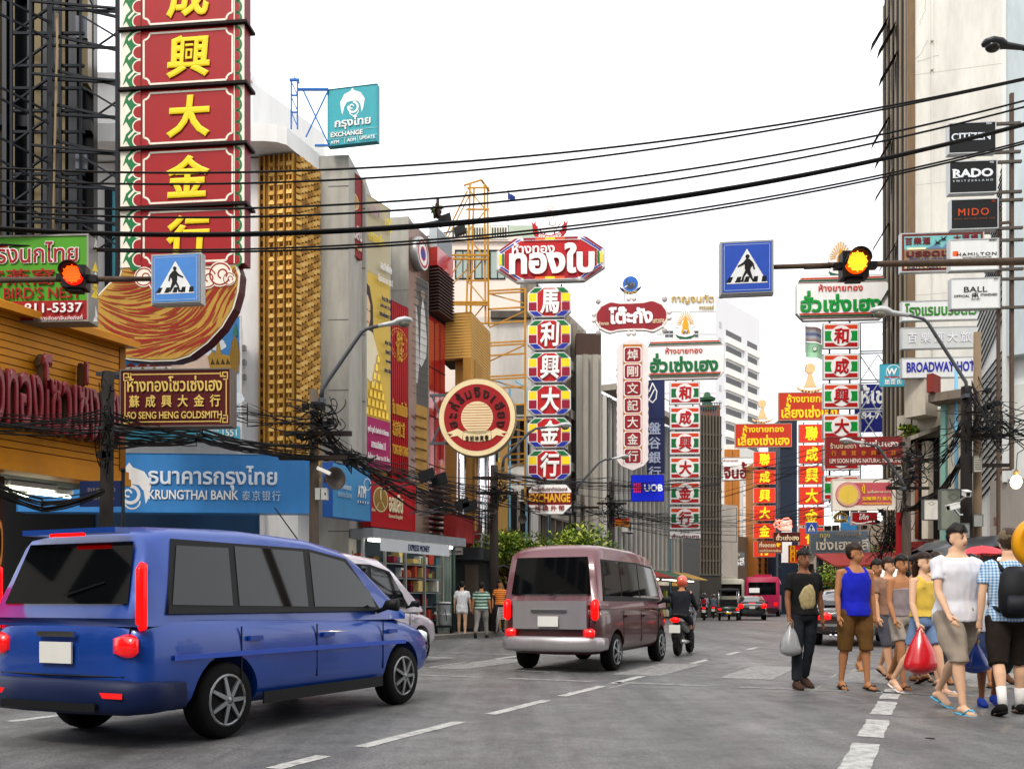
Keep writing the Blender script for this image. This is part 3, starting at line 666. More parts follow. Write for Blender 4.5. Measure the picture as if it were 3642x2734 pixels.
b = k.mb(a0, a1)
for i, sd in enumerate((4, 6, 7)):
    r_ = random.Random(sd); pts = [(W*(.4+.15*i), 8.0)]
    for _ in range(9): pts.append((pts[-1][0]+.18*(r_.random()-.45), pts[-1][1]-.25*r_.random()-.08))
    line(b, pts, .02, -.006, M('#6d6253', .9))
k.part('crack', b)
b = k.mb(a0, a1); b.box((W*.1, -.08, .1), (W*.98, -.002, 3.3), M('#5d4a2e', .8, 0, .5)); k.part('shopfront', b)
# --- pale building with diagonal slats at the right edge
a0 = g2(3455, 33); a1 = g2(3780, 31); k = Bld('slatted_pale_building', 'pale building with dark diagonal slats at the right edge of the street', 'building', a0)
zt = zy(560, 32); k.wall('wall', [a0, a1], 0, 8.6, 3, M('#c9ccc8', .8, 0, .3, .5)); W = k.mb(a0, a1).W
b = k.mb(a0, a1); x = fx(3478, a0, a1); b.prism([(x, 8.6), (W, 8.6), (W, 24), (x+2, 24), (x, 11.5)], .02, .2, M('#dfe3e4', .6, 0, .15)); k.part('upper_wall', b)
b = k.mb(a0, a1); SL = M('#1c1d1f', .6)
xl = fx(3478, a0, a1); xr = W
for i in range(78):
    z = 4.6+i*.26; x0_ = xl+max(0, (z-11)*.15); z0_ = z; dx = 1.15; dz = dx*1.28 if z < 9 else dx*2.3
    b.add([(x0_, -.1, z0_), (x0_+dx, -.1, z0_+dz), (x0_+dx, -.1, z0_+dz+.05), (x0_, -.1, z0_+.05), (x0_, -.02, z0_), (x0_+dx, -.02, z0_+dz), (x0_+dx, -.02, z0_+dz+.05), (x0_, -.02, z0_+.05)], [(0,1,2,3), (4,7,6,5), (0,3,7,4), (3,2,6,7), (0,4,5,1)], SL)
k.part('slat', b)
b = k.mb(a0, a1); x = fx(3600, a0, a1); b.box((x, -.6, 9.5), (W, -.12, 25), M('#b4bfc2', .25, .1, .4, 1)); b.box((x-.12, -.7, 5.2), (x, -.1, 25), M('#cfd2cf', .5)); k.part('glass_bay', b)
b = k.mb(a0, a1); b.box((fx(3538, a0, a1), -.5, 3.1), (W, -.05, 5.3), M('#8f8a83', .5, .2, .3)); b.box((fx(3470, a0, a1), -.06, .1), (W, -.001, 3.05), M('#2a2420', .7)); k.part('shopfront', b)
b = k.mb(a0, a1); text_into(b, 'DA', fx(3552, a0, a1), 3.75, fx(3565, a0, a1), 4.05, -.51, M('#7a3b30', .6), .03); k.part('lettering', b)

# --- shop houses lining the street beside and behind the camera, reflected in glass and paint
hs = ['#a89c8a', '#c4bba8', '#86796a', '#b3a795', '#9aa09c', '#bfae94', '#8c8378', '#b8b4aa']
for i, (a0, a1, h) in enumerate(((US(8.5, 9), US(8.5, 1), 15), (US(8.5, 1), US(8.5, -9), 19), (US(8.5, -9), US(8.5, -20), 13), (US(8.5, -20), US(8.5, -34), 17), (US(9, -34), US(-6, -34), 14), (US(-6, -34), US(-19, -34), 18), (US(-18, -34), US(-18, -14), 16), (US(-18, -14), US(-18, -1), 14))):
    a0, a1 = tuple(a0.xy), tuple(a1.xy); k = Bld('shophouse', '%s shop house of %d storeys out of view around the camera' % (('tan', 'cream', 'brown', 'sand', 'grey', 'ochre', 'dun', 'ash')[i], h//3), 'shop house', a0, 'shop houses around the viewer')
    k.wall('wall', [a0, a1], 0, h, 5, M(hs[i], .85, 0, .4, .4)); W = k.mb(a0, a1).W; n = int(W/1.6)
    for z in range(4, h-2, 3):
        b = k.mb(a0, a1)
        for j in range(n): b.box((.3+1.6*j, -.05, z), (1.4+1.6*j, -.001, z+1.6), DARK)
        k.part('window', b)
    b = k.mb(a0, a1); b.box((0, -.04, .1), (W, -.001, 3), M('#2a2724', .6)); b.box((0, -1.4, 3.05), (W, -.06, 3.2), M(('#7d2a22', '#2f4a5c', '#5b5148')[i % 3], .7)); k.part('shopfront', b)

# --- air conditioners, pipes, awnings and lit fronts on the left walls
def clutter(k, a, c, zs, seed, n=6, ground=True):
    rd = random.Random(seed); W = k.mb(a, c).W
    for i in range(n):
        x, z = rd.uniform(.1, .85)*W, rd.choice(zs)+rd.uniform(-.3, .3); b = k.mb(a, c); b.box((x, -.75, z), (x+.85, -.38, z+.6), M('#c4c2b8', .6, 0, .5, 4)); b.box((x, -.75, z-.08), (x+.05, -.36, z), STEEL); b.box((x+.8, -.75, z-.08), (x+.85, -.36, z), STEEL); p = k.part('air_conditioner', b)
        b = k.mb(a, c); b.box((x+.1, -.765, z+.08), (x+.52, -.751, z+.52), M('#3c3c3a', .7)); k.part('grille', b, p)
    for i in range(max(2, n//2)):
        x = rd.uniform(.03, .97)*W; b = k.mb(a, c); b.tube([(x, -.42, .2), (x, -.42, zs[-1]+1.5), (x+rd.choice((-1, 1))*.5, -.42, zs[-1]+1.8)], .05, rd.choice((M('#6c6a64', .7), M('#7ab0c8', .6), M('#5a4a3e', .7))), 6); k.part('drainpipe', b)
    if ground:
        m_ = max(2, int(W/3)); w_ = W/m_
        for i in range(m_):
            x = i*w_; b = k.mb(a, c); b.add([(x+.1, -.36, 3.1), (x+w_-.1, -.36, 3.1), (x+w_-.1, -1.9, 2.6), (x+.1, -1.9, 2.6), (x+.1, -.36, 3.16), (x+w_-.1, -.36, 3.16), (x+w_-.1, -1.9, 2.66), (x+.1, -1.9, 2.66)], [(0,1,2,3), (4,7,6,5), (3,2,6,7), (0,3,7,4), (1,5,6,2)], M(('#8a2a22', '#3c5a4a', '#b08a4a', '#4a5a78')[(i+seed) % 4], .7, 0, .4, 3)); k.part('awning', b)
            b = k.mb(a, c); b.box((x+.15, -.37, .15), (x+w_-.15, -.355, 2.5), M('#1b1714', .6)); b.box((x+.3, -.4, 2.2), (x+w_-.3, -.372, 2.45), M(('#c8a040', '#a82020', '#d8d4c8')[(i+seed) % 3], .5)); k.part('shopfront', b); b = k.mb(a, c); b.box((x+.4, -1.0, 2.52), (x+w_-.4, -.94, 2.57), M('#fff0d0', .4, emit=7, dirt=0)); k.part('tube_light', b)
            b = k.mb(a, c); rr_ = random.Random(i+seed)
            for j in range(9): x_ = x+.25+(w_-.6)*rr_.random(); z_ = rr_.choice((.15, .8, 1.4)); b.box((x_, -.62, z_), (x_+.3*rr_.random()+.1, -.41, z_+.2+.35*rr_.random()), M(rr_.choice(('#a84030', '#c8b070', '#3f6a7a', '#d8d4c8', '#6a4a2a', '#8a9a4a')), .6))
            k.part('goods', b)
for a_ in LATER: clutter(*a_)
# ================================================================ signs
sm = lambda c, e=0: M(c, .4, 0, .22, 1.4, emit=e)
CLOTH = lambda c: M(c, .8, 0, .05)
RED = sm('#b8181f'); WHT = sm('#efeeec'); YEL = sm('#f0d21a'); GRN = sm('#0f6a37'); BLU = sm('#1f2d9c'); MAROON = sm('#6a1016'); ORG = sm('#e65a22'); BLK = sm('#141414'); CREAM = sm('#ead9b0'); GOLDL = sm('#d9bb63'); NAVY = sm('#232b57')
def Tx(rc, s, a, b, c, d, m, bold=.03, slant=0, gap=0):
    x0, y0, x1, y1 = rc; return ('t', s, (a-x0)/(x1-x0), (b-y0)/(y1-y0), (c-x0)/(x1-x0), (d-y0)/(y1-y0), m, bold, slant, gap)
def Rx(rc, a, b, c, d, m):
    x0, y0, x1, y1 = rc; return ('r', (a-x0)/(x1-x0), (b-y0)/(y1-y0), (c-x0)/(x1-x0), (d-y0)/(y1-y0), m)
def Px(rc, pts, m):
    x0, y0, x1, y1 = rc; return ('p', [((a-x0)/(x1-x0), (b-y0)/(y1-y0)) for a, b in pts], m)
def brackets(t, W, H, zs, L, m=STEEL, right=False, d=.12):
    b = MB()
    for z in zs:
        for y in (d, d+.25): b.box(((W if right else -L), y, z*H-.03), ((W+L if right else 0), y+.06, z*H+.03), m)
    b.build('bracket', t)
# --- the giant red sign with five characters
x0, x1 = 430, 870
loc, rz, W, H = frame(x0, -130, x1, 950, 19, 6)
t = thing('giant_shop_sign', 'giant red shop sign with yellow characters and green leaf border above an orange wave base', 'sign', loc, rz)
RG = M('#9c141a', .4, 0, .3, .6); CRM = M('#e8e2d2', .6, 0, .3, 2); GRL = M('#12703c', .5, 0, .2, 2); SIDE = M('#7c1c2c', .5, 0, .5, 2.5)
ys = [950, 737, 524, 312, 99, -116]; zf = lambda y: (950-y)/F*19
for i, ch in enumerate('行金大興成'):
    z0, z1 = zf(ys[i])+.03, zf(ys[i+1])-.03; h = z1-z0; b = MB(); b.box((0, 0, z0), (W, .32, z1), SIDE); b.box((0, -.012, z0), (W, -.001, z1), RG)
    lw = W*.155; b.box((0, -.016, z0), (lw, -.0125, z1), CRM)
    for k in range(3):                                                  # flame-like leaves of the left border
        zz = z0+h*(k/3); hh = h/3
        b.prism([(lw, zz-hh*.1), (lw, zz+hh), (lw*.7, zz+hh*1.12), (lw*.3, zz+hh*.75), (lw*.12, zz+hh*.2), (lw*.3, zz+hh*.42), (lw*.5, zz+hh*.05), (lw*.6, zz-hh*.2)], -.02, -.0165, GRL)
        b.prism([(lw*.45, zz+hh*.5), (lw*.8, zz+hh*.86), (lw*.72, zz+hh*.95), (lw*.4, zz+hh*.62)], -.024, -.0205, CRM)
    for k in range(4):
        zz = z0+h*(k+.5)/4; r = h/8
        for rr_, mm, yy in ((r*1.0, CRM, -.0245), (r*.82, RG, -.0275)):
            b.prism([(lw+cos(R(90+a*15))*rr_*1.05, zz+sin(R(90+a*15))*rr_) for a in range(13)]+[(lw+.03, zz-rr_), (lw+.03, zz+rr_)], yy-.003, yy, mm)
    rx = W*.935; b.box((rx, -.016, z0), (W, -.0125, z1), CRM); b.box((rx-.05, -.016, z0), (rx-.03, -.0125, z1), CRM)
    for k in range(5):
        zz = z0+h*(k+.3)/5; ring(b, rx-.005, zz, h*.085, h*.125, -.021, GRL, -88, 88, 12, .9); b.prism([(rx, zz-h*.07)]+[(rx-.003+cos(R(a*15-90))*h*.07, zz+sin(R(a*15-90))*h*.085) for a in range(13)], -.0195, -.017, RG)
    ax0, ax1, az0, az1 = W*.19, W*.905, z0+h*.06, z1-h*.05; c_ = h*.11     # white line with bitten corners
    for (px_, pz_, s0) in ((ax0, az0, 0), (ax1, az0, 90), (ax1, az1, 180), (ax0, az1, 270)): ring(b, px_, pz_, c_-.02, c_+.02, -.018, CRM, s0, s0+90, 8)
    e = .02; b.box((ax0+c_, -.018, az0-e), (ax1-c_, -.0135, az0+e), CRM); b.box((ax0+c_, -.018, az1-e), (ax1-c_, -.0135, az1+e), CRM)
    b.box((ax0-e, -.018, az0+c_), (ax0+e, -.0135, az1-c_), CRM); b.box((ax1-e, -.018, az0+c_), (ax1+e, -.0135, az1-c_), CRM)
    p = b.build('panel', t); b = MB(); cx = W*.55; cw = .46; text_into(b, ch, cx-cw, z0+h*.13, cx+cw*1.02, z1-h*.13, -.02, M('#e8cf1c', .4, 0, .12, 2), .055, .06, depth=.03); b.build('lettering', p)
    b = MB(); b.box((-.02, -.1, z1+.002), (W+.08, .38, z1+.058), M('#17090a', .6, .3, .4)); b.build('ledge', t)
O2 = [(720,230),(700,290),(640,322),(600,360),(560,400),(520,480),(485,580),(510,650),(560,700),(640,750),(760,785),(900,800),(1050,800),(1140,775),(1250,700),(1340,610),(1410,500),(1440,400),(1450,300),(1430,240)]
cvt = lambda p: ((p[0]*.602-x0)/F*19, (950-(800+p[1]*.602))/F*19)
out = [cvt(p) for p in O2]; b = MB(); b.prism(out, .02, .34, CRM, M('#4a1218', .5, 0, .3)); p0_ = b.build('wave_base', t)
cxm = sum(p[0] for p in out)/len(out); czm = sum(p[1] for p in out)/len(out); inn = [(cxm+(p[0]-cxm)*.975, czm+(p[1]-czm)*.96) for p in out]
b = MB(); b.prism(inn, .003, .0195, M('#b28a38', .65, 0, .4, 2))
def inside(x, z, poly):
    r_ = False; n = len(poly); j = n-1
    for i in range(n):
        if (poly[i][1] > z) != (poly[j][1] > z) and x < (poly[j][0]-poly[i][0])*(z-poly[i][1])/(poly[j][1]-poly[i][1])+poly[i][0]: r_ = not r_
        j = i
    return r_
WR = M('#96241a', .6, 0, .2, 2); rnd = random.Random(11); xa = min(p[0] for p in inn); xb = max(p[0] for p in inn); za = min(p[1] for p in inn); zb = max(p[1] for p in inn)
for k in range(330):
    x = xa+(xb-xa)*((k % 22)+rnd.random())/22; z = za+(zb-za)*((k//22)+rnd.random())/15; ln = .4+.35*rnd.random(); pts = []
    for i in range(10):
        f = (x-xa)/(xb-xa); g = (z-za)/(zb-za)
        a_ = -.6+f*1.75+.22*sin(g*9+f*4)
        if not inside(x, z, inn): break
        pts.append((x, z)); x += cos(a_)*ln/9; z += sin(a_)*ln/9
    n = len(pts)
    if n < 3: continue
    vs = []; y = -.001-.00003*k
    for i, (x, z) in enumerate(pts):
        d = (pts[min(i+1, n-1)][0]-pts[max(i-1, 0)][0], pts[min(i+1, n-1)][1]-pts[max(i-1, 0)][1]); L = math.hypot(*d) or 1; wd = .0085*sin(pi*(i+.35)/(n+.2))+.003
        vs += [(x-d[1]/L*wd, y, z+d[0]/L*wd), (x+d[1]/L*wd, y, z-d[0]/L*wd)]
    b.add(vs, [(2*i, 2*i+1, 2*i+3, 2*i+2) for i in range(n-1)], WR)
for cx_, cz_, r in ((860, 300, 60), (960, 330, 70), (1060, 330, 75), (1180, 400, 60), (1250, 320, 65), (1330, 300, 75), (1385, 330, 40)):
    q_ = cvt((cx_, cz_)); r *= .602/F*19
    b.prism([(q_[0]+cos(a*pi/10)*r, q_[1]+sin(a*pi/10)*r) for a in range(20)], -.016-.0004*r, -.0125, CRM); ring(b, q_[0], q_[1], r*.78, r*.9, -.0185, WR, 20, 330, 20); ring(b, q_[0]+r*.2, q_[1], r*.3, r*.42, -.0185, WR, -40, 250, 16)
b.build('wave_panel', p0_)
# --- steel scaffold carrying it
q = G(280, 20); t = thing('steel_scaffold', 'dark steel lattice scaffold bracing the giant red sign to the office block', 'scaffold', (q.x, q.y, .13))
def bars(name, root, lst, m=DSTEEL):
    for a_, c_, r in lst: b = MB(); b.T = Matrix.Translation(-Vector(root.location)); b.bar(P(*a_), P(*c_), r, m); b.build(name, root)
Zf_, Zb_ = 19.5, 20.6
bars('post', t, [((x, -250, Z), (x, 1700, Z), r) for x, Z, r in ((41, 19, .035), (109, 19.3, .035), (181, 19.6, .07), (214, 20.4, .04), (287, 20.4, .035), (418, 19.35, .05))])
bars('rail', t, [((185, y-55 if i % 2 else y-10, 19.6), (420, y, 19.4), .035) for i, y in enumerate((42, 62, 172, 180, 293, 303, 418, 424, 548, 553, 672, 678, 795, 802))])
bars('rail', t, [((110, y, 19.3), (420, y+26, 19.4), .03) for y in (5, 262, 516, 770)])
bars('brace', t, [((295, y, 20.3), (418, y+74, 19.4), .025) for y in (60, 310, 560, 800)]+[((418, y, 19.4), (330, y+60, 20.3), .02) for y in (116, 360, 610, 840)])
bars('brace', t, [((-20, y, 19), (185, y+105, 19.6), .03) for y in (-20, 40, 300, 340, 480, 560, 680)]+[((45, y, 20.6), (180, y-95, 20.4), .03) for y in (120, 245, 370, 510, 640, 720)])
bars('rail', t, [((45, y, 20.6), (300, y, 20.4), .04) for y in (120, 235, 315, 395, 470, 620, 720, 790)])
bars('pipe', t, [((203, 50, 19.5), (205, 180, 19.5), .03), ((204, 180, 19.5), (195, 560, 19.5), .03), ((195, 560, 19.5), (190, 830, 19.5), .03)], M('#6a5a3c', .4, .6, .3))
# --- bird's nest sign, pedestrian signal left
rc = (-130, 838, 318, 1148); LG = sm('#4f9a22'); DR = sm('#9c1a1c')
t, W, H = sign('shop_sign', 'green and red sign with a phone number above the yellow slatted facade', *rc, 15.6, 3, LG, M('#8c8a84', .5, .4, .6), .3, [
    Rx(rc, -120, 1072, 312, 1142, DR), Tx(rc, 'รังนกไทย', -10, 862, 284, 940, WHT, .075), Tx(rc, 'รังนกไทย', -8, 864, 282, 938, DR, .03),
    Tx(rc, '官燕窩公', -60, 958, 290, 1018, DR, .01), Tx(rc, 'THAI BIRD’S NEST', -112, 1026, 292, 1066, DR, .02), Tx(rc, '02,089-811-5337', -70, 1082, 298, 1122, WHT, .03), Tx(rc, 'บริการจัดยาจีนส่งถึงที่', 126, 1124, 298, 1142, WHT, .0)], bw=.02)
b = MB(); rnd = random.Random(2)
for i in range(12):
    z = H*rnd.random()*.9; b.add([(W+.002, .02+.2*rnd.random(), z), (W+.002, .28, z+.05), (W+.002, .2, z+.2*rnd.random()+.08)], [(0, 1, 2)], (YEL, WHT)[i % 2])
b.build('sticker', t)
brackets(t, W, H, (.1, .9), 1.2)
def walker(mb, x, z, h, y, m, flip=1):                      # the walking figure of the crossing sign
    f = lambda pts: [(x+flip*a*h, z+c*h) for a, c in pts]
    n = 14; mb.prism([(x+flip*(-.02)*h+cos(2*pi*i/n)*.075*h, z+.92*h+sin(2*pi*i/n)*.075*h) for i in range(n)], y, y+.003, m)
    mb.prism(f([(-.1, .82), (.02, .85), (.12, .72), (.2, .66), (.34, .58), (.32, .53), (.16, .6), (.08, .64), (.08, .46), (.04, .4), (-.12, .4), (-.14, .5), (-.2, .58), (-.24, .42), (-.29, .44), (-.24, .66)]), y, y+.003, m)
    mb.prism(f([(-.12, .41), (.0, .41), (.0, .3), (-.1, .16), (-.2, .0), (-.3, .02), (-.29, .06), (-.22, .08)]), y-.0005, y+.003, m)
    mb.prism(f([(-.06, .405), (.06, .405), (.14, .24), (.2, .06), (.3, .03), (.3, -.01), (.13, -.01), (.09, .2)]), y-.001, y+.003, m)
def crossing_sign(label, x0, y0, x1, y1, Z, yaw, flip, col='#2f62c0', nm='pedestrian_sign', lit=.0):
    loc, rz, W, H = frame(x0, y0, x1, y1, Z, yaw); t = thing(nm, label, 'road sign', loc, rz)
    b = MB(); b.box((0, 0, 0), (W, .13*W/.75, H), ALU); b.box((W*.02, -.02, H*.02), (W*.98, -.001, H*.98), M('#8b8f90', .5, .5, .3)); b.build('cabinet', t)
    b = MB(); b.box((W*.045, -.024, H*.045), (W*.955, -.0205, H*.955), M(col, .4, 0, .2, 3, streak=False)); ln = M('#9fb4d2', .5)
    for i, k in ((.075, .01),): b.box((W*i, -.026, H*i), (W*(1-i), -.0245, H*(i+k)), ln); b.box((W*i, -.026, H*(1-i-k)), (W*(1-i), -.0245, H*(1-i)), ln); b.box((W*i, -.026, H*i), (W*(i+k), -.0245, H*(1-i)), ln); b.box((W*(1-i-k), -.026, H*i), (W*(1-i), -.0245, H*(1-i)), ln)
    b.prism([(W*.12, H*.2), (W*.88, H*.2), (W*.5, H*.84)], -.028, -.0265, M('#e4e6e6', .5, 0, .1))
    for k in range(5):
        xx = W*(.5+.165*(k-2)); b.prism([(xx-W*(.062), H*.22), (xx+W*.03, H*.22), (xx+W*(.055)-W*.012*(k-2), H*.325), (xx-W*.02-W*.012*(k-2), H*.325)], -.0295, -.0285, BLK)
    p = b.build('face', t); b = MB(); walker(b, W*.5, H*.235, H*.5, -.034, BLK, flip); b.build('pictogram', p); return t, W, H
crossing_sign('blue pedestrian crossing sign on the left signal arm before the orange wave base', 538, 902, 716, 1082, 14, 7, 1, '#4a86d0')
crossing_sign('blue pedestrian crossing sign at the end of the right signal arm against the sky', 2560, 856, 2752, 1048, 14, 7, -1, '#2b50b4')
crossing_sign('small blue pedestrian crossing sign before the neon grid sign', 2865, 1856, 2907, 1898, 52, 8, 1, '#2b50b4')
def signal(label, x, y, s, Z, col, em, yaw=0):               # flashing amber or red lamp head, s pixels wide
    p = P(x, y, Z); w_ = s/F*Z/2; t = thing('signal_lamp', label, 'signal lamp', p, -R(yaw))
    b = MB(); b.box((-w_, -.02, -w_), (w_, .22, w_), BLK); b.box((w_, .04, -.05), (w_+.14, .16, .05), BLK); b.box((-w_-.1, .05, -.045), (-w_, .15, .045), BLK); b.box((-w_*.6, .02, -w_*1.25), (w_*.6, .18, -w_), BLK); b.build('housing', t)
    b = MB(); b.lathe([(w_*.84, .02), (w_*.8, .06), (w_*.5, .085), (0.001, .09)], M(col, .3, emit=em, dirt=0), n=28, axis='y'); ln = b.build('lens', t)
    b = MB(); k = 13
    for i in range(k):
        for j in range(k):
            u_ = (i-(k-1)/2+.5*(j % 2))*.145*w_; v_ = (j-(k-1)/2)*.125*w_
            if u_*u_+v_*v_ < (w_*.76)**2: b.add([(u_+cos(a*pi/3+.5)*.062*w_, -.1, v_+sin(a*pi/3+.5)*.062*w_) for a in range(6)], [(0, 1, 2, 3, 4, 5)], M('#ffb828' if 'amber' in label else '#ff5a12', .3, emit=em*1.7, dirt=0))
    b.build('light_emitting_dot', ln)
    b = MB(); vs = []; n = 16
    for r, yy in ((.88, -.02), (.88, -.26), (.86, -.26), (.86, -.02)):
        for i in range(n+1): a_ = pi*(-.08+1.16*i/n); vs.append((cos(a_)*r*w_, yy if i not in (0, n) else min(yy+.12, -.02), sin(a_)*r*w_))
    b.add(vs, [(i*(n+1)+j, i*(n+1)+j+1, (i+1)*(n+1)+j+1, (i+1)*(n+1)+j) for i in range(3) for j in range(n)], BLK, True); b.build('visor', t); return t
signal('red flashing signal lamp on the left signal arm over the green sign', 263, 982, 82, 14, '#e81404', 1.0, -8)
signal('amber flashing signal lamp on the right signal arm', 3043, 938, 92, 14, '#f04404', 1.1, 4)
def arm(label, pts, r, Z, pole=None):
    p0 = P(*pts[0], Z) if pole is None else Vector((pole[0], pole[1], .13)); t = thing('signal_mast', label, 'signal mast', p0)
    b = MB(); b.T = Matrix.Translation(-p0); b.tube([P(x, y, Z) for x, y in pts], r, RUST, 10); b.build('arm', t)
    b = MB(); b.T = Matrix.Translation(-p0); x, y = pts[1]; d = (P(*pts[1], Z)-P(*pts[0], Z)).normalized()
    for k_ in (.15,): q_ = P(*pts[0], Z).lerp(P(*pts[-1], Z), k_); b.bar(q_-d*.2, q_+d*.2, r[0]*1.3 if isinstance(r, list) else r*1.3, RUST, n=10)
    b.build('collar', t)
    if pole is not None: b = MB(); b.T = Matrix.Translation(-p0); b.tube([(pole[0], pole[1], .13), (pole[0], pole[1], P(*pts[-1], Z).z+.2)], .1, RUST, 10); b.build('pole', t)
arm('rusty left signal arm reaching across the green sign to the crossing sign', [(536, 992), (200, 994), (-260, 1000)], [.035, .04, .05], 14.15, (P(-260, 1000, 14.15).x, 14.15))
arm('rusty right signal arm carrying the amber lamp and crossing sign', [(2750, 950), (3050, 940), (3400, 934), (3800, 926)], [.036, .042, .055, .06], 14.2, (P(3800, 926, 14.2).x, 14.2))
# --- yellow slatted shop front, awning lights and raised red letters
YS = M('#c9820f', .4, .1, .35, 1.2); YS2 = M('#8f5a0a', .5, .1, .4); a0 = g2(-160, 14.6); a1 = g2(446, 17.5)
k = Bld('yellow_slatted_shop', 'shop with yellow slatted fascia, raised red letters and fluorescent tubes under its soffit', 'shop', a0)
z0, z1 = 3.55, 5.95; b = k.mb(a0, a1); W = b.W; b.box((0, .03, z0), (W, .4, z1), M('#241706', .8))
n = 19
for i in range(n): b.box((0, 0, z0+(z1-z0)*i/n), (W, .029, z0+(z1-z0)*(i+.86)/n), YS)
k.part('slatted_fascia', b)
b = k.mb(a0, a1); b.add([(0, -.35, z1+.02), (W+.05, -.35, z1+.02), (W+.05, .4, z1+.3), (0, .4, z1+.3), (0, -.35, z1-.1), (W+.05, -.35, z1-.1), (W+.05, .4, z1), (0, .4, z1)], [(0,1,2,3), (4,7,6,5), (0,4,5,1), (1,5,6,2), (2,6,7,3), (3,7,4,0)], YS); k.part('eave', b)
b = k.mb(a0, a1)
for j, (zz, yy) in enumerate(((3.28, -.12), (3.42, -.06))): b.box((0, yy, zz), (W+.03, .4, zz+.13), YS)
b.box((W-.14, -.02, z0), (W-.01, -.001, z1), YS2); k.part('trim', b)
b = k.mb(a0, a1); b.box((-.2, .4, 3.3), (W, 3.6, 3.36), M('#3a3a36', .7, 0, .4)); b.box((0, 3.4, .1), (W*.42, 3.6, 3.3), DARK); b.box((-.2, .4, z0), (W, 3.6, z1-.1), M('#2c2a28', .8)); k.part('soffit', b)
b = k.mb(a0, a1); b.box((W*.02, .5, 0), (W*.36, .75, 3.25), M('#3a1d12', .5, 0, .3)); text_into(b, 'ง', W*.31, 1.7, W*.345, 2.5, .49, M('#b06a2a', .3, .7), .03); text_into(b, '456', W*.33, 1.12, W*.358, 1.24, .49, M('#b06a2a', .3, .5), .03); k.part('door_pier', b)
for x, y in ((.25, 1.2), (.52, 1.1), (.32, 2.3), (.58, 2.0), (.72, 1.5)):
    b = k.mb(a0, a1); b.box((W*x, y, 3.2), (W*x+.95, y+.12, 3.29), WHITE); tp = k.part('light_fitting', b)
    b = k.mb(a0, a1); b.bar((W*x+.03, y+.06, 3.16), (W*x+.92, y+.06, 3.16), .022, M('#f4ffe0', .4, emit=5, dirt=0), n=8); k.part('tube', b, tp)
RL = M('#86202a', .35, 0, .4, 4, coat=.2); RLS = M('#6a5038', .6, .2, .5, 3)
word = 'ทองโซวเซ่งเฮง'; V, Fc = text_geo(word, .05); xs = [v[0] for v in V]; ysg = [v[1] for v in V]
b = k.mb(a0, a1); f0, f1 = fx(-200, a0, a1), fx(428, a0, a1); f0 = .05
text_into(b, 'ห้างทองโซวเซ่งเฮง', f0-.3 if False else f0, 3.98, W-.25, 5.35, -.22, RL, .05, depth=.1); lt = k.part('lettering', b)
b = k.mb(a0, a1); text_into(b, 'ห้างทองโซวเซ่งเฮง', f0-.03, 3.95, W-.22, 5.35, -.03, RLS, .06, depth=.19); k.part('letter_side', b, lt)
# --- goldsmith sign
rc = (428, 1312, 824, 1518)
def fret(mb, W, H, y):
    for sx, sz in ((0, 0), (1, 0), (1, 1), (0, 1)):
        f = lambda a, c: ((a if not sx else W-a), (c if not sz else H-c))
        for p_ in ([(.05, .17), (.05, .05), (.13, .05), (.13, .12), (.08, .12)], [(.05, .17), (.12, .17)], [(.17, .05), (.17, .12), (.13, .12)]): line(mb, [f(a*H+.02, c*H+.02) for a, c in p_], .018, y, GOLDL)
    e = .09*H
    for a_, c_ in (((.19*H, e), (W-.19*H, e)), ((.19*H, H-e), (W-.19*H, H-e)), ((e, .21*H), (e, H-.21*H)), ((W-e, .21*H), (W-e, H-.21*H))): line(mb, [a_, c_], .018, y, GOLDL)
t, W, H = sign('goldsmith_sign', 'maroon goldsmith sign with three lines of gold lettering below the orange wave base', *rc, 16, 3, sm('#4f0d12'), M('#6a5f58', .5, .4, .4), .25, [('f', fret), Tx(rc, 'ห้างทองโซวเซ่งเฮง', 456, 1338, 792, 1394, GOLDL, .035), Tx(rc, '蘇成興大金行', 462, 1405, 786, 1450, GOLDL, .04, 0, .55), Tx(rc, 'SO SENG HENG GOLDSMITH', 456, 1464, 792, 1490, GOLDL, .035)], bw=.025)
brackets(t, W, H, (.03, .97), .5)
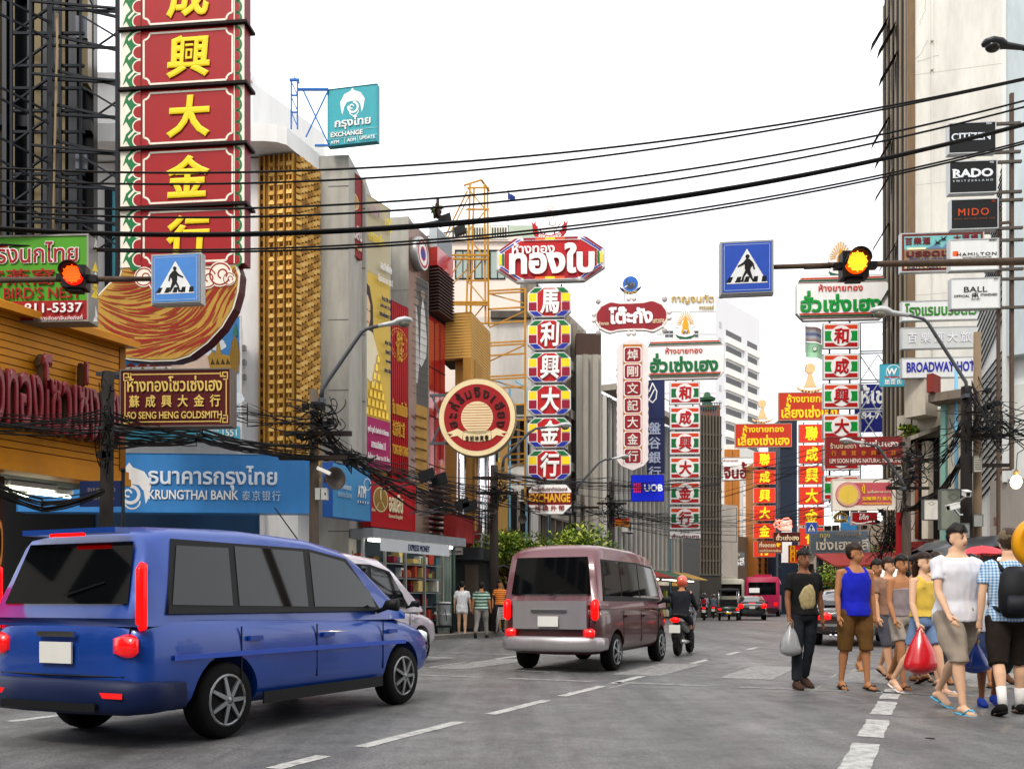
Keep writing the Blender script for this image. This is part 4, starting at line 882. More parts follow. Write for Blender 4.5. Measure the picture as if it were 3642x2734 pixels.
# --- bank posters and fascias
rc = (438, 1128, 858, 1572); SKYB = sm('#3f86c4'); GT = M('#b08a3a', .4, .3, .4, 8, streak=False)
def poster(mb, W, H, y):
    X = lambda a: (a-438)/420*W
    Zz = lambda c: H*(1-(c-1128)/444)
    L_ = [0]
    def pp(pts, m): L_[0] += 1; yy = y-.0012*L_[0]; mb.prism([(X(a), Zz(c)) for a, c in pts], yy, yy+.001, m)
    pp([(442, 1132), (852, 1132), (852, 1300), (442, 1300)], SKYB); pp([(442, 1300), (852, 1300), (852, 1520), (442, 1520)], sm('#c9d8e4'))
    for cx, cy, r in ((740, 1180, 26), (775, 1230, 30), (720, 1260, 40), (790, 1150, 22), (680, 1290, 46), (840, 1420, 30), (835, 1480, 26)): pp([(cx+r*cos(a)*(1+.12*sin(5*a)), cy+r*.7*sin(a)) for a in [i*pi/9 for i in range(18)]], sm('#dfeaf2'))
    pp([(445, 1300), (640, 1286), (720, 1262), (760, 1270), (760, 1330), (445, 1330)], sm('#e2c7b4'))          # pale skin-coloured band of the poster
    for i in range(4): pp([(447+i*42, 1330), (447+i*42, 1302), (468+i*42, 1288), (488+i*42, 1302), (488+i*42, 1330)], WHT); pp([(445+i*42, 1303), (468+i*42, 1286), (490+i*42, 1303)], sm('#8e3324')); pp([(462+i*42, 1330), (462+i*42, 1310), (468+i*42, 1302), (474+i*42, 1310), (474+i*42, 1330)], GT)
    pp([(742, 1272), (760, 1250), (770, 1262), (775, 1220), (779, 1205), (783, 1222), (790, 1262), (840, 1276), (846, 1312), (750, 1312)], GT)
    for i in range(5): pp([(752+i*18, 1300), (758+i*18, 1278), (768+i*18, 1300)], sm('#4b3a22'))
    pp([(826, 1330), (820, 1262), (828, 1220), (838, 1196), (848, 1220), (854, 1262), (850, 1330)], M('#8f6f2e', .4, .3, .5, 10, streak=False)); pp([(832, 1200), (836, 1170), (840, 1150), (844, 1170), (848, 1200)], sm('#3f7a58'))
    pp([(442, 1520), (856, 1520), (856, 1568), (442, 1568)], sm('#53b0c6'))
t, W, H = sign('bank_poster', 'blue sky poster with golden temple roofs and call centre strip on the white wall', *rc, 23.6, 4, WHT, WHT, .06, [('f', poster), ('r', .0, .885, .99, .89, WHT), Tx(rc, 'CALL CENTER', 703, 1530, 784, 1538, WHT, .02), Tx(rc, 'www.ktb.co.th', 700, 1543, 784, 1553, WHT, .01), Rx(rc, 788, 1528, 789.5, 1554, WHT), Tx(rc, '1551', 796, 1529, 846, 1555, WHT, .02)], bw=.004, cat='poster')
for ch in t.children:
    if ch.name.startswith('lettering'): ch.location.y = -.03
KB = M('#3f86c8', .4, 0, .3, 1.2)
rc = (60, 1612, 1113, 1822)
def ele(mb, W, H, y, cx=None, cz=None, s=None, m=None):       # the curling bird emblem of the bank
    m = m or WHT; X = W*.375 if cx is None else cx; Zc = H*.44 if cz is None else cz; s = s or H*.4
    mb.prism([(X+a*s, Zc+c*s) for a, c in ((-.9, .1), (-.6, .62), (-.15, .8), (.0, 1.0), (.15, .8), (.62, .62), (.92, .15), (.8, -.5), (.68, -.75), (.6, -.2), (.4, .05), (0, .1), (-.4, .05), (-.6, -.25), (-.75, -.8), (-.85, -.4))], y, y+.003, m)
    ring(mb, X+.05*s, Zc-.35*s, .28*s, .42*s, y-.001, m, -200, 90, 20); ring(mb, X-.05*s, Zc-.3*s, .1*s, .18*s, y-.001, m, 0, 300, 14); ring(mb, X+.12*s, Zc-.62*s, .3*s, .36*s, y-.002, m, 180, 360, 12)
t, W, H = sign('bank_fascia', 'long light blue bank fascia with white Thai and English lettering', *rc, 21.6, -4, KB, KB, .5, [('f', lambda mb, W, H, y: ele(mb, W, H, y)), Tx(rc, 'ธนาคารกรุงไทย', 524, 1654, 984, 1742, M('#dfe9f2', .5), .035), Tx(rc, 'KRUNGTHAI BANK', 524, 1742, 845, 1776, WHT, .03), Tx(rc, '泰京银行', 858, 1742, 996, 1778, M('#bcd6ec', .5), .0, 0, .12)], bw=.004)
rc = (1180, 1655, 1316, 1845); t, W, H = sign('cash_machine_sign', 'light blue cash machine sign between the loudspeaker and the red bank sign', *rc, 24.2, -62, M('#4a8fc0', .4, 0, .2), M('#2a64b8', .4), .3, [Tx(rc, 'KTB', 1195, 1680, 1214, 1712, WHT, .03), Tx(rc, 'Convenience', 1196, 1722, 1244, 1744, M('#cfe2ee', .5), .0, .2), Tx(rc, 'บริการสะดวก ด้วยสบาย', 1197, 1750, 1245, 1772, M('#a9cbe0', .5), .0), Tx(rc, 'ATM', 1266, 1722, 1296, 1764, WHT, .05), ('o', .905, .3, .1, .115, WHT, 0, 360, 24, 1.0)]+[Rx(rc, 1267+4*i, 1776, 1270+4*i, 1784, (WHT, NAVY)[i % 2]) for i in range(9)], bw=.004)
def coin(mb, W, H, y, cx=.5, cy=.5, r=.4, m=None):
    m = m or GT; X = W*cx; Zc = H*(1-cy); 
    mb.prism([(X+cos(a*pi/14)*r, Zc+sin(a*pi/14)*r) for a in range(28)], y, y+.003, M('#a8823a', .35, .4, .3, 9, streak=False)); ring(mb, X, Zc, r*.86, r*.92, y-.001, CREAM); line(mb, [(X-r*.5, Zc-r*.62), (X, Zc+.02), (X+r*.5, Zc-.62*r)], r*.06, y-.002, CREAM); line(mb, [(X, Zc), (X, Zc+r*.7)], r*.1, y-.002, CREAM)
    for i in range(14): ring(mb, X+r*.6*(noise.random()-.5), Zc+r*(.6*noise.random()-.5), r*.06, r*.09, y-.003, m, 0, 300, 8)
rc = (1316, 1700, 1474, 1880); t, W, H = sign('savings_bank_sign', 'red savings bank sign with gold medallion beside the light blue cash machine sign', *rc, 26.6, -62, sm('#b01c24'), RED, .3, [('f', lambda mb, W, H, y: coin(mb, W, H, y, .22, .46, W*.17)), Tx(rc, 'ธนาคาร', 1377, 1731, 1392, 1746, CREAM, .02), Tx(rc, 'ออมสิน', 1377, 1756, 1426, 1822, CREAM, .05), Tx(rc, 'Government Savings Bank', 1377, 1828, 1426, 1846, CREAM, .0), Tx(rc, 'เพื่อประชา', 1318, 1812, 1330, 1828, CREAM, .02)], bw=.004)
rc = (1236, 618, 1286, 912); t, W, H = sign('savings_bank_banner', 'tall dark red bank panel with gold medallion on the grey bank building', *rc, 25.6, -66, sm('#86181c'), sm('#86181c'), .15, [('f', lambda mb, W, H, y: coin(mb, W, H, y, .45, .34, W*.34)), Tx(rc, 'ธนาคาร', 1238, 768, 1250, 786, CREAM, .02), Tx(rc, 'ออมสิน', 1236, 800, 1283, 850, M('#d8c9c4', .5), .04), Tx(rc, 'Government Savings Bank', 1240, 868, 1283, 888, CREAM, .0)], bw=.003)
# exchange sign on the roof with its blue mast
rc = (1166, 310, 1343, 513); TEAL2 = sm('#39a0ab'); PT = (1150, 26)
t, W, H = sign('exchange_sign', 'teal bank exchange sign cantilevered from a blue roof mast', *rc, 24.5, 12, TEAL2, M('#2b8ea0', .4), .16, [('f', lambda mb, W, H, y: ele(mb, W, H, y, W*.5, H*.73, W*.27)), Tx(rc, 'กรุงไทย', 1192, 416, 1320, 460, WHT, .045), ('r', .0, .755, 1, .762, M('#9fd8dc', .5)), Tx(rc, 'EXCHANGE', 1178, 467, 1292, 484, WHT, .05), ('r', .0, .878, 1, .885, M('#9fd8dc', .5)), Tx(rc, 'ATM', 1178, 496, 1208, 508, WHT, .04), Tx(rc, 'ADM', 1236, 494, 1268, 506, WHT, .04), Tx(rc, 'UPDATE', 1282, 492, 1336, 504, WHT, .04), Rx(rc, 1228, 490, 1229, 510, WHT), Rx(rc, 1275, 488, 1276, 508, WHT)], bw=.006)
BM = M('#2a66ae', .5, .2, .3); b = MB(); b.T = (Matrix.Translation(loc_ := Vector(t.location)) @ Matrix.Rotation(t.rotation_euler.z, 4, 'Z')).inverted()
A_ = lambda x, y, Z=24.6: P(x, y, Z)
for c_ in (((1036, 285), (1036, 460)), ((1058, 285), (1058, 460)), ((1036, 285), (1058, 285)), ((1036, 340), (1058, 340)), ((1036, 400), (1058, 400))):
    for Z in (24.6, 24.9): b.bar(A_(*c_[0], Z), A_(*c_[1], Z), .025, BM)
for y in (290, 345, 400): b.bar(A_(1036, y), A_(1058, y+50), .018, BM)
for c_, r in ((((1058, 318), (1168, 318)), .035), (((1058, 322), (1165, 322)), .02), (((1080, 325), (1168, 512)), .028), (((1166, 325), (1088, 488)), .022), (((1120, 518), (1170, 518)), .035), (((1030, 285), (1064, 285)), .04), (((1047, 278), (1064, 296)), .03)): b.bar(A_(*c_[0]), A_(*c_[1]), r, BM)
b.build('mast', t)
# tall street-side billboards
rc = (1294, 715, 1386, 1665)
t, W, H = frame(*rc, 27.2, -62)[0:1] and (None, 0, 0) if False else sign('gold_billboard', 'tall yellow billboard with stacked gold bars and magenta strip along the left facade', *rc, 27.1, -62, M('#cfae4a', .35, 0, .25, .3), WHT, .12, [], bw=.002, cat='billboard')
b = MB(); n = 0
def lay(): global n; n += 1; return -.014-.002*n
b.box((0, lay(), H*.72), (W, -.0125, H), M('#b9ae8e', .5, 0, .2, .4)); y = lay(); b.box((0, y, .0), (W, y+.0015, H*.185), sm('#a01e5a'))
HAIR = sm('#3a2a20'); SK = sm('#d8b48c')
y = lay(); b.prism([(0, H*.34), (W*.2, H*.38), (W*.34, H*.5), (W*.32, H*.6), (W*.2, H*.665), (0, H*.68)], y, y+.0015, HAIR); y = lay(); b.prism([(0, H*.5), (W*.14, H*.505), (W*.22, H*.545), (W*.22, H*.6), (W*.13, H*.63), (0, H*.635)], y, y+.0015, SK); y = lay(); b.prism([(0, H*.33), (W*.45, H*.3), (W*.55, H*.42), (W*.3, H*.5), (0, H*.505)], y, y+.0015, sm('#e0d4b4'))
for (ex, ez) in ((.06, .575), (.16, .572)): y = lay(); b.box((W*ex, y, H*ez), (W*(ex+.06), y+.0015, H*(ez+.004)), BLK)
y = lay(); b.box((W*.08, y, H*.53), (W*.16, y+.0015, H*.534), sm('#a84a3a'))
for r_ in range(7):
    for c_ in range(6-r_//1 if r_ < 5 else 1):
        x = W*(.02+.155*c_+.07*r_); z = H*(.19+.034*r_)
        if x+W*.17 > W: continue
        y = lay() if c_ == 0 else y; b.prism([(x, z), (x+W*.15, z), (x+W*.125, z+H*.03), (x+W*.025, z+H*.03)], y, y+.0015, M('#c99a1c', .2, .6, .2, 3)); b.prism([(x+W*.03, z+H*.004), (x+W*.12, z+H*.004), (x+W*.105, z+H*.026), (x+W*.045, z+H*.026)], y-.0006, y-.0001, M('#e8c645', .15, .6, .1, 3))
b.build('picture', t)
for s_, a_, c_, e_, g_, m_ in (('ออมสิน', .05, .93, .55, .975, M('#b89aa8', .5)), ('สลากออมสิน', .05, .83, .6, .87, YEL), ('100', .68, .9, .95, .95, YEL), ('ออมสินพิเศษ', .5, .745, .95, .775, WHT), ('ลุ้นทองฉลอง 100 ปี', .42, .69, .97, .725, WHT), ('จำนวน 500 รางวัล', .55, .63, .95, .65, NAVY), ('มูลค่ารวมกว่า 20 ล้าน', .5, .6, .95, .62, NAVY), ('รวมตลอดโครงการ 1100', .45, .57, .95, .59, NAVY), ('หน่วยละ 50 บาท', .68, .47, .95, .49, NAVY), ('ฝากครบ 3 ปี', .7, .435, .95, .455, NAVY), ('รับดอกเบี้ยสูง', .7, .4, .95, .42, NAVY), ('หน่วยละ 3.00 บาท', .66, .365, .95, .385, NAVY), ('ทุกเร็ว ถูกเร็ว รับฝากถึง 30 กันยายน', .02, .12, .82, .15, WHT), ('สลากออมสินพิเศษ 3 ปี', .15, .07, .7, .1, WHT), ('ลุ้นโชค ทุกเดือน รวม 30 ล้าน', .02, .02, .85, .05, WHT)):
    bb = MB(); text_into(bb, s_, a_*W, c_*H, e_*W, g_*H, -.12, m_, .02, depth=.01); bb.build('lettering', t)
rc = (1389, 1082, 1451, 1705); BR_ = M('#a3141a', .35, 0, .25, 2); GD = sm('#cf9a32')
t, W, H = sign('red_banner', 'long red fabric banner with round gold dragon emblem beside the gold billboard', *rc, 28.4, -62, BR_, BR_, .05, [('o', .45, .23, .085, .092, GD), ('o', .45, .23, .07, .074, GD), Tx(rc, '同仁堂', 1408, 1180, 1426, 1290, GD, .03), Tx(rc, 'จีน ถงเหยินถัง', 1391, 1425, 1444, 1480, GD, .04), Tx(rc, '北京同仁堂', 1391, 1500, 1434, 1556, GD, .02), Tx(rc, 'TONG REN TANG', 1391, 1585, 1447, 1620, GD, .04)]+[('o', .45+.16*cos(i), .23+.045*sin(i), .008, .014, GD, 30*i, 30*i+200) for i in range(9)], bw=.002, cat='banner')
b = MB()
for i in range(9): b.bar((W*(i+.4)/9, -.02, 0), (W*(i+.5)/9, -.02, H), .012, BR_, n=6)
b.build('fold', t)
rc = (1458, 990, 1521, 1740); t, W, H = sign('portrait_billboard', 'tall grey billboard with two pale figures above a tan strip on the metal building', *rc, 29.5, -62, M('#55524f', .3, .1, .25, .6), M('#b9b6ae', .4, .4, .2), .1, [('r', .02, .6, .98, .995, M('#a9803f', .5, 0, .3)), ('p', [(.1, .38), (.2, .2), (.3, .12), (.42, .2), (.5, .4), (.4, .5), (.2, .5)], sm('#b9b6b0')), ('p', [(.5, .4), (.58, .15), (.68, .08), (.8, .14), (.92, .28), (.88, .36), (.6, .42)], sm('#c5c3be')), ('c', .3, .115, .022, sm('#8a7868')), ('c', .68, .07, .02, sm('#8a7868'))]+[('r', .03, .03+.035*i, .97, .032+.035*i, M('#3b3937', .5)) for i in range(16)]+[Tx(rc, 'ทรงพระเจริญ ยิ่งยืนนาน', 1466, 1475+38*i, 1506, 1492+38*i, M('#6a4a24', .6), .0) for i in range(6)], bw=.01, cat='billboard')
p = P(1502, 903, 29.3); t = thing('round_bank_sign', 'round white and red bank badge sign projecting from the brown metal wall', 'sign', p, R(74))
b = MB(); b.lathe([(.52, -.3), (.52, 0), (.5, .02)], ALU, n=32, axis='y'); b.build('cabinet', t)
b = MB(); ring(b, 0, 0, .0, .49, -.03, WHT); ring(b, 0, 0, .36, .44, -.034, RED); ring(b, 0, 0, .0, .22, -.034, sm('#b02030')); b.prism([(-.1, -.15), (.1, -.15), (.15, .05), (0, .18), (-.15, .05)], -.04, -.036, BLU); b.build('face', t)
# --- round red sign (its mascot is left out), octagon tower sign
p = P(1697, 1485, 22); r = 139/F*22; t = thing('round_shop_sign', 'round red and cream shop sign with a ribbon on steel brackets', 'sign', p, -R(5)); DRED = sm('#9c1a1e'); CRS = sm('#e6d2a4')
b = MB(); b.lathe([(r, -.25), (r, 0), (r*.985, .02)], M('#8a7a58', .5, .2, .4), n=48, axis='y'); b.build('cabinet', t)
b = MB(); ring(b, 0, 0, 0, r*.98, -.024, CRS, n=48); ring(b, 0, 0, 0, r*.855, -.028, DRED, n=48); ring(b, 0, 0, 0, r*.41, -.032, CRS, n=40)
for i in range(11):
    z = r*(-.36+.068*i); hw = sqrt(max(0, (r*.39)**2-z*z)); b.box((-hw, -.0345, z), (hw, -.0325, z+.012), DRED)
y = -.04; b.prism([(-.36*r, -.43*r), (-.34*r, -.2*r-.14*r)]+[(r*.36*(-1+i/4), r*(-.36-.1*cos((i/4-1)*1.2)+.02)) for i in range(9)]+[(.34*r, -.34*r), (.36*r, -.43*r)]+[(r*.36*(1-i/4), r*(-.56-.06*cos((i/4-1)*1.4))) for i in range(9)], y, y+.003, CRS)
for sx in (-1, 1): b.prism([(sx*a*r, c*r) for a, c in ((.36, -.36), (.5, -.28), (.8, -.4), (.62, -.42), (.72, -.5), (.5, -.46), (.38, -.56))], y-.001, y+.003, CRS)
b.build('face', t)
b = MB(); arc_text(b, 'ฮะกี่ลิ้มจิงเฮียง', 0, 0, r*.62, 196, -16, r*.2, -.034, sm('#2a1210'), .045); b.build('lettering', t)
b = MB()
for i, ch in enumerate('合記林真香'): text_into(b, ch, r*(-.3+.125*i), r*(-.57-.03*cos((i-2)*.5)), r*(-.2+.125*i), r*(-.44-.03*cos((i-2)*.5)), -.044, sm('#2a1210'), .02)
b.build('lettering', t)
b = MB()
for z in (.62, -.62): b.box((-r*1.25, .1, z*r-.03), (-r*.5, .16, z*r+.03), STEEL)
b.bar((-r*1.2, .13, .62*r), (-r*.98, .13, .1*r), .03, STEEL); b.bar((-r*1.2, .13, -.62*r), (-r*.95, .13, -.1*r), .03, STEEL); b.build('bracket', t)
# yellow lattice tower
q = G(1695, 37); t = thing('lattice_tower', 'yellow rusty lattice tower holding the octagon gold shop sign column', 'tower', (q.x, q.y, .13)); YT = M('#b8842c', .6, .3, .5, 3)
for x, Z in ((1658, 36.5), (1672, 38), (1727, 36.5), (1738, 38)): bars('post', t, [((x+(14 if x < 1700 else -4), 655 if Z < 37 else 668, Z), (x, 1150 if Z < 37 else 1160, Z), .055)], YT)
bars('rail', t, [((a, y, Z), (c_, y, Z), .04) for y in (668, 745, 840, 908, 998, 1075, 1150) for a, c_, Z in ((1662, 1730, 36.5), (1672, 1740, 38))]+[((1660, y, 36.5), (1672, y+2, 38), .04) for y in (745, 908, 1075)], YT)
bars('brace', t, [((1662, y, 36.5), (1730, y+82, 36.5), .03) for y in (668, 840, 998)]+[((1730, y, 36.5), (1662, y+82, 36.5), .03) for y in (745, 908, 1075)]+[((1650, 660, 36.5), (1712, 640, 36.5), .04), ((1712, 640, 36.5), (1740, 680, 37), .045), ((1662, 680, 36.5), (1560, 890, 36), .04), ((1667, 700, 36.5), (1580, 870, 36), .03), ((1660, 900, 36.5), (1582, 1010, 36), .03), ((1660, 960, 36.5), (1582, 1040, 36), .03)], YT)
bars('arm', t, [((1735, y, 36.6), (1872, y-8, 36.2), .04) for y in (1035, 1045, 1100, 1150, 1220, 1230, 1265, 1340, 1350, 1382, 1445, 1500, 1560, 1620, 1640, 1720)]+[((1740, y, 36.8), (1870, y+35, 36.2), .03) for y in (1045, 1350, 1500)]+[((1740, y+60, 36.8), (1870, y, 36.2), .03) for y in (1105, 1225, 1560, 1640)], YT)
bars('rail', t, [((1580, y, 36), (1735, y+(2 if i % 2 else 0), 36.4), .05) for i, y in enumerate((908, 920, 1075, 1082))], YT)
bars('post', t, [((1868, 1030, 36.2), (1868, 1790, 36.2), .06), ((1700, 1150, 36.6), (1700, 2070, 36.6), .09)], YT)
# octagon header and column
rc = (1766, 842, 2152, 1000); OCT = [(0, .3), (.19, .0), (.81, .0), (1, .3), (1, .7), (.81, 1), (.19, 1), (0, .7)]
RB = sm('#b31a1f'); DRB = sm('#8e1430')
def octel():
    e = [('p', [(.03, .31), (.2, .03), (.8, .03), (.97, .31), (.97, .69), (.8, .97), (.2, .97), (.03, .69)], WHT), ('p', [(.075, .32), (.225, .085), (.775, .085), (.925, .32), (.925, .68), (.775, .915), (.225, .915), (.075, .68)], RB)]
    for s_ in (0, 1):
        for v in (0, 1):
            f = lambda pts: [((1-a if s_ else a), (1-c if v else c)) for a, c in pts]
            e += [('p', f([(.02, .29), (.17, .03), (.2, .03), (.035, .31)]), DRB), ('p', f([(.025, .34), (.2, .06), (.235, .06), (.06, .34)]), WHT), ('p', f([(.03, .335), (.205, .055), (.23, .055), (.05, .345)]), BLU)]
        f = lambda pts: [((1-a if s_ else a), c) for a, c in pts]
        e += [('r', *(lambda a, c: (min(a, c), .38, max(a, c), .62))(*(f([(.022, 0), (.045, 0)])[i][0] for i in (0, 1))), YEL), ('r', *(lambda a, c: (min(a, c), .36, max(a, c), .64))(*(f([(.052, 0), (.072, 0)])[i][0] for i in (0, 1))), GRN)]
    for v in (.035, .915):
        e += [('r', .25, v, .36, v+.05, DRB), ('r', .36, v, .45, v+.05, ORG), ('r', .45, v, .54, v+.05, YEL), ('r', .54, v, .63, v+.05, ORG), ('r', .63, v, .75, v+.05, DRB)]
    return e
t, W, H = sign('gold_shop_sign', 'octagonal red gold shop sign with white Thai lettering and striped corners', *rc, 36, 4, WHT, ALU, .3, octel()+[Tx(rc, 'ห้างทอง', 1822, 865, 1974, 905, WHT, .045), Tx(rc, 'ทองใบ', 1812, 870, 2115, 978, WHT, .075)], outline=OCT)
p = P(1955, 800, 36.2); t = thing('crown_emblem', 'white crown spire emblem with curled red ribbon on the octagonal sign', 'emblem', p, -R(4)); k_ = 36/F
b = MB(); b.prism([(x*k_, z*k_) for x, z in ((-55, -5), (-45, 8), (-20, 60), (-5, 135), (0, 145), (5, 135), (20, 60), (40, 8), (30, -5), (22, -22), (-28, -22))], 0, .12, WHT, M('#3a3a3a', .5)); b.build('spire', t)
b = MB()
for z, w_ in ((30, 17), (45, 13), (60, 11), (75, 7), (88, 4), (100, 2.5)): ring(b, 0, z*k_, w_*.55*k_, w_*.62*k_, -.01, sm('#b98a86'), 0, 360, 14, 1.6)
b.box((-20*k_, -.012, -14*k_), (20*k_, -.004, -12*k_), ORG)
for s_ in (-1, 1): ring(b, s_*11*k_, 8*k_, 11*k_, 12.5*k_, -.01, sm('#56786c'), 150 if s_ > 0 else -60, 390 if s_ > 0 else 30, 14)
b.build('ornament', t)
b = MB(); b.prism([(x*k_, z*k_) for x, z in ((-50, -15), (-30, -30), (0, -38), (30, -30), (50, -12), (60, -25), (40, -50), (0, -62), (-40, -52), (-58, -30))], -.02, .1, sm('#b31a1f'), M('#2b2b2b', .5))
for s_ in (-1, 1): b.prism([(s_*x*k_, z*k_) for x, z in ((46, -18), (60, -28), (62, 0), (66, 14), (57, 4), (50, 16), (50, 0), (42, -6))], -.03, .09, sm('#b31a1f'), WHT)
b.build('ribbon', t); b = MB(); arc_text(b, 'เลขที่ 97 เยาวราช', 0, 20*k_, 68*k_, 238, 302, 12*k_, -.035, WHT, .03, inward=True); b.build('lettering', t); b = MB(); b.box((-20*k_, .02, -75*k_), (-15*k_, .08, -20*k_), BLK); b.box((15*k_, .02, -75*k_), (20*k_, .08, -20*k_), BLK); b.build('stand', t)
def column(name, label, x0, x1, spans, Z, yaw, chars, els, cm, outline=None, chbox=(.25, .14, .75, .86), bold=.05, post=True, panel=WHT, cat='sign', th=.2, group=None):
    loc, rz, W, Ht = frame(x0, spans[0][0], x1, spans[-1][1], Z, yaw); t = thing(name, label, cat, loc, rz, group); yb = spans[-1][1]
    for (ya, yc), ch in zip(spans, chars):
        z0 = (yb-yc)/F*Z; h = (yc-ya)/F*Z; b = MB(); b.T = Matrix.Translation((0, 0, z0))
        if outline:
            b.prism([(a*W, h*(1-c)) for a, c in outline], 0, th, ALU); b.prism([(W/2+(a-.5)*W*.97, h/2+(.5-c)*h*.96) for a, c in outline], -.01, -.001, panel)
        else: b.box((0, 0, 0), (W, th, h), ALU); b.box((W*.02, -.01, h*.02), (W*.98, -.001, h*.98), panel)
        art(b, els, W, h, -.01); p = b.build('panel', t); b = MB(); b.T = Matrix.Translation((0, 0, z0))
        text_into(b, ch, chbox[0]*W, h*(1-chbox[3]), chbox[2]*W, h*(1-chbox[1]), -.01-.004*(len(els)+1), cm, bold, .05, depth=.04); b.build('lettering', p)
    if post:
        b = MB(); b.box((W*.2, th+.002, -.1), (W*.24, th+.1, Ht+.2), STEEL); b.box((W*.76, th+.002, -.1), (W*.8, th+.1, Ht+.2), STEEL); b.build('post', t)
    return t, W, Ht
OC2 = [(0, .2), (.16, 0), (.84, 0), (1, .2), (1, .8), (.84, 1), (.16, 1), (0, .8)]
oe = [('p', [(.2, .17), (.36, .03), (.64, .03), (.79, .17), (.79, .83), (.64, .97), (.36, .97), (.2, .83)] if False else [(.23, .2), (.38, .04), (.62, .04), (.77, .2), (.77, .8), (.62, .96), (.38, .96), (.23, .8)], RB)]
for s_ in (0, 1):
    f = lambda pts: [((1-a if s_ else a), c) for a, c in pts]
    oe += [('p', f([(.03, .22), (.21, .22), (.21, .48), (.03, .48)]), YEL), ('p', f([(.03, .51), (.21, .51), (.21, .78), (.03, .78)]), DRB), ('p', f([(.05, .19), (.17, .04), (.34, .04), (.22, .19)]), GRN), ('p', f([(.05, .81), (.17, .96), (.34, .96), (.22, .81)]), BLU)]
cy = [1074, 1190, 1306, 1422, 1538, 1653]
column('sign_column', 'column of six octagonal panels striped green, yellow and blue with white characters', 1876, 2031, [(c-54, c+54) for c in cy], 36, 3, '馬利興大金行', oe, WHT, OC2, (.29, .1, .73, .9), .05, th=.3)
rc = (1880, 1722, 2032, 1828); t, W, H = sign('exchange_board', 'white and maroon money exchange board under the octagonal panel column', *rc, 35.6, 3, WHT, ALU, .25, [('r', .0, .28, 1, .68, sm('#7c1216')), Tx(rc, 'รับแลกเงินตราต่างประเทศ', 1890, 1730, 2018, 1746, MAROON, .03), Tx(rc, 'EXCHANGE', 1882, 1755, 2028, 1786, sm('#e8b030'), .06), Tx(rc, '找換外幣', 1902, 1796, 2008, 1816, sm('#a01820'), .02, 0, .25)], outline=[(0, .2), (.12, 0), (.88, 0), (1, .2), (1, .72), (.8, 1), (.18, 1), (0, .72)], bw=.02)
# --- ornate maroon sign, its column, elephant medallion
rc = (2112, 1062, 2380, 1186); MR = M('#8e2029', .5, 0, .4, 1.5)
orn = []
for k in range(64):
    a = 2*pi*k/64; c_, s_ = cos(a), sin(a); e_ = .5
    x = .5+.47*(abs(c_)**.45)*(1 if c_ > 0 else -1); y = .5+.44*(abs(s_)**.5)*(1 if s_ > 0 else -1)
    wv = 1+.045*cos(8*a)
    orn.append((.5+(x-.5)*wv, .5+(y-.5)*(1+.09*cos(8*a+pi))))
t, W, H = sign('ornate_sign', 'maroon gold shop sign with scrolled white border and blocky white Thai letters', *rc, 44, 6, MR, M('#e4dcd8', .6, 0, .35, 2), .25, [Tx(rc, 'โต๊ะกัง', 2166, 1090, 2322, 1152, WHT, .075), Tx(rc, 'ห้างทอง', 2130, 1140, 2165, 1154, CREAM, .03), Tx(rc, 'เยาวราช', 2322, 1138, 2362, 1152, CREAM, .03)], outline=orn, bw=.055)
b = MB()
for cx_, cz_ in ((0, .5), (1, .5), (.5, 0), (.5, 1), (.06, .95), (.94, .95), (.06, .05), (.94, .05)):
    for d_ in (-1, 1): b.lathe([(.11, -.1), (.13, 0), (.06, .06), (0.01, .06)], M('#e4dcd8', .6, 0, .35, 2), (W*cx_+(.13*d_ if cx_ == .5 else 0), 0, H*cz_+(.14*d_ if cz_ == .5 else 0)), 14, 'y')
b.build('scroll', t)
p = P(2242, 1010, 44); r = 27/F*44; t = thing('elephant_medallion', 'blue round elephant medallion with navy ribbon above the ornate maroon sign', 'emblem', p, -R(6))
b = MB(); b.lathe([(r*1.12, -.12), (r*1.12, 0), (r*1.0, .02)], WHT, n=32, axis='y'); ring(b, 0, 0, 0, r, -.025, sm('#2b62b8')); b.build('disc', t)
b = MB(); b.prism([(a*r, c*r) for a, c in ((-.5, -.55), (-.55, -.1), (-.62, .35), (-.4, .72), (-.3, .66), (-.45, .38), (-.38, .05), (-.2, .15), (.1, .3), (.45, .2), (.72, -.1), (.6, -.45), (.2, -.7), (-.2, -.7))], -.032, -.027, sm('#3f4650')); b.prism([(a*r, c*r) for a, c in ((-.4, -.3), (-.75, -.5), (-.8, -.4), (-.4, -.15))], -.036, -.033, WHT); ring(b, .28*r, -.08*r, .2*r, .26*r, -.036, sm('#8b96a6'), -60, 200, 14); b.build('elephant', t)
b = MB(); b.prism([(a*r, c*r) for a, c in ((-1.5, -.3), (-1.1, -.55), (-.6, -.95), (0, -1.1), (.6, -.95), (1.1, -.55), (1.5, -.3), (1.3, -.75), (.7, -1.3), (0, -1.45), (-.7, -1.3), (-1.3, -.75))], -.05, -.03, sm('#1f2a55'), WHT); b.box((-.8*r, .0, -2.2*r), (-.72*r, .06, -1.2*r), BLK); b.box((.72*r, .0, -2.2*r), (.8*r, .06, -1.2*r), BLK); b.build('ribbon', t)
b = MB(); arc_text(b, 'ตราหัวช้าง', 0, r*.3, r*1.6, 242, 298, r*.28, -.053, GOLDL, .02, inward=True); b.build('lettering', t)
loc, rz, W, H = frame(2193, 1203, 2307, 1672, 44, 3); t = thing('ornate_sign_column', 'white scalloped vertical sign with seven maroon character panels under the ornate sign', 'sign', loc, rz)
b = MB(); pts = []; n = 26
for i in range(n+1): z = H*(.08+.84*i/n); pts.append((W*(1-.02*(i % 2)), z))
pts += [(W*.85, H*.965), (W*.65, H*.985), (W*.5, H), (W*.35, H*.985), (W*.15, H*.965)]
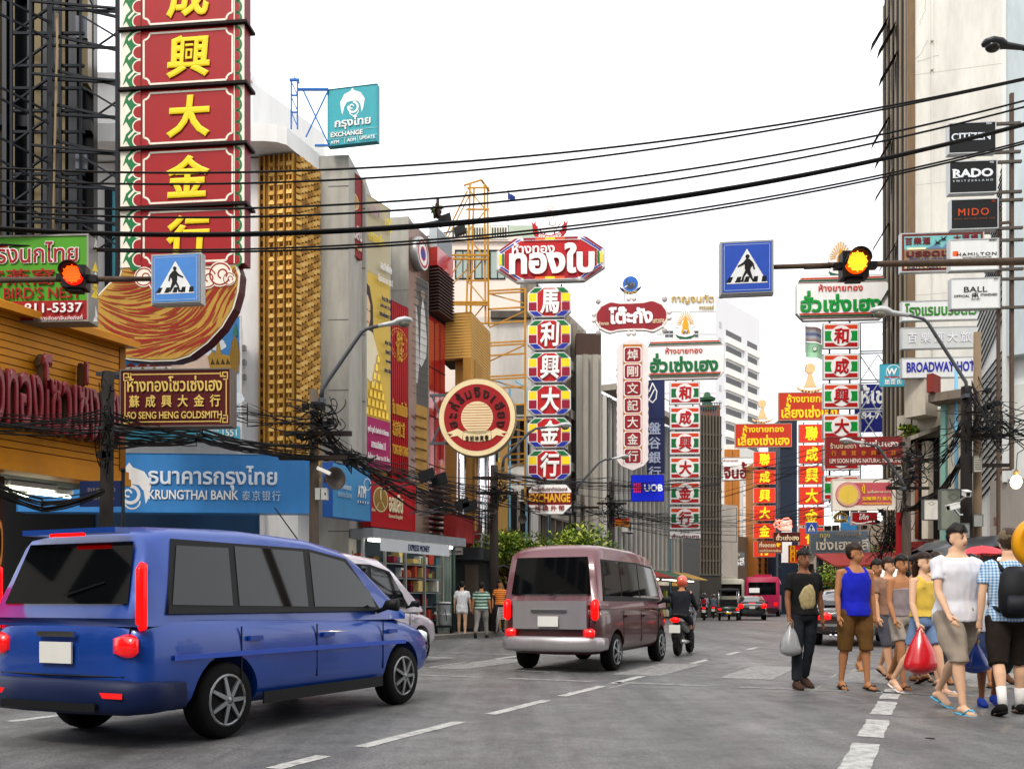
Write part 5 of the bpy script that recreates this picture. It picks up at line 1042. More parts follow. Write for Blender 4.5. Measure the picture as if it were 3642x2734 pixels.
for i in range(n+1): z = H*(.92-.84*i/n); pts.append((W*.02*(i % 2), z))
pts += [(W*.15, H*.035), (W*.4, H*.01), (W*.5, 0), (W*.6, H*.01), (W*.85, H*.035)]
b.prism(pts, 0, .2, M('#e2d6d4', .6, 0, .3, 2)); b.box((W*.2, -.006, H*.05), (W*.8, -.001, H*.955), M('#b97a3e', .5, 0, .4, 3)); b.build('board', t)
for i, ch in enumerate('焯剛文記大金行'):
    z1 = H*(.935-.128*i); h = H*.119; b = MB(); cr = .1; o_ = [(W*(.22+.56*a), z1-h*c) for a, c in ((cr, 0), (1-cr, 0), (1, cr), (1, 1-cr), (1-cr, 1), (cr, 1), (0, 1-cr), (0, cr))]; i_ = [(W*(.25+.5*a), z1-h*(.05+.9*c)) for a, c in ((cr, 0), (1-cr, 0), (1, cr), (1, 1-cr), (1-cr, 1), (cr, 1), (0, 1-cr), (0, cr))]
    b.prism(o_, -.012, -.0065, WHT); b.prism(i_, -.017, -.0125, MR); p = b.build('panel', t); b = MB(); text_into(b, ch, W*.33, z1-h*.84, W*.67, z1-h*.16, -.018, sm('#dcd3cb'), .025, depth=.03); b.build('lettering', p)
# --- navy bank sign and blue bank sign
rc = (2302, 1352, 2364, 1682); t, W, H = sign('navy_bank_sign', 'navy vertical bank sign with four white characters and a leaf logo', *rc, 48, 5, NAVY, M('#1c2340', .5), .2, [('l', [(.12, .12), (.3, .03), (.55, .12), (.5, .2), (.3, .24), (.05, .2)], .012, WHT), ('l', [(.1, .21), (.4, .1)], .012, WHT), ('r', 0, .415, 1, .42, M('#0f1530', .5))]+[Tx(rc, c_, 2306, 1500+52*i-(50 if i == 0 else 50), 2350, 1500+52*i-8, M('#b9c3da', .5), .03) for i, c_ in enumerate('盤谷銀行', 1)], bw=.005)
rc = (2244, 1688, 2362, 1782); UB = sm('#0a22c0', .25); t, W, H = sign('blue_bank_sign', 'bright blue bank sign with red hatch logo and three white letters', *rc, 47, 5, UB, M('#0a1a80', .4), .25, [Tx(rc, 'UOB', 2291, 1722, 2357, 1747, sm('#f2f2f2', .3), .06)]+[Rx(rc, 2254+7*i, 1718, 2257.5+7*i, 1752, sm('#f0202a', .4)) for i in range(4)]+[Rx(rc, 2251, 1733, 2282, 1737, sm('#f0202a', .4))], bw=.006)  # emission added to brighten the dim red hatch
brackets(t, W, H, (.05,), .9)
# --- flag-panel gold shop, left and right
FL = [('r', .05, .08, .95, .24, sm('#d4431f')), ('r', .05, .31, .95, .7, GRN), ('r', .05, .31, .95, .315, WHT), ('r', .05, .77, .95, .92, sm('#b01c1c')), ('c', .5, .5, .4, WHT)]
def flagshop(lbl1, lbl2, lbl3, rc, Z, yaw, col, spans, chars, emb, green):
    ST = [(0, .2), (.08, 0), (.92, 0), (1, .2), (1, .83), (.92, 1), (.08, 1), (0, .83)]; x0, y0, x1, y1 = rc; fw = lambda a: x0+(x1-x0)*a; fh = lambda c: y0+(y1-y0)*c
    e = []
    for yy, s_ in ((.05, 1), (.84, -1)):
        e += [('p', [(.05, yy+.0), (.93, yy), (.945, yy+.035), (.035, yy+.035)] if s_ > 0 else [(.03, yy), (.96, yy), (.95, yy+.035), (.04, yy+.035)], sm('#c4391f')), ('p', [(.03, yy+.045), (.95, yy+.045), (.965, yy+.085), (.02, yy+.085)] if s_ > 0 else [(.035, yy+.045), (.95, yy+.045), (.94, yy+.085), (.05, yy+.085)], sm('#125030')), ('p', [(.02, yy+.1), (.97, yy+.1), (.975, yy+.115), (.015, yy+.115)] if s_ > 0 else [(.05, yy+.1), (.93, yy+.1), (.92, yy+.12), (.06, yy+.12)], sm('#6a1a16'))]
    t, W, H = sign('gold_shop_sign', lbl1, *rc, Z, yaw, WHT, ALU, .3, e+[Tx(rc, 'ห้างขายทอง', fw(.24), fh(.2), fw(.72), fh(.36), sm('#cc3a22'), .035), Tx(rc, 'ฮั่วเซ่งเฮง', fw(.04), fh(.34), fw(.92), fh(.82), green, .065)], outline=ST, bw=.012)
    column('sign_column', lbl2, *col, spans, Z+.1, yaw*.6, chars, [a if a[-1] is not GRN else a[:-1]+(green,) for a in FL], sm('#b8161c'), None, (.29, .2, .71, .8), .055, panel=M('#e9e9e7', .5, 0, .15))
    p = P(emb[0], emb[1], Z+.05); kk = Z/F*emb[2]; t = thing('sunburst_emblem', lbl3, 'emblem', p, -R(yaw)); b = MB()
    b.prism([(x*kk, z*kk) for x, z in ((-34, 0), (-30, 10), (-24, 26), (-34, 30), (-32, 52), (-20, 78), (0, 92), (20, 78), (32, 52), (34, 30), (24, 26), (30, 10), (34, 0), (20, -12), (-20, -12))], 0, .1, WHT, M('#55504a', .5)); b.build('backboard', t)
    b = MB(); G5 = sm('#e0a51c')
    b.prism([(x*kk, z*kk) for x, z in ((-11, 24), (-11, 40), (-6, 52), (0, 72), (6, 52), (11, 40), (11, 24))], -.012, -.002, G5)
    for i in range(15):
        a = R(-8+196*i/14); line(b, [(cos(a)*15*kk, 42*kk+sin(a)*15*kk), (cos(a)*29*kk, 42*kk+sin(a)*(29+14*max(0, sin(a))**3)*kk)], 2.4*kk, -.014, G5)
    ring(b, 0, 12*kk, 9*kk, 15*kk, -.016, G5, -30, 210, 16); b.build('sunburst', t)
    b = MB(); b.prism([(x*kk, z*kk) for x, z in ((-34, 4), (-24, -2), (0, -7), (24, -2), (34, 4), (30, -8), (0, -17), (-30, -8))], -.03, -.005, sm('#0f5a36'), WHT); b.build('ribbon', t)
    b = MB(); g = fit('ฮฮฮ', 0, 10*kk, 11*kk, .02, 18*kk); text_into(b, 'ฮกฮ', *g, -.02, MAROON, .02); b.build('lettering', t)
flagshop('white gold shop sign with green Thai letters standing left of the tall tower', 'column of seven red and green flag panels below the left white gold shop sign', 'yellow sunburst emblem with green ribbon before the white tower', (2300, 1206, 2576, 1348), 52, 6, (2382, 2490), [(1356+89*i, 1437+89*i) for i in range(6)], '和成興大金行', (2438, 1192, 1.0), GRN)
flagshop('white gold shop sign with green Thai letters just below the amber signal lamp', 'column of red and green flag panels below the amber signal lamp', 'orange sunburst emblem half hidden behind the amber signal lamp', (2832, 978, 3160, 1138), 48, 4, (2927, 3056), [(1148, 1240), (1257, 1349), (1362, 1454), (1472, 1560), (1585, 1672), (1690, 1780)], '和成興大金行', (2990, 968, 1.25), sm('#109038'))
rc = (2382, 1888, 2492, 1914); sign('name_board', 'small white board with brown Thai name under the left flag panels', *rc, 52, 4, WHT, ALU, .15, [Tx(rc, 'อาคาร', 2420, 1890, 2452, 1897, MAROON, .02), Tx(rc, 'ฮั่วเซ่งเฮง', 2388, 1897, 2486, 1912, MAROON, .04)])
# --- orange-red gold shop signs
RO = M('#b3301a', .4, 0, .15, 1); YO = sm('#f0c81e')
def lsh(lbl1, lbl2, lbl3, rc, Z, yaw, col, spans, emb, lit):
    x0, y0, x1, y1 = rc; fw = lambda a: x0+(x1-x0)*a; fh = lambda c: y0+(y1-y0)*c
    t, W, H = sign('gold_shop_sign', lbl1, *rc, Z, yaw, RO, M('#a88a78', .5, .3, .3), .3, [Tx(rc, 'ห้างขายทอง', fw(.14), fh(.07), fw(.86), fh(.37), YO, .04), Tx(rc, 'เลี้ยงเซ่งเฮง', fw(.05), fh(.38), fw(.96), fh(.92), YO, .055)], bw=.025)
    column('sign_column', lbl2, *col, spans, Z+.1, yaw, '聯成興大金行', [('r', .02, .02, .98, .98, M('#c8321a', .4, 0, .1, emit=lit))], M('#f3cf1d', .4, 0, .05, emit=lit*1.3), None, (.25, .1, .75, .9), .055, panel=RO)
    p = P(emb[0], emb[1], Z); kk = Z/F*emb[2]; t = thing('lamp_emblem', lbl3, 'emblem', p, -R(yaw)); LB = M('#d9b888', .4, 0, .2, 3)
    b = MB(); b.prism([(cos(a*pi/12)*17*kk, (62+sin(a*pi/12)*17)*kk) for a in range(24)], 0, .16, LB, M('#6a5a48', .5)); b.build('disc', t)
    b = MB(); b.prism([(x*kk, z*kk) for x, z in ((-22, 0), (-16, 10), (-9, 30), (-6, 48), (6, 48), (9, 30), (16, 10), (22, 0))], 0, .16, LB, M('#6a5a48', .5)); b.build('body', t)
    b = MB(); b.prism([(x*kk, z*kk) for x, z in ((-42, 4), (-30, -3), (0, -9), (30, -3), (42, 4), (40, -6), (28, -12), (0, -19), (-28, -12), (-40, -6))], -.04, .1, LB, M('#4a3424', .5)); b.build('ribbon', t)
    b = MB(); arc_text(b, '聯成興大金行', 0, 90*kk, 104*kk, 256, 284, 6*kk, -.045, MAROON, .02, inward=True); b.build('lettering', t)
lsh('orange-red gold shop sign with yellow Thai letters beside the white tower, left of its twin', 'column of glowing orange-red panels below the left orange-red gold shop sign', 'keyhole-shaped lamp emblem on the left orange-red sign', (2614, 1506, 2816, 1590), 84, 4, (2680, 2758), [(1606, 1660), (1670, 1722), (1734, 1788), (1797, 1851), (1860, 1914), (1923, 1980)], (2712, 1490, .88), .22)
lsh('orange-red gold shop sign half hidden behind the right flag panels', 'column of orange-red panels just left of the right flag panels', 'keyhole-shaped lamp emblem beside the right flag panels', (2768, 1394, 2986, 1494), 74, 4, (2840, 2932), [(1508, 1574), (1582, 1648), (1656, 1722), (1730, 1794), (1802, 1868), (1876, 1940)], (2882, 1378, 1.1), .1)
q = G(2790, 84); t = thing('lattice_mast', 'grey steel lattice mast between the two orange-red panel columns', 'mast', (q.x, q.y, .13))
bars('post', t, [((x, 1500, Z), (x, 2060, Z), .12) for x, Z in ((2764, 84), (2812, 84.5))], STEEL); bars('brace', t, [((2764, 1520+55*i, 84), (2812, 1575+55*i, 84.3), .07) for i in range(9)]+[((2764, 1520+55*i, 84), (2812, 1520+55*i, 84.3), .07) for i in range(10)], STEEL)
# --- white sign with dark red letters and its column
rc = (2568, 1626, 2682, 1708); sign('white_shop_sign', 'white sign with large dark red Thai letters left of the glowing orange-red panels', *rc, 92, 3, WHT, ALU, .3, [Tx(rc, 'ห้างขายทอง', 2573, 1632, 2625, 1642, MAROON, .02), Tx(rc, 'จินฮั้ว', 2573, 1642, 2680, 1702, sm('#7d1a1c'), .06)])
column('sign_column', 'column of white panels with dark red characters left of the glowing orange-red panels', 2642, 2679, [(1720+43*i, 1760+43*i) for i in range(6)], 92, 3, '振和興大金行', [], sm('#5f161a'), None, (.28, .1, .72, .9), .045)
# --- smaller signs near the street bend
rc = (2510, 1964, 2648, 2014); GRD = M('#8a8f90', .5, .2, .3)
sign('grid_sign', 'grey grid sign with white Thai letters low above the yellow bus', *rc, 86, 3, GRD, ALU, .3, [('r', .02*i, .03, .02*i+.006, .97, M('#4b5052', .5)) for i in range(1, 50)]+[Tx(rc, 'ทอง ตรามงกุฎ', 2538, 1968, 2628, 1978, CREAM, .02), Tx(rc, 'เซ่งเฮงหลี', 2517, 1980, 2645, 2010, WHT, .05)])
rc = (2880, 1886, 3090, 1976)
t, W, H = sign('grid_sign', 'large grey grid sign with unlit neon Thai letters behind the man in blue', *rc, 58, 5, M('#2a3036', .5), ALU, .25, [('r', .0167*i, .02, .0167*i+.008, .98, M('#7c8891', .4, .4)) for i in range(1, 60)]+[('r', .01, .071*i, .99, .071*i+.012, M('#7c8891', .4, .4)) for i in range(1, 14)]+[Tx(rc, 'ทอง', 2912, 1898, 2948, 1912, M('#b8a45a', .4), .02), Tx(rc, 'ตรามงกุฎ', 2974, 1896, 3058, 1912, M('#8a7a68', .4), .02), Tx(rc, 'เซ่งเฮงหลี', 2898, 1914, 3082, 1956, M('#c9b9a6', .3, .3), .035)], bw=.02)
for i, (rc, lb, pc, tx) in enumerate((((2750, 1892, 2846, 1926), 'brown restaurant board with cream Thai letters under the pink neon figure', '#4a1d18', [('ฮั่วเซ่งฮง', .1, .15, .95, .85, CREAM, .05)]), ((2696, 1922, 2782, 1966), 'orange brown parking board with a pointing hand over the left orange-red panels', '#8d3a20', [('ที่จอดรถ', .06, .08, .72, .52, CREAM, .04), ('รายชั่วโมง/รายเดือน', .06, .64, .95, .9, CREAM, .02)]), ((2176, 1842, 2240, 1872), 'small orange money exchange board under the blue bank sign', '#d8891c', [('MONEY EXCHANGE', .06, .35, .94, .52, MAROON, .03), ('找換外幣/両替', .06, .58, .94, .76, MAROON, .02)]))):
    x0, y0, x1, y1 = rc; t, W, H = sign('notice_board', lb, *rc, (62, 80, 46)[i], 4, sm(pc), M('#7a6a5a', .5, .2, .3), .15, ([('r', .04, .06, .96, .26, RED)] if i == 2 else [])+[('t', s_, a, c, e, g_, m_, bo) for s_, a, c, e, g_, m_, bo in tx], bw=.03)
    if i == 1: b = MB(); b.prism([(W*a, H*(1-c)) for a, c in ((.76, .38), (.76, .2), (.86, .2), (.95, .26), (.95, .33), (.88, .33), (.88, .5), (.8, .5))], -.03, -.02, YO); b.build('pictogram', t)
rc = (2806, 1938, 2858, 2002); sign('restaurant_sign', 'red and yellow bird nest restaurant sign behind the head of the man in black', *rc, 60, 4, sm('#b81414', .15), M('#8a2a20', .5), .2, [('r', .1, .04, .4, .31, YO), ('r', .1, .34, .4, .61, YO), ('r', .1, .64, .4, .9, YO), ('t', '和', .14, .06, .36, .28, RED, .03), ('t', '成', .14, .36, .36, .58, RED, .03), ('t', '豐', .14, .66, .36, .88, RED, .03), ('t', '魚翅', .47, .26, .9, .42, YO, .01, 0, .3), ('t', '燕窩', .47, .46, .9, .62, YO, .01, 0, .3), ("t", "SHARK’S FIN & RESTAURANT", .12, .92, .9, .965, YO, .02)], bw=.04)
rc = (2464, 1906, 2504, 2052); column('ornate_sign_column', 'small scalloped pink and white vertical sign with dark characters below the flag panels', 2466, 2503, [(1912+23*i, 1933+23*i) for i in range(6)], 74, 3, '文記大金行行', [('p', [(.15, .08), (.85, .08), (.92, .2), (.92, .8), (.85, .92), (.15, .92), (.08, .8), (.08, .2)], M('#a8525c', .5, 0, .3))], sm('#3a1a1e'), None, (.3, .15, .7, .85), .02, panel=M('#e0d0cc', .5))
p = P(2516, 1845, 70); kk = 70/F; t = thing('cloud_neon_sign', 'pink and white cloud-shaped neon sign right of the flag panels', 'neon sign', p, -R(4)); b = MB(); b.prism([((cos(a*pi/18)*22*(1+.1*cos(5*a*pi/18*2)))*kk, sin(a*pi/18)*21*(1+.12*cos(6*a*pi/18))*kk) for a in range(36)], 0, .15, WHT); b.prism([((cos(a*pi/18)*19*(1+.1*cos(5*a*pi/18*2)))*kk, sin(a*pi/18)*18*(1+.12*cos(6*a*pi/18))*kk) for a in range(36)], -.02, -.002, sm('#cf6a5c', .2)); b.build('face', t); b = MB(); text_into(b, 'เยาวราช', -16*kk, -7*kk, 16*kk, 7*kk, -.024, WHT, .04); b.build('lettering', t)
p = P(2788, 1866, 61); kk = 61/F; t = thing('pink_neon_sign', 'glowing pink neon outline sign above the brown restaurant board', 'neon sign', p, -R(4)); NE = M('#ff7a66', .4, emit=1.6, dirt=0); b = MB()
for i in range(5): b.tube([((-28+11*i+7*cos(a*pi/6))*kk, -.05, (8*sin(i*1.7)+9*sin(a*pi/6))*kk) for a in range(13)], .05, NE, 6)
b.tube([(x*kk, -.05, z*kk) for x, z in ((-30, 20), (-24, 10), (-10, 14), (0, 22), (14, 24), (24, 14), (26, -8), (10, -18), (-14, -16), (-26, -4))], .05, NE, 6); b.build('tube', t); b = MB(); b.box((-30*kk, .0, -22*kk), (26*kk, .06, -19*kk), STEEL); b.build('frame', t)
# --- right: navy Thai banner with white lattice, teal sign, medicine, fishball, cola signs
rc = (3040, 1366, 3176, 1536); sign('navy_banner', 'navy banner with large white Thai letters behind a white lattice frame', *rc, 53, 5, sm('#1c2478'), sm('#1c2478'), .1, [Tx(rc, 'ให้เช่า', 3036, 1368, 3172, 1436, WHT, .05), Tx(rc, '084-7', 3046, 1466, 3130, 1490, WHT, .06)], cat='banner')
q = G(3120, 51); t = thing('white_lattice_frame', 'white lattice frame linking the right flag panels to the tower', 'frame', (q.x, q.y, .13)); LW = M('#b8bcbe', .4, .3, .3)
bars('rail', t, [((3058, y, 50), (3190, y-4, 51), .05) for y in (1148, 1250, 1258, 1352, 1362, 1455, 1464, 1560)], LW); bars('brace', t, [((3058+66*i, y, 50.3), (3122+66*i, y+95, 50.6), .03) for y in (1262, 1366, 1464) for i in (0, 1)]+[((3122+66*i, y, 50.6), (3058+66*i, y+95, 50.3), .03) for y in (1262, 1366, 1464) for i in (0, 1)]+[((x, 1150, 50.4), (x, 1900, 50.4), .05) for x in (3060, 3188, 3180)], LW)
bars('post', t, [((x, 815 if x > 3180 else 830, Z), (x, 2060, Z), .05) for x, Z in ((3166, 50), (3184, 50.6))], LW); bars('brace', t, [((3166, 830+40*i, 50), (3184, 870+40*i, 50.5), .03) for i in range(26)], LW)
rc = (3130, 1294, 3216, 1374); t, W, H = sign('teal_shop_sign', 'teal square sign with a white W in a rounded outline and three characters', *rc, 40, 4, sm('#3f9fb4'), sm('#3f9fb4'), .12, [('o', .55, .36, .3, .325, WHT), Rx(rc, 3145, 1339, 3198, 1343, RED), Tx(rc, 'W', 3152, 1310, 3190, 1334, WHT, .05), Tx(rc, '屈臣氏', 3145, 1350, 3206, 1368, WHT, .03, 0, .08)], bw=.004); brackets(t, W, H, (.1,), 1.2, right=True)
rc = (2936, 1553, 3210, 1652); BRN = sm('#7a1716'); t, W, H = sign('medicine_sign', 'dark red natural medicine sign with gold characters behind a street lamp head', *rc, 35, 4, BRN, M('#8a4a3a', .5), .15, [Tx(rc, 'ร้านขายยา', 2952, 1574, 3044, 1594, M('#c9b49a', .5), .02), Tx(rc, 'ลิ้มซุ่นเฮง', 3056, 1560, 3194, 1596, M('#e2d6cc', .5), .03), Tx(rc, '行藥茸參興順林', 2956, 1602, 3186, 1620, sm('#c4761f'), .02, 0, .9), Tx(rc, 'LIM SOON HENG NATURAL MEDICINE', 2950, 1630, 3204, 1646, M('#d8ccc0', .5), .02)], bw=.01)
rc = (2960, 1702, 3186, 1814); PK = sm('#b8525a'); t, W, H = sign('fishball_sign', 'pink and cream fishball sign with a round yellow badge', *rc, 33, 4, M('#ddd5c6', .5, 0, .2), M('#cfc8b8', .5), .2, [Rx(rc, 3028, 1716, 3172, 1796, PK), ('c', .25, .5, .4, PK), ('c', .25, .5, .38, M('#c98a84', .5)), ('c', .25, .5, .305, sm('#d8b848')), Tx(rc, 'ยู้', 3064, 1722, 3076, 1756, YO, .03), Tx(rc, 'ลูกชิ้นปลาเยาวราช', 3084, 1742, 3168, 1756, CREAM, .02), Tx(rc, '如耀華力 鱼丸', 3066, 1766, 3170, 1780, YO, .02), Tx(rc, 'YOO CHINATOWN FISHBALL', 3066, 1788, 3170, 1794, YO, .03)], bw=.02)
b = MB(); arc_text(b, 'ลูกชิ้นปลาเยาวราช', W*.25, H*.5, H*.345, 200, 340, H*.055, -.055, CREAM, .02, inward=True); b.build('lettering', t)
rc = (3028, 1820, 3120, 1866); t, W, H = sign('drink_sign', 'small red soft drink sign with white wave hung below the fishball sign', *rc, 40, -3, sm('#a01018'), M('#b9b4ac', .5), .15, [('p', [(.03, .72), (.2, .84), (.45, .82), (.7, .7), (.97, .66), (.97, .74), (.7, .8), (.45, .92), (.2, .93), (.03, .82)], WHT), Tx(rc, 'โค้ก', 3055, 1826, 3088, 1848, WHT, .03, .2)], bw=.05)
p = P(2990, 1838, 50); kk = 50/F; t = thing('crown_ornament', 'gilded wire crown ornament left of the small red soft drink sign', 'ornament', p); GC = M('#c9a94a', .25, .8, .2, 8); b = MB()
for i in range(8): a = pi*i/8; b.tube([((cos(a)*24*sin(s_*pi/8)*1.0)*kk, (sin(a)*24*sin(s_*pi/8))*kk, (18-36*s_/8)*kk) for s_ in range(9)], .04, GC, 5)
b.lathe([(22*kk, -18*kk), (24*kk, -12*kk), (20*kk, -10*kk)], GC, n=20); b.ball((0, 0, 22*kk), 4*kk, GC); b.build('frame', t)
rc = (3010, 1846, 3040, 1885); sign('blue_board', 'small light blue board behind the gilded crown ornament', 2990, 1835, 3048, 1884, 60, 4, sm('#2f72a8'), sm('#2f72a8'), .1, [('t', 'ร้านอาหาร', .1, .3, .9, .5, M('#8fc0dc', .5), .02)])
# --- right: stacked watch signs, hotel signs
def rsign(name, label, rc, Z, panel, els, fr=ALU, **kw):
    t, W, H = sign(name, label, *rc, Z, 5, panel, fr, .22, els, bw=.03, **kw)
    b = MB()
    for z in (.05, .97): b.box((W, .05, z*H-.05), (W+.75, .13, z*H+.03), M('#4a443c', .6, .4, .5))
    b.build('bracket', t); return t
BK = sm('#0d0e10'); LGW = M('#cfd1d0', .5, 0, .15)
def serif(mb, boxes, y, m): pass
rc = (3372, 436, 3542, 546); rsign('watch_sign', 'black watch sign with wide white serif capitals, topmost of the stacked signs', rc, 28, BK, [Tx(rc, 'CITIZEN', 3383, 474, 3522, 501, M('#cfd6de', .4), .03), Tx(rc, 'ซิติเซ็น', 3507, 438, 3526, 446, M('#cfd6de', .4), .02)]+[Rx(rc, x-7, 473.5+dy, x+7, 475.5+dy, M('#cfd6de', .4)) for x in (3416, 3434, 3449) for dy in ((0, 25.5) if x != 3434 else (25.5,))])
rc = (3374, 572, 3546, 688); rsign('watch_sign', 'black watch sign with heavy white letters over a spaced line, second of the stack', rc, 28, BK, [Tx(rc, 'RADO', 3388, 602, 3531, 632, M('#d4d8dc', .4), .07), Tx(rc, 'SWITZERLAND', 3388, 640, 3531, 647, M('#b8c0c4', .4), .02, 0, .35), Tx(rc, 'ราโด', 3519, 576, 3533, 584, M('#cfd6de', .4), .02)]+[Rx(rc, 3387, 630, 3407, 633, M('#d4d8dc', .4)), Rx(rc, 3385, 601, 3400, 604, M('#d4d8dc', .4)), Rx(rc, 3454, 601, 3470, 604, M('#d4d8dc', .4)), Rx(rc, 3454, 630, 3470, 633, M('#d4d8dc', .4))])
rc = (3380, 708, 3550, 816); rsign('watch_sign', 'black watch sign with thin orange letters, third of the stack', rc, 28, BK, [Tx(rc, 'MIDO', 3407, 742, 3516, 768, sm('#b8431c'), .02, 0, .12), Tx(rc, 'SWISS WATCHES SINCE 1918', 3391, 776, 3537, 782, M('#7a4a34', .4), .0, 0, .12), Tx(rc, 'มิโด', 3526, 714, 3538, 722, sm('#b8431c'), .02)])
rc = (3376, 850, 3552, 962); rsign('watch_sign', 'pale watch sign with a small orange square beside thin dark letters', rc, 28, LGW, [Rx(rc, 3388, 892, 3408, 910, ORG), Tx(rc, 'HAMILTON', 3402, 899, 3543, 910, BLK, .0, 0, .1), Tx(rc, 'THE AMERICAN BRAND SINCE 1892', 3422, 914, 3525, 918, BLK, .0), Tx(rc, 'แฮมิลตัน', 3516, 852, 3543, 860, BLK, .02)])
rc = (3380, 988, 3556, 1098); rsign('watch_sign', 'pale watch sign with a double R monogram, lowest of the stack', rc, 28, LGW, [Tx(rc, 'BALL', 3428, 1020, 3511, 1039, BLK, .0), Tx(rc, 'OFFICIAL', 3392, 1048, 3448, 1057, BLK, .01), Tx(rc, 'STANDARD', 3487, 1045, 3546, 1054, BLK, .01), Tx(rc, 'Я', 3455, 1043, 3468, 1058, BLK, .0), Tx(rc, 'R', 3467, 1043, 3480, 1058, BLK, .0), Tx(rc, 'Since 1891', 3453, 1061, 3484, 1067, BLK, .01, .2), Tx(rc, 'บอล', 3534, 992, 3546, 998, BLK, .02)])
t = thing('sign_post', 'rusty vertical steel post carrying the stacked watch signs at the right edge', 'post', G(3598, 28.1, .13)); b = MB(); b.bar((0, 0, 5), (0, 0, 16.4), .07, RUST); b.bar((-.35, .1, 3), (-.35, .1, 13), .06, RUST); b.bar((0, 0, 5), (-.35, .1, 5), .05, RUST); b.bar((0, 0, 12.5), (-.35, .1, 12.5), .05, RUST); b.build('post', t)
rc = (3202, 826, 3500, 966); rsign('restaurant_sign', 'weathered bird nest restaurant sign with painted swallows behind the pale watch sign', rc, 36, M('#a08060', .6, 0, .5, 3), [('r', .02, .03, .98, .97, M('#6a2a24', .6, 0, .4, 6)), ('r', .045, .09, .955, .91, M('#8a7254', .6, 0, .5, 4, streak=False)), ('r', .045, .09, .955, .42, sm('#6fb0b0')), ('p', [(.3, .42), (.42, .3), (.5, .4), (.56, .24), (.62, .42)], sm('#5a7a98')), Tx(rc, '百樂滙', 3218, 842, 3308, 870, sm('#6a1a24'), .05, 0, .1), Tx(rc, '大酒樓', 3390, 838, 3478, 862, sm('#6a1a24'), .05, 0, .1), ('r', .08, .38, .3, .43, CREAM), Tx(rc, 'บรอดเวย์', 3222, 886, 3420, 912, sm('#5a141c'), .06), Tx(rc, 'รังนก หูฉลาม', 3232, 914, 3400, 926, sm('#2a3a7a'), .02), ('r', .045, .8, .955, .91, sm('#c9b48a')), Tx(rc, 'BIRD’S NEST   SHARK FIN', 3224, 946, 3480, 956, NAVY, .02)]+[('p', [(a, c), (a+.03, c+.06), (a+.075, c-.02), (a+.05, c+.08), (a+.07, c+.13), (a+.035, c+.1), (a-.01, c+.12), (a+.015, c+.07)], BLK) for a, c in ((.41, .2), (.48, .11))])
rc = (3206, 1068, 3516, 1138); rsign('hotel_sign', 'pale hotel sign with green Thai letters behind the lowest watch sign', rc, 36, LGW, [Tx(rc, 'โรงแรมบรอดเวย์', 3218, 1076, 3500, 1122, sm('#2f7a22'), .05)])
rc = (3206, 1162, 3516, 1238); rsign('hotel_sign', 'pale grey hotel sign with faded white characters', rc, 36, M('#b9bcbb', .5, 0, .15), [Tx(rc, '百樂滙大旅社', 3228, 1182, 3500, 1218, M('#d4d4d8', .5), .02, 0, .3)])
rc = (3206, 1270, 3516, 1342); rsign('hotel_sign', 'pale hotel sign with bold blue English letters behind the utility pole', rc, 36, LGW, [Tx(rc, 'BROADWAY HOTEL', 3224, 1286, 3496, 1322, sm('#23289c'), .05)])

for i, (x, y, Z, lb, cs) in enumerate(((2866, 1160, 49, 'faded red white and blue striped flag left of the right flag panels', ('#c9a8a0', '#d8d8de', '#8f98c0', '#d8d8de', '#c9a8a0')), (2868, 1216, 49, 'pale green flag with a round badge left of the right flag panels', ('#a8d8b4', '#9ccfa8', '#a8d8b4')))):
    t = thing('flag', lb, 'flag', P(x, y, Z), 0); b = MB(); n = len(cs); Wf, Hf = .85, .8
    for j, c_ in enumerate(cs):
        for q in range(8):
            x0_, x1_ = Wf*q/8, Wf*(q+1)/8; f = lambda xx: (.06*sin(xx*9), -.12*xx/Wf*0-.14*(xx/Wf)**2); y0_, d0 = f(x0_); y1_, d1 = f(x1_)
            b.add([(x0_, y0_, -Hf*j/n+d0), (x1_, y1_, -Hf*j/n+d1), (x1_, y1_, -Hf*(j+1)/n+d1), (x0_, y0_, -Hf*(j+1)/n+d0)], [(0, 3, 2, 1)], CLOTH(c_))
    b.build('cloth', t); b = MB(); b.bar((-.02, 0, -1.4), (-.02, 0, .15), .02, ALU); b.build('staff', t)
    if i: b = MB(); ring(b, .42, -.38, 0, .13, -.09, WHT); ring(b, .42, -.38, .1, .13, -.095, sm('#5a7a5a')); b.build('badge', t)
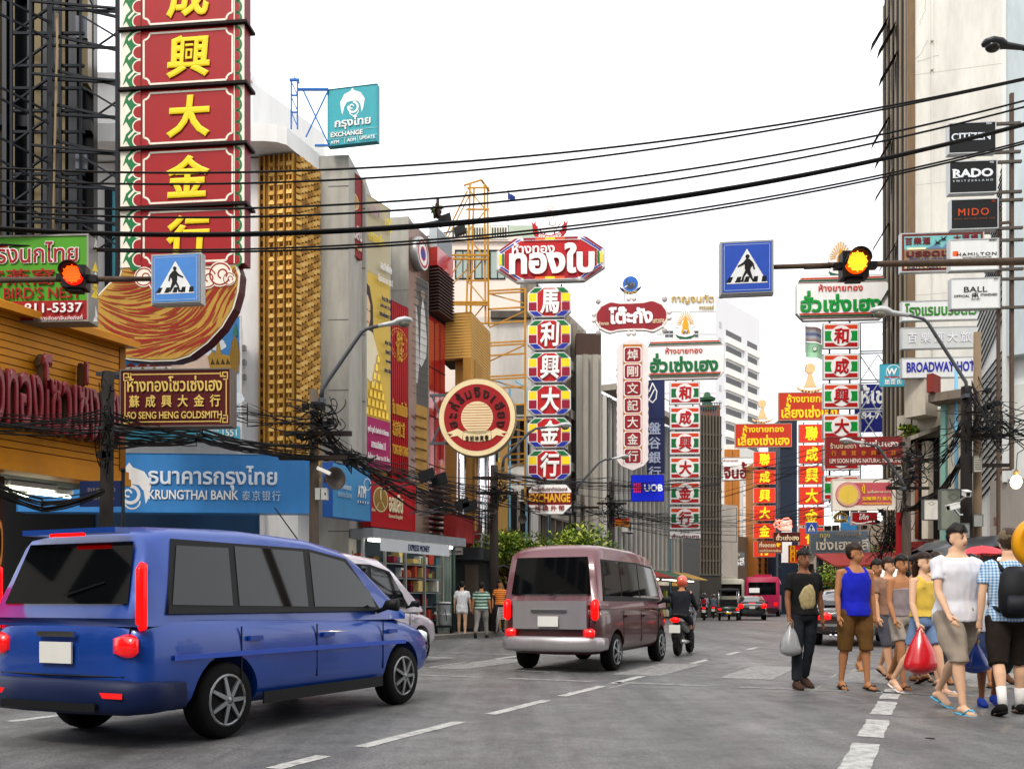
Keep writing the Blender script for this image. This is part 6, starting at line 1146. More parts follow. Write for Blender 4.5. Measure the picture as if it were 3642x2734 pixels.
# ================================================================ lamps, poles, cables
def ax(p): return Matrix.Translation(-Vector(p))
def lamp(label, arm, head, Z, base, dark=False):
    """arm: pixel points from the pole outwards; head: (x0, x1, y) of the lamp head, its tip at x1"""
    p0 = P(*base, Z); t = thing('street_lamp', label, 'street lamp', p0); b = MB(); b.T = ax(p0); r = .05
    b.tube([P(x, y, Z) for x, y in arm], [r*(1-.35*i/len(arm)) for i in range(len(arm))], M('#4d5054', .5, .3, .4) if not dark else DSTEEL, 10); q = P(*arm[0], Z)
    b.box((q.x-.06, q.y-.05, q.z-.1), (q.x+.06, q.y+.2, q.z), STEEL); b.build('arm', t)
    x0, x1, y0, y1 = head; a = P(x0, y0, Z); c = P(x1, y1, Z); L = (c-a).length; d = (c-a).normalized(); up = Vector((0, 0, 1)); up = (up-d*up.dot(d)).normalized(); s = d.cross(up)
    F_ = Matrix((((d.x, s.x, up.x, a.x)), (d.y, s.y, up.y, a.y), (d.z, s.z, up.z, a.z), (0, 0, 0, 1)))
    b = MB(); b.T = ax(p0) @ F_; HM = M('#b9bcbc', .45, .3, .3) if not dark else M('#3c3f42', .4, .3, .3)  # dark lamps carry their silhouette against the sky in the colour
    b.tube([(L*f, 0, h*L) for f, h in ((0, 0), (.2, .01), (.45, .02), (.6, .05), (.8, .06), (.95, .03), (1.0, .0))], [(L*w_, L*hh) for w_, hh in ((.06, .05), (.07, .06), (.09, .07), (.17, .1), (.18, .1), (.12, .07), (.03, .02))], HM, 14); b.build('lamp_head', t)
    b = MB(); b.T = ax(p0) @ F_; b.ball((L*.75, 0, -L*.04), (L*.17, L*.14, L*.11), M('#6d6a5c', .1, 0, .1) if not dark else M('#1c1a17', .15), 14, 8); b.build('glass_bowl', t)
lamp('tall street lamp arching right from the utility pole before the gold screen', [(1143, 1415), (1146, 1385), (1165, 1355), (1285, 1182), (1302, 1170), (1352, 1158)], (1345, 1468, 1159, 1142), 19, (1143, 1415))
lamp('street lamp whose head crosses the octagonal panel column', [(1788, 1660), (1792, 1630), (1880, 1540), (1905, 1524), (1950, 1518)], (1945, 2032, 1518, 1514), 30, (1788, 1660))
lamp('street lamp whose head crosses the foot of the scalloped white column', [(2052, 1748), (2056, 1728), (2130, 1645), (2152, 1634), (2180, 1630)], (2175, 2236, 1631, 1623), 38, (2052, 1748))
lamp('street lamp leaning left over the pale hotel signs from the right utility pole', [(3438, 1400), (3436, 1360), (3300, 1148), (3284, 1134), (3228, 1120)], (3232, 3096, 1121, 1108), 24.6, (3438, 1400))
lamp('street lamp whose head crosses the dark red medicine sign', [(3215, 1730), (3210, 1715), (3130, 1598), (3116, 1586), (3068, 1575)], (3072, 2986, 1576, 1568), 30, (3215, 1730))
lamp('dark silhouetted street lamp head in the top right corner above the watch signs', [(3800, 420), (3790, 260), (3700, 180), (3640, 172)], (3650, 3492, 172, 158), 13.8, (3800, 420), True)
def pole(label, x, yt, Z, r=.13, m=None, lean=0, extras=()):
    p = G(x, Z, .13); t = thing('utility_pole', label, 'utility pole', p); m = m or WOOD; b = MB(); h = zy(yt, Z)-.13
    b.bar((0, 0, 0), (lean, 0, h), r*1.25, m, r*.95, n=10); b.build('pole', t)
    b = MB()
    for k, z in enumerate(extras): b.box((-.7+.1*k, -.16, z), (.7+.1*k, -.05, z+.09), M('#2c2420', .8, 0, .3))
    b.build('crossarm', t); return t
WP = M('#5b5148', .85, 0, .5, 4)
pole('dark utility pole before the yellow slatted fascia, next to the goldsmith sign', 372, 1322, 15.3, .1, M('#2c2826', .8, 0, .5, 4), .06, ())
pole('brown utility pole in front of the gold screen with thick cable knots', 1117, 1386, 19.2, .09, WP, 0, (3.9, 4.4))
pole('dark utility pole with a loudspeaker at the yellow shop building', 1757, 1655, 30.5, .14, M('#3a3330', .85, 0, .4, 4), 0, (5, 4.5))
pole('utility pole left of the blue bank sign', 2175, 1712, 44, .14, M('#4b4440', .85, 0, .4, 4), 0, (5.6,))
pole('slim utility pole between the exchange board and the blue bank sign', 2072, 1760, 40, .1, WP, 0, (5,))
pole('tall square utility pole carrying the widest cable tangle on the right', 3476, 1182, 25, .1, M('#7d6b55', .85, 0, .4, 3), 0, (5.4, 4.6))
pole('dark utility pole just left of the tall square pole on the right', 3437, 1375, 24.8, .14, M('#1f1b19', .85, 0, .3, 4))
pole('utility pole with cable coils right of the medicine sign', 3224, 1555, 30.8, .13, WP, 0, (4.7,))
def cable(label, pts, Z0, Z1, r):
    xs = [p[0] for p in pts]
    def f(x):                                                      # smooth curve through the measured points
        s_ = 0
        for i, (a, c) in enumerate(pts):
            w_ = c
            for j, (d, _) in enumerate(pts):
                if j != i: w_ *= (x-d)/(a-d)
            s_ += w_
        return s_
    q = [P(x, f(x), Z0+(Z1-Z0)*(x+150)/3950) for x in [-150+79*i for i in range(51)]]
    b = MB(); b.tube(q, r*.85, CABLE, 6); o = b.build('overhead_cable'); o['label'] = label; o['category'] = 'cable'; o['group'] = 'cables strung across the street'
XS = (0, 950, 1650, 2942, 3642)
for nm, yy, r, Z0 in (('topmost', (598, 611, 575, 416, 279), .021, 15.0), ('second', (643, 650, 609, 428, 285), .02, 15.1), ('third', (729, 739, 697, 518, 359), .021, 15.2), ('fourth', (752, 770, 730, 544, 381), .021, 15.3), ('fifth and thicker', (810, 828, 787, 604, 441), .034, 15.4), ('sixth', (819, 836, 797, 611, 447), .025, 15.45), ('seventh', (869, 884, 843, 662, 503), .02, 15.5), ('lowest', (877, 893, 854, 672, 511), .021, 15.6)):
    cable('black cable crossing the whole street overhead, %s of the eight from above' % nm, list(zip(XS, yy)), Z0, Z0+1.5, r)
def bundle(lbl, ends, n, r, sag, seed, jit=14, zj=.4, wob=0, cat='cables'):
    """ends: pixel/Z waypoints; n thin sagging wires between them, one tangle"""
    rd = random.Random(seed); b = MB()
    for k in range(n):
        pts = []
        for (x0, y0, Z0, s0), (x1, y1, Z1, s1) in zip(ends, ends[1:]):
            o0 = rd.gauss(0, s0*.6); o1 = rd.gauss(0, s1*.6); sg = sag*(.5+rd.random()); dz = rd.uniform(-zj, zj); n_ = 11
            for i in range(n_):
                t = i/(n_-1); pts.append(P(x0+(x1-x0)*t, y0+o0+(y1+o1-y0-o0)*t+sg*4*t*(1-t)+wob*rd.gauss(0, 1), Z0+(Z1-Z0)*t+dz))
        b.tube(pts, r*(.5+.75*rd.random()), CABLE, 4)
    o = b.build('cable_bundle', kind='stuff'); o['label'] = lbl; o['category'] = cat
bundle('bundle of thin cables running from the dark left pole past the goldsmith sign to the brown pole', [(-80, 1500, 14.6, 40), (372, 1500, 15.2, 40), (720, 1545, 17.3, 30), (1117, 1600, 19.1, 30)], 16, .011, 12, 1)
bundle('sagging cables under the goldsmith sign towards the brown pole', [(372, 1560, 15.2, 30), (700, 1560, 17, 14), (950, 1608, 18.4, 10), (1117, 1625, 19.1, 16)], 14, .013, 8, 2, wob=2.5)
bundle('cables above the light blue bank fascia between the white wall and the brown pole', [(640, 1430, 18, 40), (880, 1480, 18.6, 34), (1117, 1505, 19.1, 30)], 11, .011, 4, 3)
bundle('low cables across the dark doorway under the yellow soffit', [(-60, 1705, 14.5, 20), (150, 1790, 14.9, 20), (372, 1740, 15.2, 20)], 9, .018, 12, 4)
bundle('fan of cables falling from the brown pole across the red bank sign', [(1117, 1480, 19.1, 40), (1250, 1640, 21, 40), (1480, 1760, 24.5, 45), (1757, 1840, 30.3, 40)], 22, .013, 12, 5, wob=1.5)
bundle('straight cables from the brown pole to the loudspeaker pole', [(1117, 1560, 19.1, 40), (1430, 1680, 24, 26), (1757, 1745, 30.3, 40)], 13, .012, 8, 6)
bundle('cables spanning in front of the octagonal column towards the blue bank sign', [(1757, 1745, 30.3, 60), (2072, 1815, 39.8, 30), (2175, 1815, 43.8, 30), (2480, 1860, 58, 60)], 14, .014, 8, 7)
bundle('cables before the scalloped column and flag panels', [(1757, 1690, 30.3, 25), (2175, 1730, 43.8, 30), (2560, 1700, 52, 50), (2940, 1640, 42, 50), (3224, 1580, 30.7, 40)], 13, .014, 10, 8)
bundle('low cables over the far traffic near the street bend', [(2175, 1830, 43.8, 30), (2620, 1850, 52, 60), (2960, 1790, 40, 50), (3224, 1690, 30.7, 50)], 12, .014, 12, 9)
bundle('cables fanning left from the tall square pole to the coil pole', [(3224, 1640, 30.7, 60), (3340, 1620, 27, 60), (3456, 1480, 25, 70)], 20, .014, 18, 10)
bundle('drooping cables from the tall square pole to the right edge', [(3456, 1440, 25, 90), (3560, 1520, 23.5, 60), (3760, 1470, 21, 120)], 24, .014, 22, 11)
bundle('steep thick cables descending left of the tall square pole', [(3476, 1500, 24.8, 30), (3380, 1700, 26, 20), (3270, 1790, 29, 25), (3215, 1800, 30.6, 20)], 9, .026, 14, 12)
bundle('tangled cables behind the fishball sign and the small trees', [(3224, 1780, 30.7, 60), (3170, 1900, 32, 60), (3110, 1990, 33, 50)], 16, .018, 16, 13, wob=6)
def tangle(lbl, x, y, Z, w_, h, n, r, seed):
    rd = random.Random(seed); b = MB()
    for k in range(n):
        cx, cy = x+rd.uniform(-w_, w_)*.5, y+rd.uniform(-h, h)*.5; a = rd.uniform(.2, .8)*w_*.5; c = rd.uniform(.1, .5)*h*.4; ph = rd.random()*6.28; sp = rd.uniform(3, 7)*rd.choice((-1, 1)); dx = rd.gauss(0, .5)*w_; sg = rd.uniform(0, .35)*h
        b.tube([P(cx+cos(ph+sp*i/17)*a+dx*(i/17-.5), cy+sin(ph+sp*i/17)*c+sg*4*(i/17)*(1-i/17), Z+.25*sin(ph+i*.25)) for i in range(18)], r*(.6+.8*rd.random()), CABLE, 4)
        if k % 5 == 0: q = P(cx, cy, Z-.1); b.box((q.x-.07, q.y-.05, q.z-.05), (q.x+.07, q.y+.05, q.z+.07), CABLE)
    o = b.build('cable_tangle', kind='stuff'); o['label'] = lbl; o['category'] = 'cables'
tangle('knot of black cable coils around the brown pole before the gold screen', 1115, 1500, 19.0, 130, 150, 32, .012, 1)
tangle('lower cable knot and junction lines beside the grey loudspeaker', 1190, 1625, 19.4, 150, 40, 16, .012, 2)
tangle('cable coils around the loudspeaker pole', 1775, 1740, 30.2, 60, 80, 22, .014, 3)
tangle('cable coils around the pole left of the blue bank sign', 2176, 1800, 43.7, 50, 90, 20, .018, 4)
tangle('huge cable tangle at the tall square pole on the right', 3490, 1480, 24.6, 150, 190, 36, .012, 5)
tangle('cable coils around the pole right of the medicine sign', 3225, 1650, 30.5, 100, 150, 32, .014, 6)
tangle('cable mess hanging in front of the small trees on the right', 3160, 1880, 32, 100, 150, 30, .014, 7)
tangle('cable coils on the dark pole by the goldsmith sign', 375, 1480, 15.1, 34, 300, 20, .009, 8)
# horn loudspeakers, cameras, boxes, floodlights
def horn(label, x, y, Z, r, yaw, rust=True):
    t = thing('loudspeaker', label, 'loudspeaker', P(x, y, Z), R(yaw)); b = MB(); m = M('#4a443f', .6, .2, .3)
    b.lathe([(r*.12, -.5*r*2), (r*.22, -r*.6), (r*.4, -r*.2), (r*.75, r*.15), (r, r*.35), (r*.97, r*.36), (r*.7, r*.12), (r*.3, -r*.3), (.01, -r*.4)], m, n=24, axis='y'); b.build('horn', t)
    b = MB(); b.box((-r*.25, r*.4, -r*.25), (r*.25, r*1.2, r*.25), m); b.build('driver', t)
horn('large grey horn loudspeaker on the brown pole over the light blue sign', 1186, 1702, 19.1, .24, 42); horn('round horn loudspeaker on the dark pole above the traffic', 1752, 1808, 30.2, .19, 10); horn('dark horn loudspeaker behind the tree on the left', 1860, 1845, 31, .16, -20)
p = P(1150, 1672, 18.9); t = thing('fluorescent_fitting', 'white fluorescent tube fitting tied beside the grey horn loudspeaker', 'light fitting', p); b = MB(); b.T = Matrix.Rotation(R(24), 4, 'Y'); b.box((-.13, -.06, -.04), (.16, .04, .03), WHITE); b.build('housing', t); b = MB(); b.T = Matrix.Rotation(R(24), 4, 'Y'); b.box((-.1, -.05, -.055), (.13, .03, -.041), M('#9b9b95', .4)); b.build('tube', t)
p = P(1141, 1755, 19.0); t = thing('meter_box', 'white meter box on the brown pole below the loudspeaker', 'meter box', p); b = MB(); b.box((-.12, 0, -.12), (.13, .15, .12), M('#b9bab4', .6, 0, .4, 5)); b.build('box', t); b = MB(); b.box((-.01, -.012, -.11), (.0, -.001, .11), DARK); b.box((.08, -.02, -.02), (.1, -.001, .02), DARK); b.build('latch', t)
for i, (x, y, Z, lb, rt) in enumerate(((1515, 1690, 24, 'upper dark floodlight on a bracket over the red bank sign', 0), (1560, 1705, 24.4, 'lower dark floodlight on a bracket over the red bank sign', 0), (1640, 1793, 27, 'dark floodlight left of the loudspeaker pole', 1), (1670, 1800, 27, 'dark floodlight close to the loudspeaker pole', 1), (1580, 783, 29.5, 'dark floodlight high on the metal clad roof', 2), (1633, 820, 33, 'dark floodlight before the apartment roof', 2))):
    p = P(x, y, Z); t = thing('floodlight', lb, 'floodlight', p); b = MB(); b.T = Matrix.Rotation(R(-25), 4, 'Y')
    b.prism([(-.22, -.12), (.2, -.16), (.26, .1), (-.16, .14)], -.12, .12, M('#141416', .5)); b.build('housing', t); b = MB(); b.bar((-1.5, .1, -.25), (-.1, .0, .0), .03, STEEL); b.build('bracket', t)
for i, (x, y, Z, lb) in enumerate(((3390, 1802, 24.3, 'white bullet camera pointing left on the right poles'), (3437, 1755, 24.2, 'white camera seen end-on above the bullet camera'))):
    p = P(x, y, Z); t = thing('security_camera', lb, 'camera', p, R(20 if i == 0 else 80)); b = MB(); b.T = Matrix.Rotation(R(-14), 4, 'Y'); b.box((-.17, -.07, -.06), (.17, .07, .07), M('#d9dad6', .4)); b.box((-.2, -.08, .071), (.19, .08, .085), M('#d9dad6', .4)); b.box((-.175, -.05, -.045), (-.171, .05, .05), BLK); b.build('housing', t)
    b = MB(); b.bar((.05, 0, -.06), (.3, .1, -.18), .03, ALU); b.bar((.3, .1, -.18), (.42, .1, -.18), .03, ALU); b.build('bracket', t)
for x0, y0, x1, y1, Z, lb, c in ((3345, 1738, 3436, 1882, 26, 'grey green weathered board behind the cameras on the right', '#7f8478'), (3462, 1620, 3492, 1678, 24.6, 'small printed notice on the tall square pole', '#b9b4a4'), (3462, 1828, 3496, 1872, 24.6, 'grey junction box low on the tall square pole', '#8c8f8a'), (3396, 1860, 3448, 1912, 24.4, 'grey steel cabinet under the bullet camera', '#85898a'), (3285, 1775, 3340, 1848, 27, 'tilted white light box left of the grey green board', '#d6d2c8')):
    t, W, H = sign('wall_box', lb, x0, y0, x1, y1, Z, 5, M(c, .6, 0, .4, 3), M('#6d706c', .5, .3, .4), .2, [('r', .12, .1+.14*i, .88, .15+.14*i, M('#5e625c', .7)) for i in range(6)] if 'notice' in lb else ([('l', [(.3, .2), (.5, .12), (.7, .2), (.6, .26), (.5, .3), (.4, .26), (.3, .2)], .02, M('#5e6258', .7))] if 'board' in lb else []), cat='box')
# bare bulb at the right edge, yellow rimmed mirror
p = P(3614, 1700, 15); t = thing('bare_bulb', 'bare glowing bulb hanging at the right edge above the stalls', 'light bulb', p); b = MB(); b.ball((0, 0, -.06), (.085, .085, .11), M('#ffd890', .3, emit=14, dirt=0)); b.build('glass', t); b = MB(); b.lathe([(.035, .0), (.04, .1), (.02, .14)], M('#6d5a3a', .4, .5)); b.tube([(0, 0, .14), (.02, 0, .4), (.5, 0, .7)], .008, CABLE, 5); b.build('socket', t)
bl = bpy.data.lights.new('bulb_light', 'POINT'); bl.energy = 60; bl.color = (1, .72, .38); bl.shadow_soft_size = .1; o = bpy.data.objects.new('bulb_light', bl); COL.objects.link(o); o.parent = t; o.location = (0, -.12, -.1)
p = P(3702, 1930, 7); t = thing('traffic_mirror', 'yellow rimmed black backed traffic mirror cut by the right edge', 'mirror', p); b = MB(); b.lathe([(.20, -.05), (.205, .0), (.18, .05), (.155, .03)], M('#e09a0c', .4), n=36, axis='y'); b.build('rim', t); b = MB(); b.lathe([(.16, -.02), (.155, .02), (0.01, .04)], BLK, n=30, axis='y'); b.build('back', t); b = MB(); b.bar((.05, .05, -1.7+.15), (.05, .05, 0), .03, STEEL, n=8); b.build('post', t)
# ================================================================ trees and plants
LEAF = [M(c, .6, 0, .3, 6, streak=False) for c in ('#6d8a22', '#4a6a18', '#8c9f2e', '#2f4a14', '#a3ab42')]
def tree(label, x, Z, y0, y1, hw, seed, n=2600, trunk_h=None, ls=.09, nm='tree', lean=0, z0=.13):
    rd = random.Random(seed); g = G(x, Z, z0); t = thing(nm, label, nm, g); zt, zb = zy(y0, Z)-z0, zy(y1, Z)-z0; b = MB(); cs = []
    for k in range(9):
        a = rd.random()*6.28; rr = hw*(.25+.7*rd.random()); zz = zb+(zt-zb)*rd.uniform(.12, .82); c = Vector((lean+cos(a)*rr, sin(a)*rr*.7, zz)); cs.append((c, hw*rd.uniform(.28, .5)))
        b.tube([(0, 0, zb*.5), (lean*.5+c.x*.3, c.y*.3, zb*.8+.3), (c.x*.8, c.y*.8, zz-.2), tuple(c)], [.06, .045, .03, .012], M('#3d3128', .9, 0, .4, 6), 6)
    b.tube([(0, 0, 0), (.04, .02, zb*.3), (lean*.3, 0, zb*.75), (lean*.6, 0, zb+.5)], [.1, .08, .07, .05], M('#3d3128', .9, 0, .4, 6), 8); b.build('trunk', t)
    b = MB(); vs = [[] for _ in LEAF]
    for k in range(n):
        c, r = cs[k % len(cs)]; d = Vector((rd.gauss(0, 1), rd.gauss(0, 1), rd.gauss(0, 1))).normalized()*r*(rd.random()**.4); p = c+Vector((d.x*1.25, d.y, d.z*.75)); s = ls*rd.uniform(.6, 1.5)
        e = Euler((rd.uniform(-.9, .9), rd.uniform(-.9, .9), rd.random()*6.28)).to_matrix(); u, v = e @ Vector((1, 0, 0)), e @ Vector((0, 1, 0))
        b.add([p-u*s, p-v*s*.4, p+u*s, p+v*s*.4], [(0, 1, 2, 3)], LEAF[int(rd.random()*5)])
    b.build('crown', t)
tree('leafy street tree with yellow green crown beneath the octagonal column', 1815, 33, 1888, 2040, 1.55, 3, 3200); tree('broad yellow green street tree just right of the leafy one, behind the maroon van', 1985, 34, 1872, 2060, 1.95, 4, 4000)
tree('bright green small tree behind the man in blue', 3010, 42, 1985, 2130, 1.4, 5, 2400); tree('dark small tree under the cable mess on the right', 3130, 40, 1905, 2060, 1.3, 6, 1800)
tree('green vine hanging on the old stained parapet', 3235, 37, 1435, 1590, .4, 8, 420, ls=.12, nm='vine', z0=zy(1600, 37)); tree('tiny sapling growing from the metal clad roof', 1557, 29, 728, 760, .22, 9, 90, ls=.06, nm='sapling', z0=zy(768, 29))
# ================================================================ stalls and street furniture, left pavement
q = G(1575, 30.6, .13); t = thing('street_booth', 'dark street booth with rail on its roof and corrugated sheet beside it', 'booth', q, -R(10)); b = MB(); b.box((-1.0, 0, 0), (1.25, 1.8, 2.35), M('#26282b', .6, .2, .4)); b.box((.75, -.02, .1), (1.2, -.001, 2.2), M('#4a4038', .5, 0, .4)); b.build('wall', t)
b = MB(); b.box((-1.15, -.15, 2.35), (1.4, 1.9, 2.75), M('#35383b', .5, .3, .4)); b.build('roof', t); b = MB()
for i in range(10): b.bar((-1.1+.27*i, -.1, 2.75), (-1.1+.27*i, -.1, 3.2), .018, ALU)
for z in (2.95, 3.2): b.bar((-1.1, -.1, z), (1.35, -.1, z), .022, ALU); b.bar((1.35, -.1, z), (1.35, 1.8, z), .022, ALU)
b.build('railing', t); b = MB()
for i in range(12): b.box((-.32+.055*i, -.2-(i % 2)*.03, .0), (-.32+.055*(i+1), -.17-(i % 2)*.03, 2.95), M('#9fb3a8', .5, .2, .3))
b.build('corrugated_sheet', t)
rc = (1538, 1945, 1646, 1972); sign('shop_board', 'white shop board with dark Thai letters above the street booth', *rc, 30.3, 5, WHT, ALU, .08, [('t', 'หลอด ไชน่าทาวน์ เยาวราช', .05, .3, .95, .8, MAROON, .03)]); rc = (1456, 1938, 1532, 1962); sign('shop_board', 'white shop board half behind the pavement lights, left of the booth', *rc, 30.3, 5, WHT, ALU, .08, [('t', 'ร้านทอง เยาวราช', .05, .3, .95, .8, MAROON, .03)])
rc = (1618, 1830, 1682, 1930); sign('rusty_board', 'faded red metal board beside the green pipe over the pavement', *rc, 29.5, -50, M('#8e2a2a', .6, .1, .5, 2), M('#7a2222', .6), .5, [])
q = G(1613, 29.6, .13); t = thing('green_post', 'weathered green steel post with ball top beside the red metal board', 'post', q); b = MB(); b.bar((0, 0, 0), (0, 0, zy(1862, 29.6)), .06, M('#4c6258', .6, .2, .5, 4), n=10); b.build('post', t); b = MB(); b.ball((0, 0, zy(1862, 29.6)+.04), .09, M('#4c6258', .6, .2, .5, 4)); b.build('finial', t)
rc = (1722, 1962, 1900, 2040); sign('exchange_fascia', 'dark red money exchange fascia behind the tree trunks', *rc, 34.5, 5, M('#7a1512', .5, 0, .2), M('#4a1210', .5), .2, [('t', '找換外幣', .3, .1, .95, .45, YO, .02, 0, .4), ('t', 'MONEY EXCHANGE', .05, .6, .95, .88, YO, .03)])
rc = (1300, 1890, 1520, 1990); q = G(1400, 27, .13); t = thing('shop_interior', 'lit open shop front with bright tubes behind the blue car', 'shop front', q, R(62)); b = MB(); b.box((-2.2, .2, 0), (2.6, .3, 3.0), M('#2a3a44', .6, 0, .3)); b.box((-2.2, -.9, 2.7), (2.6, .2, 2.95), M('#8d9196', .6, 0, .4)); b.build('wall', t)
b = MB()
for i in range(5): b.box((-1.9+.9*i, -.6, 2.62), (-1.3+.9*i, -.5, 2.69), M('#fff8e8', .4, emit=6, dirt=0))
b.build('tube_light', t); b = MB()
rs = random.Random(4)
for i in range(90):
    z = .45+.42*(i % 5); x = -2.1+4.4*rs.random(); w_, h = rs.uniform(.08, .3), rs.uniform(.12, .34); d_ = rs.uniform(.02, .35); b.box((x, .19-d_, z), (x+w_, .195, z+h), M(rs.choice(('#a84030', '#c8b070', '#3f6a7a', '#d8d4c8', '#6a4a2a', '#8a9a4a', '#d0d6d8', '#7a2838')), .6, 0, .3, 5))
b.build('goods', t); b = MB()
for x in (-2.1, -1.1, -.1, .9, 1.9): b.box((x, -.5, .1), (x+.05, -.42, 2.7), ALU)
for z in (.42, .84, 1.26, 1.68, 2.1): b.box((-2.15, -.1, z-.03), (2.4, .19, z), M('#8f9498', .4, .4))
b.build('shelf', t); b = MB(); b.box((-1.9, -.92, 2.35), (1.6, -.9, 2.68), M('#c8ccd0', .5)); text_into(b, 'EXPRESS MONEY', -.6, 2.42, .5, 2.6, -.925, NAVY, .03, depth=.01); b.build('shop_board', t)
q = G(1578, 28.4, .13); t = thing('hand_cart', 'dark steel hand cart loaded with two white buckets', 'cart', q); b = MB()
for x in (-.3, .3):
    for y in (0, .5): b.bar((x, y, .12), (x, y, .95 if y == 0 else .6), .02, DSTEEL)
for z in (.2, .9): b.bar((-.3, 0, z), (.3, 0, z), .02, DSTEEL)
b.box((-.3, 0, .2), (.3, .5, .24), DSTEEL); b.tube([(-.2, -.03, .7), (-.1, -.04, .55), (.05, -.04, .75), (.1, -.04, .4)], .015, DSTEEL, 5); b.build('frame', t); b = MB()
for x in (-.22, .22): b.lathe([(.11, -.03), (.12, 0), (.11, .03)], DARK, (x, .05, .12), 14, 'x')
b.build('wheel', t)
for i, z in enumerate((.26, .62)):
    t = thing('bucket', ('lower white plastic bucket resting on the dark hand cart', 'upper white plastic bucket stacked on the dark hand cart')[i], 'bucket', (q.x, q.y+.2, q.z+z)); b = MB(); b.lathe([(.17, 0), (.2, .3), (.21, .3), (.21, .34), (.16, .35)], M('#d4dbe0', .5, 0, .15), n=20); b.build('body', t); b = MB(); b.lathe([(.212, .33), (.212, .352), (.02, .356)], WHT, n=20); b.build('lid', t)
for i in range(8):
    t = thing('plastic_stool', 'grey plastic stool in the tall stack beside the vendors on the left', 'stool', (*G(1788, 29.8).xy, .13+.05*i), 0, 'stacked stools by the vendors'); b = MB(); ST_ = M('#b9b2ae', .5); b.box((-.15, -.15, .42), (.15, .15, .45), ST_); b.build('seat', t)
    for sx in (-1, 1):
        for sy in (-1, 1): b = MB(); b.bar((sx*.13, sy*.13, .42), (sx*.2, sy*.17, .0), .02, ST_, n=6); b.build('leg', t)
for i, (rc, s_, lb) in enumerate((((2206, 2030, 2246, 2072), 'เล้ง', 'pale pink board with a red Thai word behind the motorcycle rider'), ((2250, 2014, 2282, 2066), 'เท่าสุด', 'white notched board with brown Thai letters beside the pale pink board'))): sign('vendor_board', lb, *rc, 40, 4, (M('#d8b0ac', .6), M('#cfc6c0', .6))[i], WHT, .06, [('t', s_, .12, .2, .88, .8, MAROON, .04)])
q = G(1790, 31.5, .13); t = thing('vendor_stall', 'vendor stall with pitched frame roof and a small warm lamp on the left pavement', 'stall', q); b = MB()
for x in (-.75, .75):
    for y in (0, .9): b.bar((x, y, 0), (x, y, 1.9), .025, STEEL)
b.build('frame', t); b = MB(); b.prism([(-.9, 1.9), (0, 2.25), (.9, 1.9), (0, 2.2)], -.1, 1.0, M('#4a4644', .6, 0, .3)); b.build('roof', t); b = MB(); b.box((-.7, 0, .75), (.7, .8, .85), M('#8a8178', .5, .3)); b.box((-.6, .1, .86), (-.2, .5, 1.15), M('#a8541c', .6)); b.build('counter', t); b = MB(); b.ball((.5, -.05, 1.75), .05, M('#ffdca0', .3, emit=9, dirt=0)); b.build('lamp', t)
# ================================================================ stalls on the right
q = G(3500, 22.5, .0); t = thing('seafood_stall', 'seafood stall with dark tarpaulin roof and a lit yellow name board', 'stall', q, -R(4)); b = MB()
for x in (-.9, 1.5):
    for y in (0, 1.5): b.bar((x, y, 0), (x, y, 2.3), .03, STEEL)
b.build('frame', t); b = MB(); nx, ny = 16, 8; vs = []; TP = M('#24262a', .35, 0, .3, 3, coat=.2)
for j in range(ny+1):
    for i in range(nx+1): vs.append((-1.3+3.1*i/nx, -.5+2.3*j/ny, 2.35+.3*sin(i/nx*3.1)+.12*noise.noise((i*.45, j*.5, 1))+.08*(j/ny)-.22*(1 if j == 0 else 0)))
b.add(vs, [(j*(nx+1)+i, j*(nx+1)+i+1, (j+1)*(nx+1)+i+1, (j+1)*(nx+1)+i) for j in range(ny) for i in range(nx)], TP, True); b.build('tarpaulin', t)
b = MB(); b.box((-.6, -.3, 1.82), (.55, -.24, 2.06), M('#e8b858', .5, emit=.25)); sb = b.build('name_board', t); b = MB(); text_into(b, 'SEAFOOD', -.3, 1.88, .42, 1.98, -.305, sm('#5a1c14'), .03, depth=.01); text_into(b, 'รันนี่', -.55, 1.88, -.36, 2.0, -.305, sm('#5a1c14'), .03, depth=.01)
for i in range(18): b.box((-.58+.063*i, -.304, 2.02), (-.54+.063*i, -.301, 2.04), sm('#5a1c14')); b.box((-.58+.063*i, -.304, 1.835), (-.54+.063*i, -.301, 1.85), sm('#5a1c14'))
b.build('lettering', sb); b = MB(); b.box((-.35, -.34, 1.35), (.2, -.32, 1.78), M('#d9cfc4', .6)); mb_ = b.build('menu_board', t); b = MB()
for i, s_ in enumerate(('กุ้ง 100%', 'ต้มยำกุ้ง', 'ปูผัดผงกะหรี่', 'หอยทอด')): text_into(b, s_, -.32, 1.68-.1*i, .05, 1.74-.1*i, -.342, sm('#5a3a48'), .01, depth=.005)
b.build('lettering', mb_); b = MB(); b.box((-.9, -.1, .75), (1.4, .7, .9), M('#8f9498', .3, .7, .3)); b.box((-.9, -.1, .2), (1.4, -.05, .75), M('#6a2a22', .6)); b.build('counter', t)
for i, (x, z) in enumerate(((.2, 2.12), (-.5, 2.1))): b = MB(); b.ball((x, -.38, z), .05, M('#ffe0a0', .3, emit=12, dirt=0)); b.bar((x, -.38, z+.04), (x, -.38, z+.25), .008, CABLE); b.build('bulb', t)
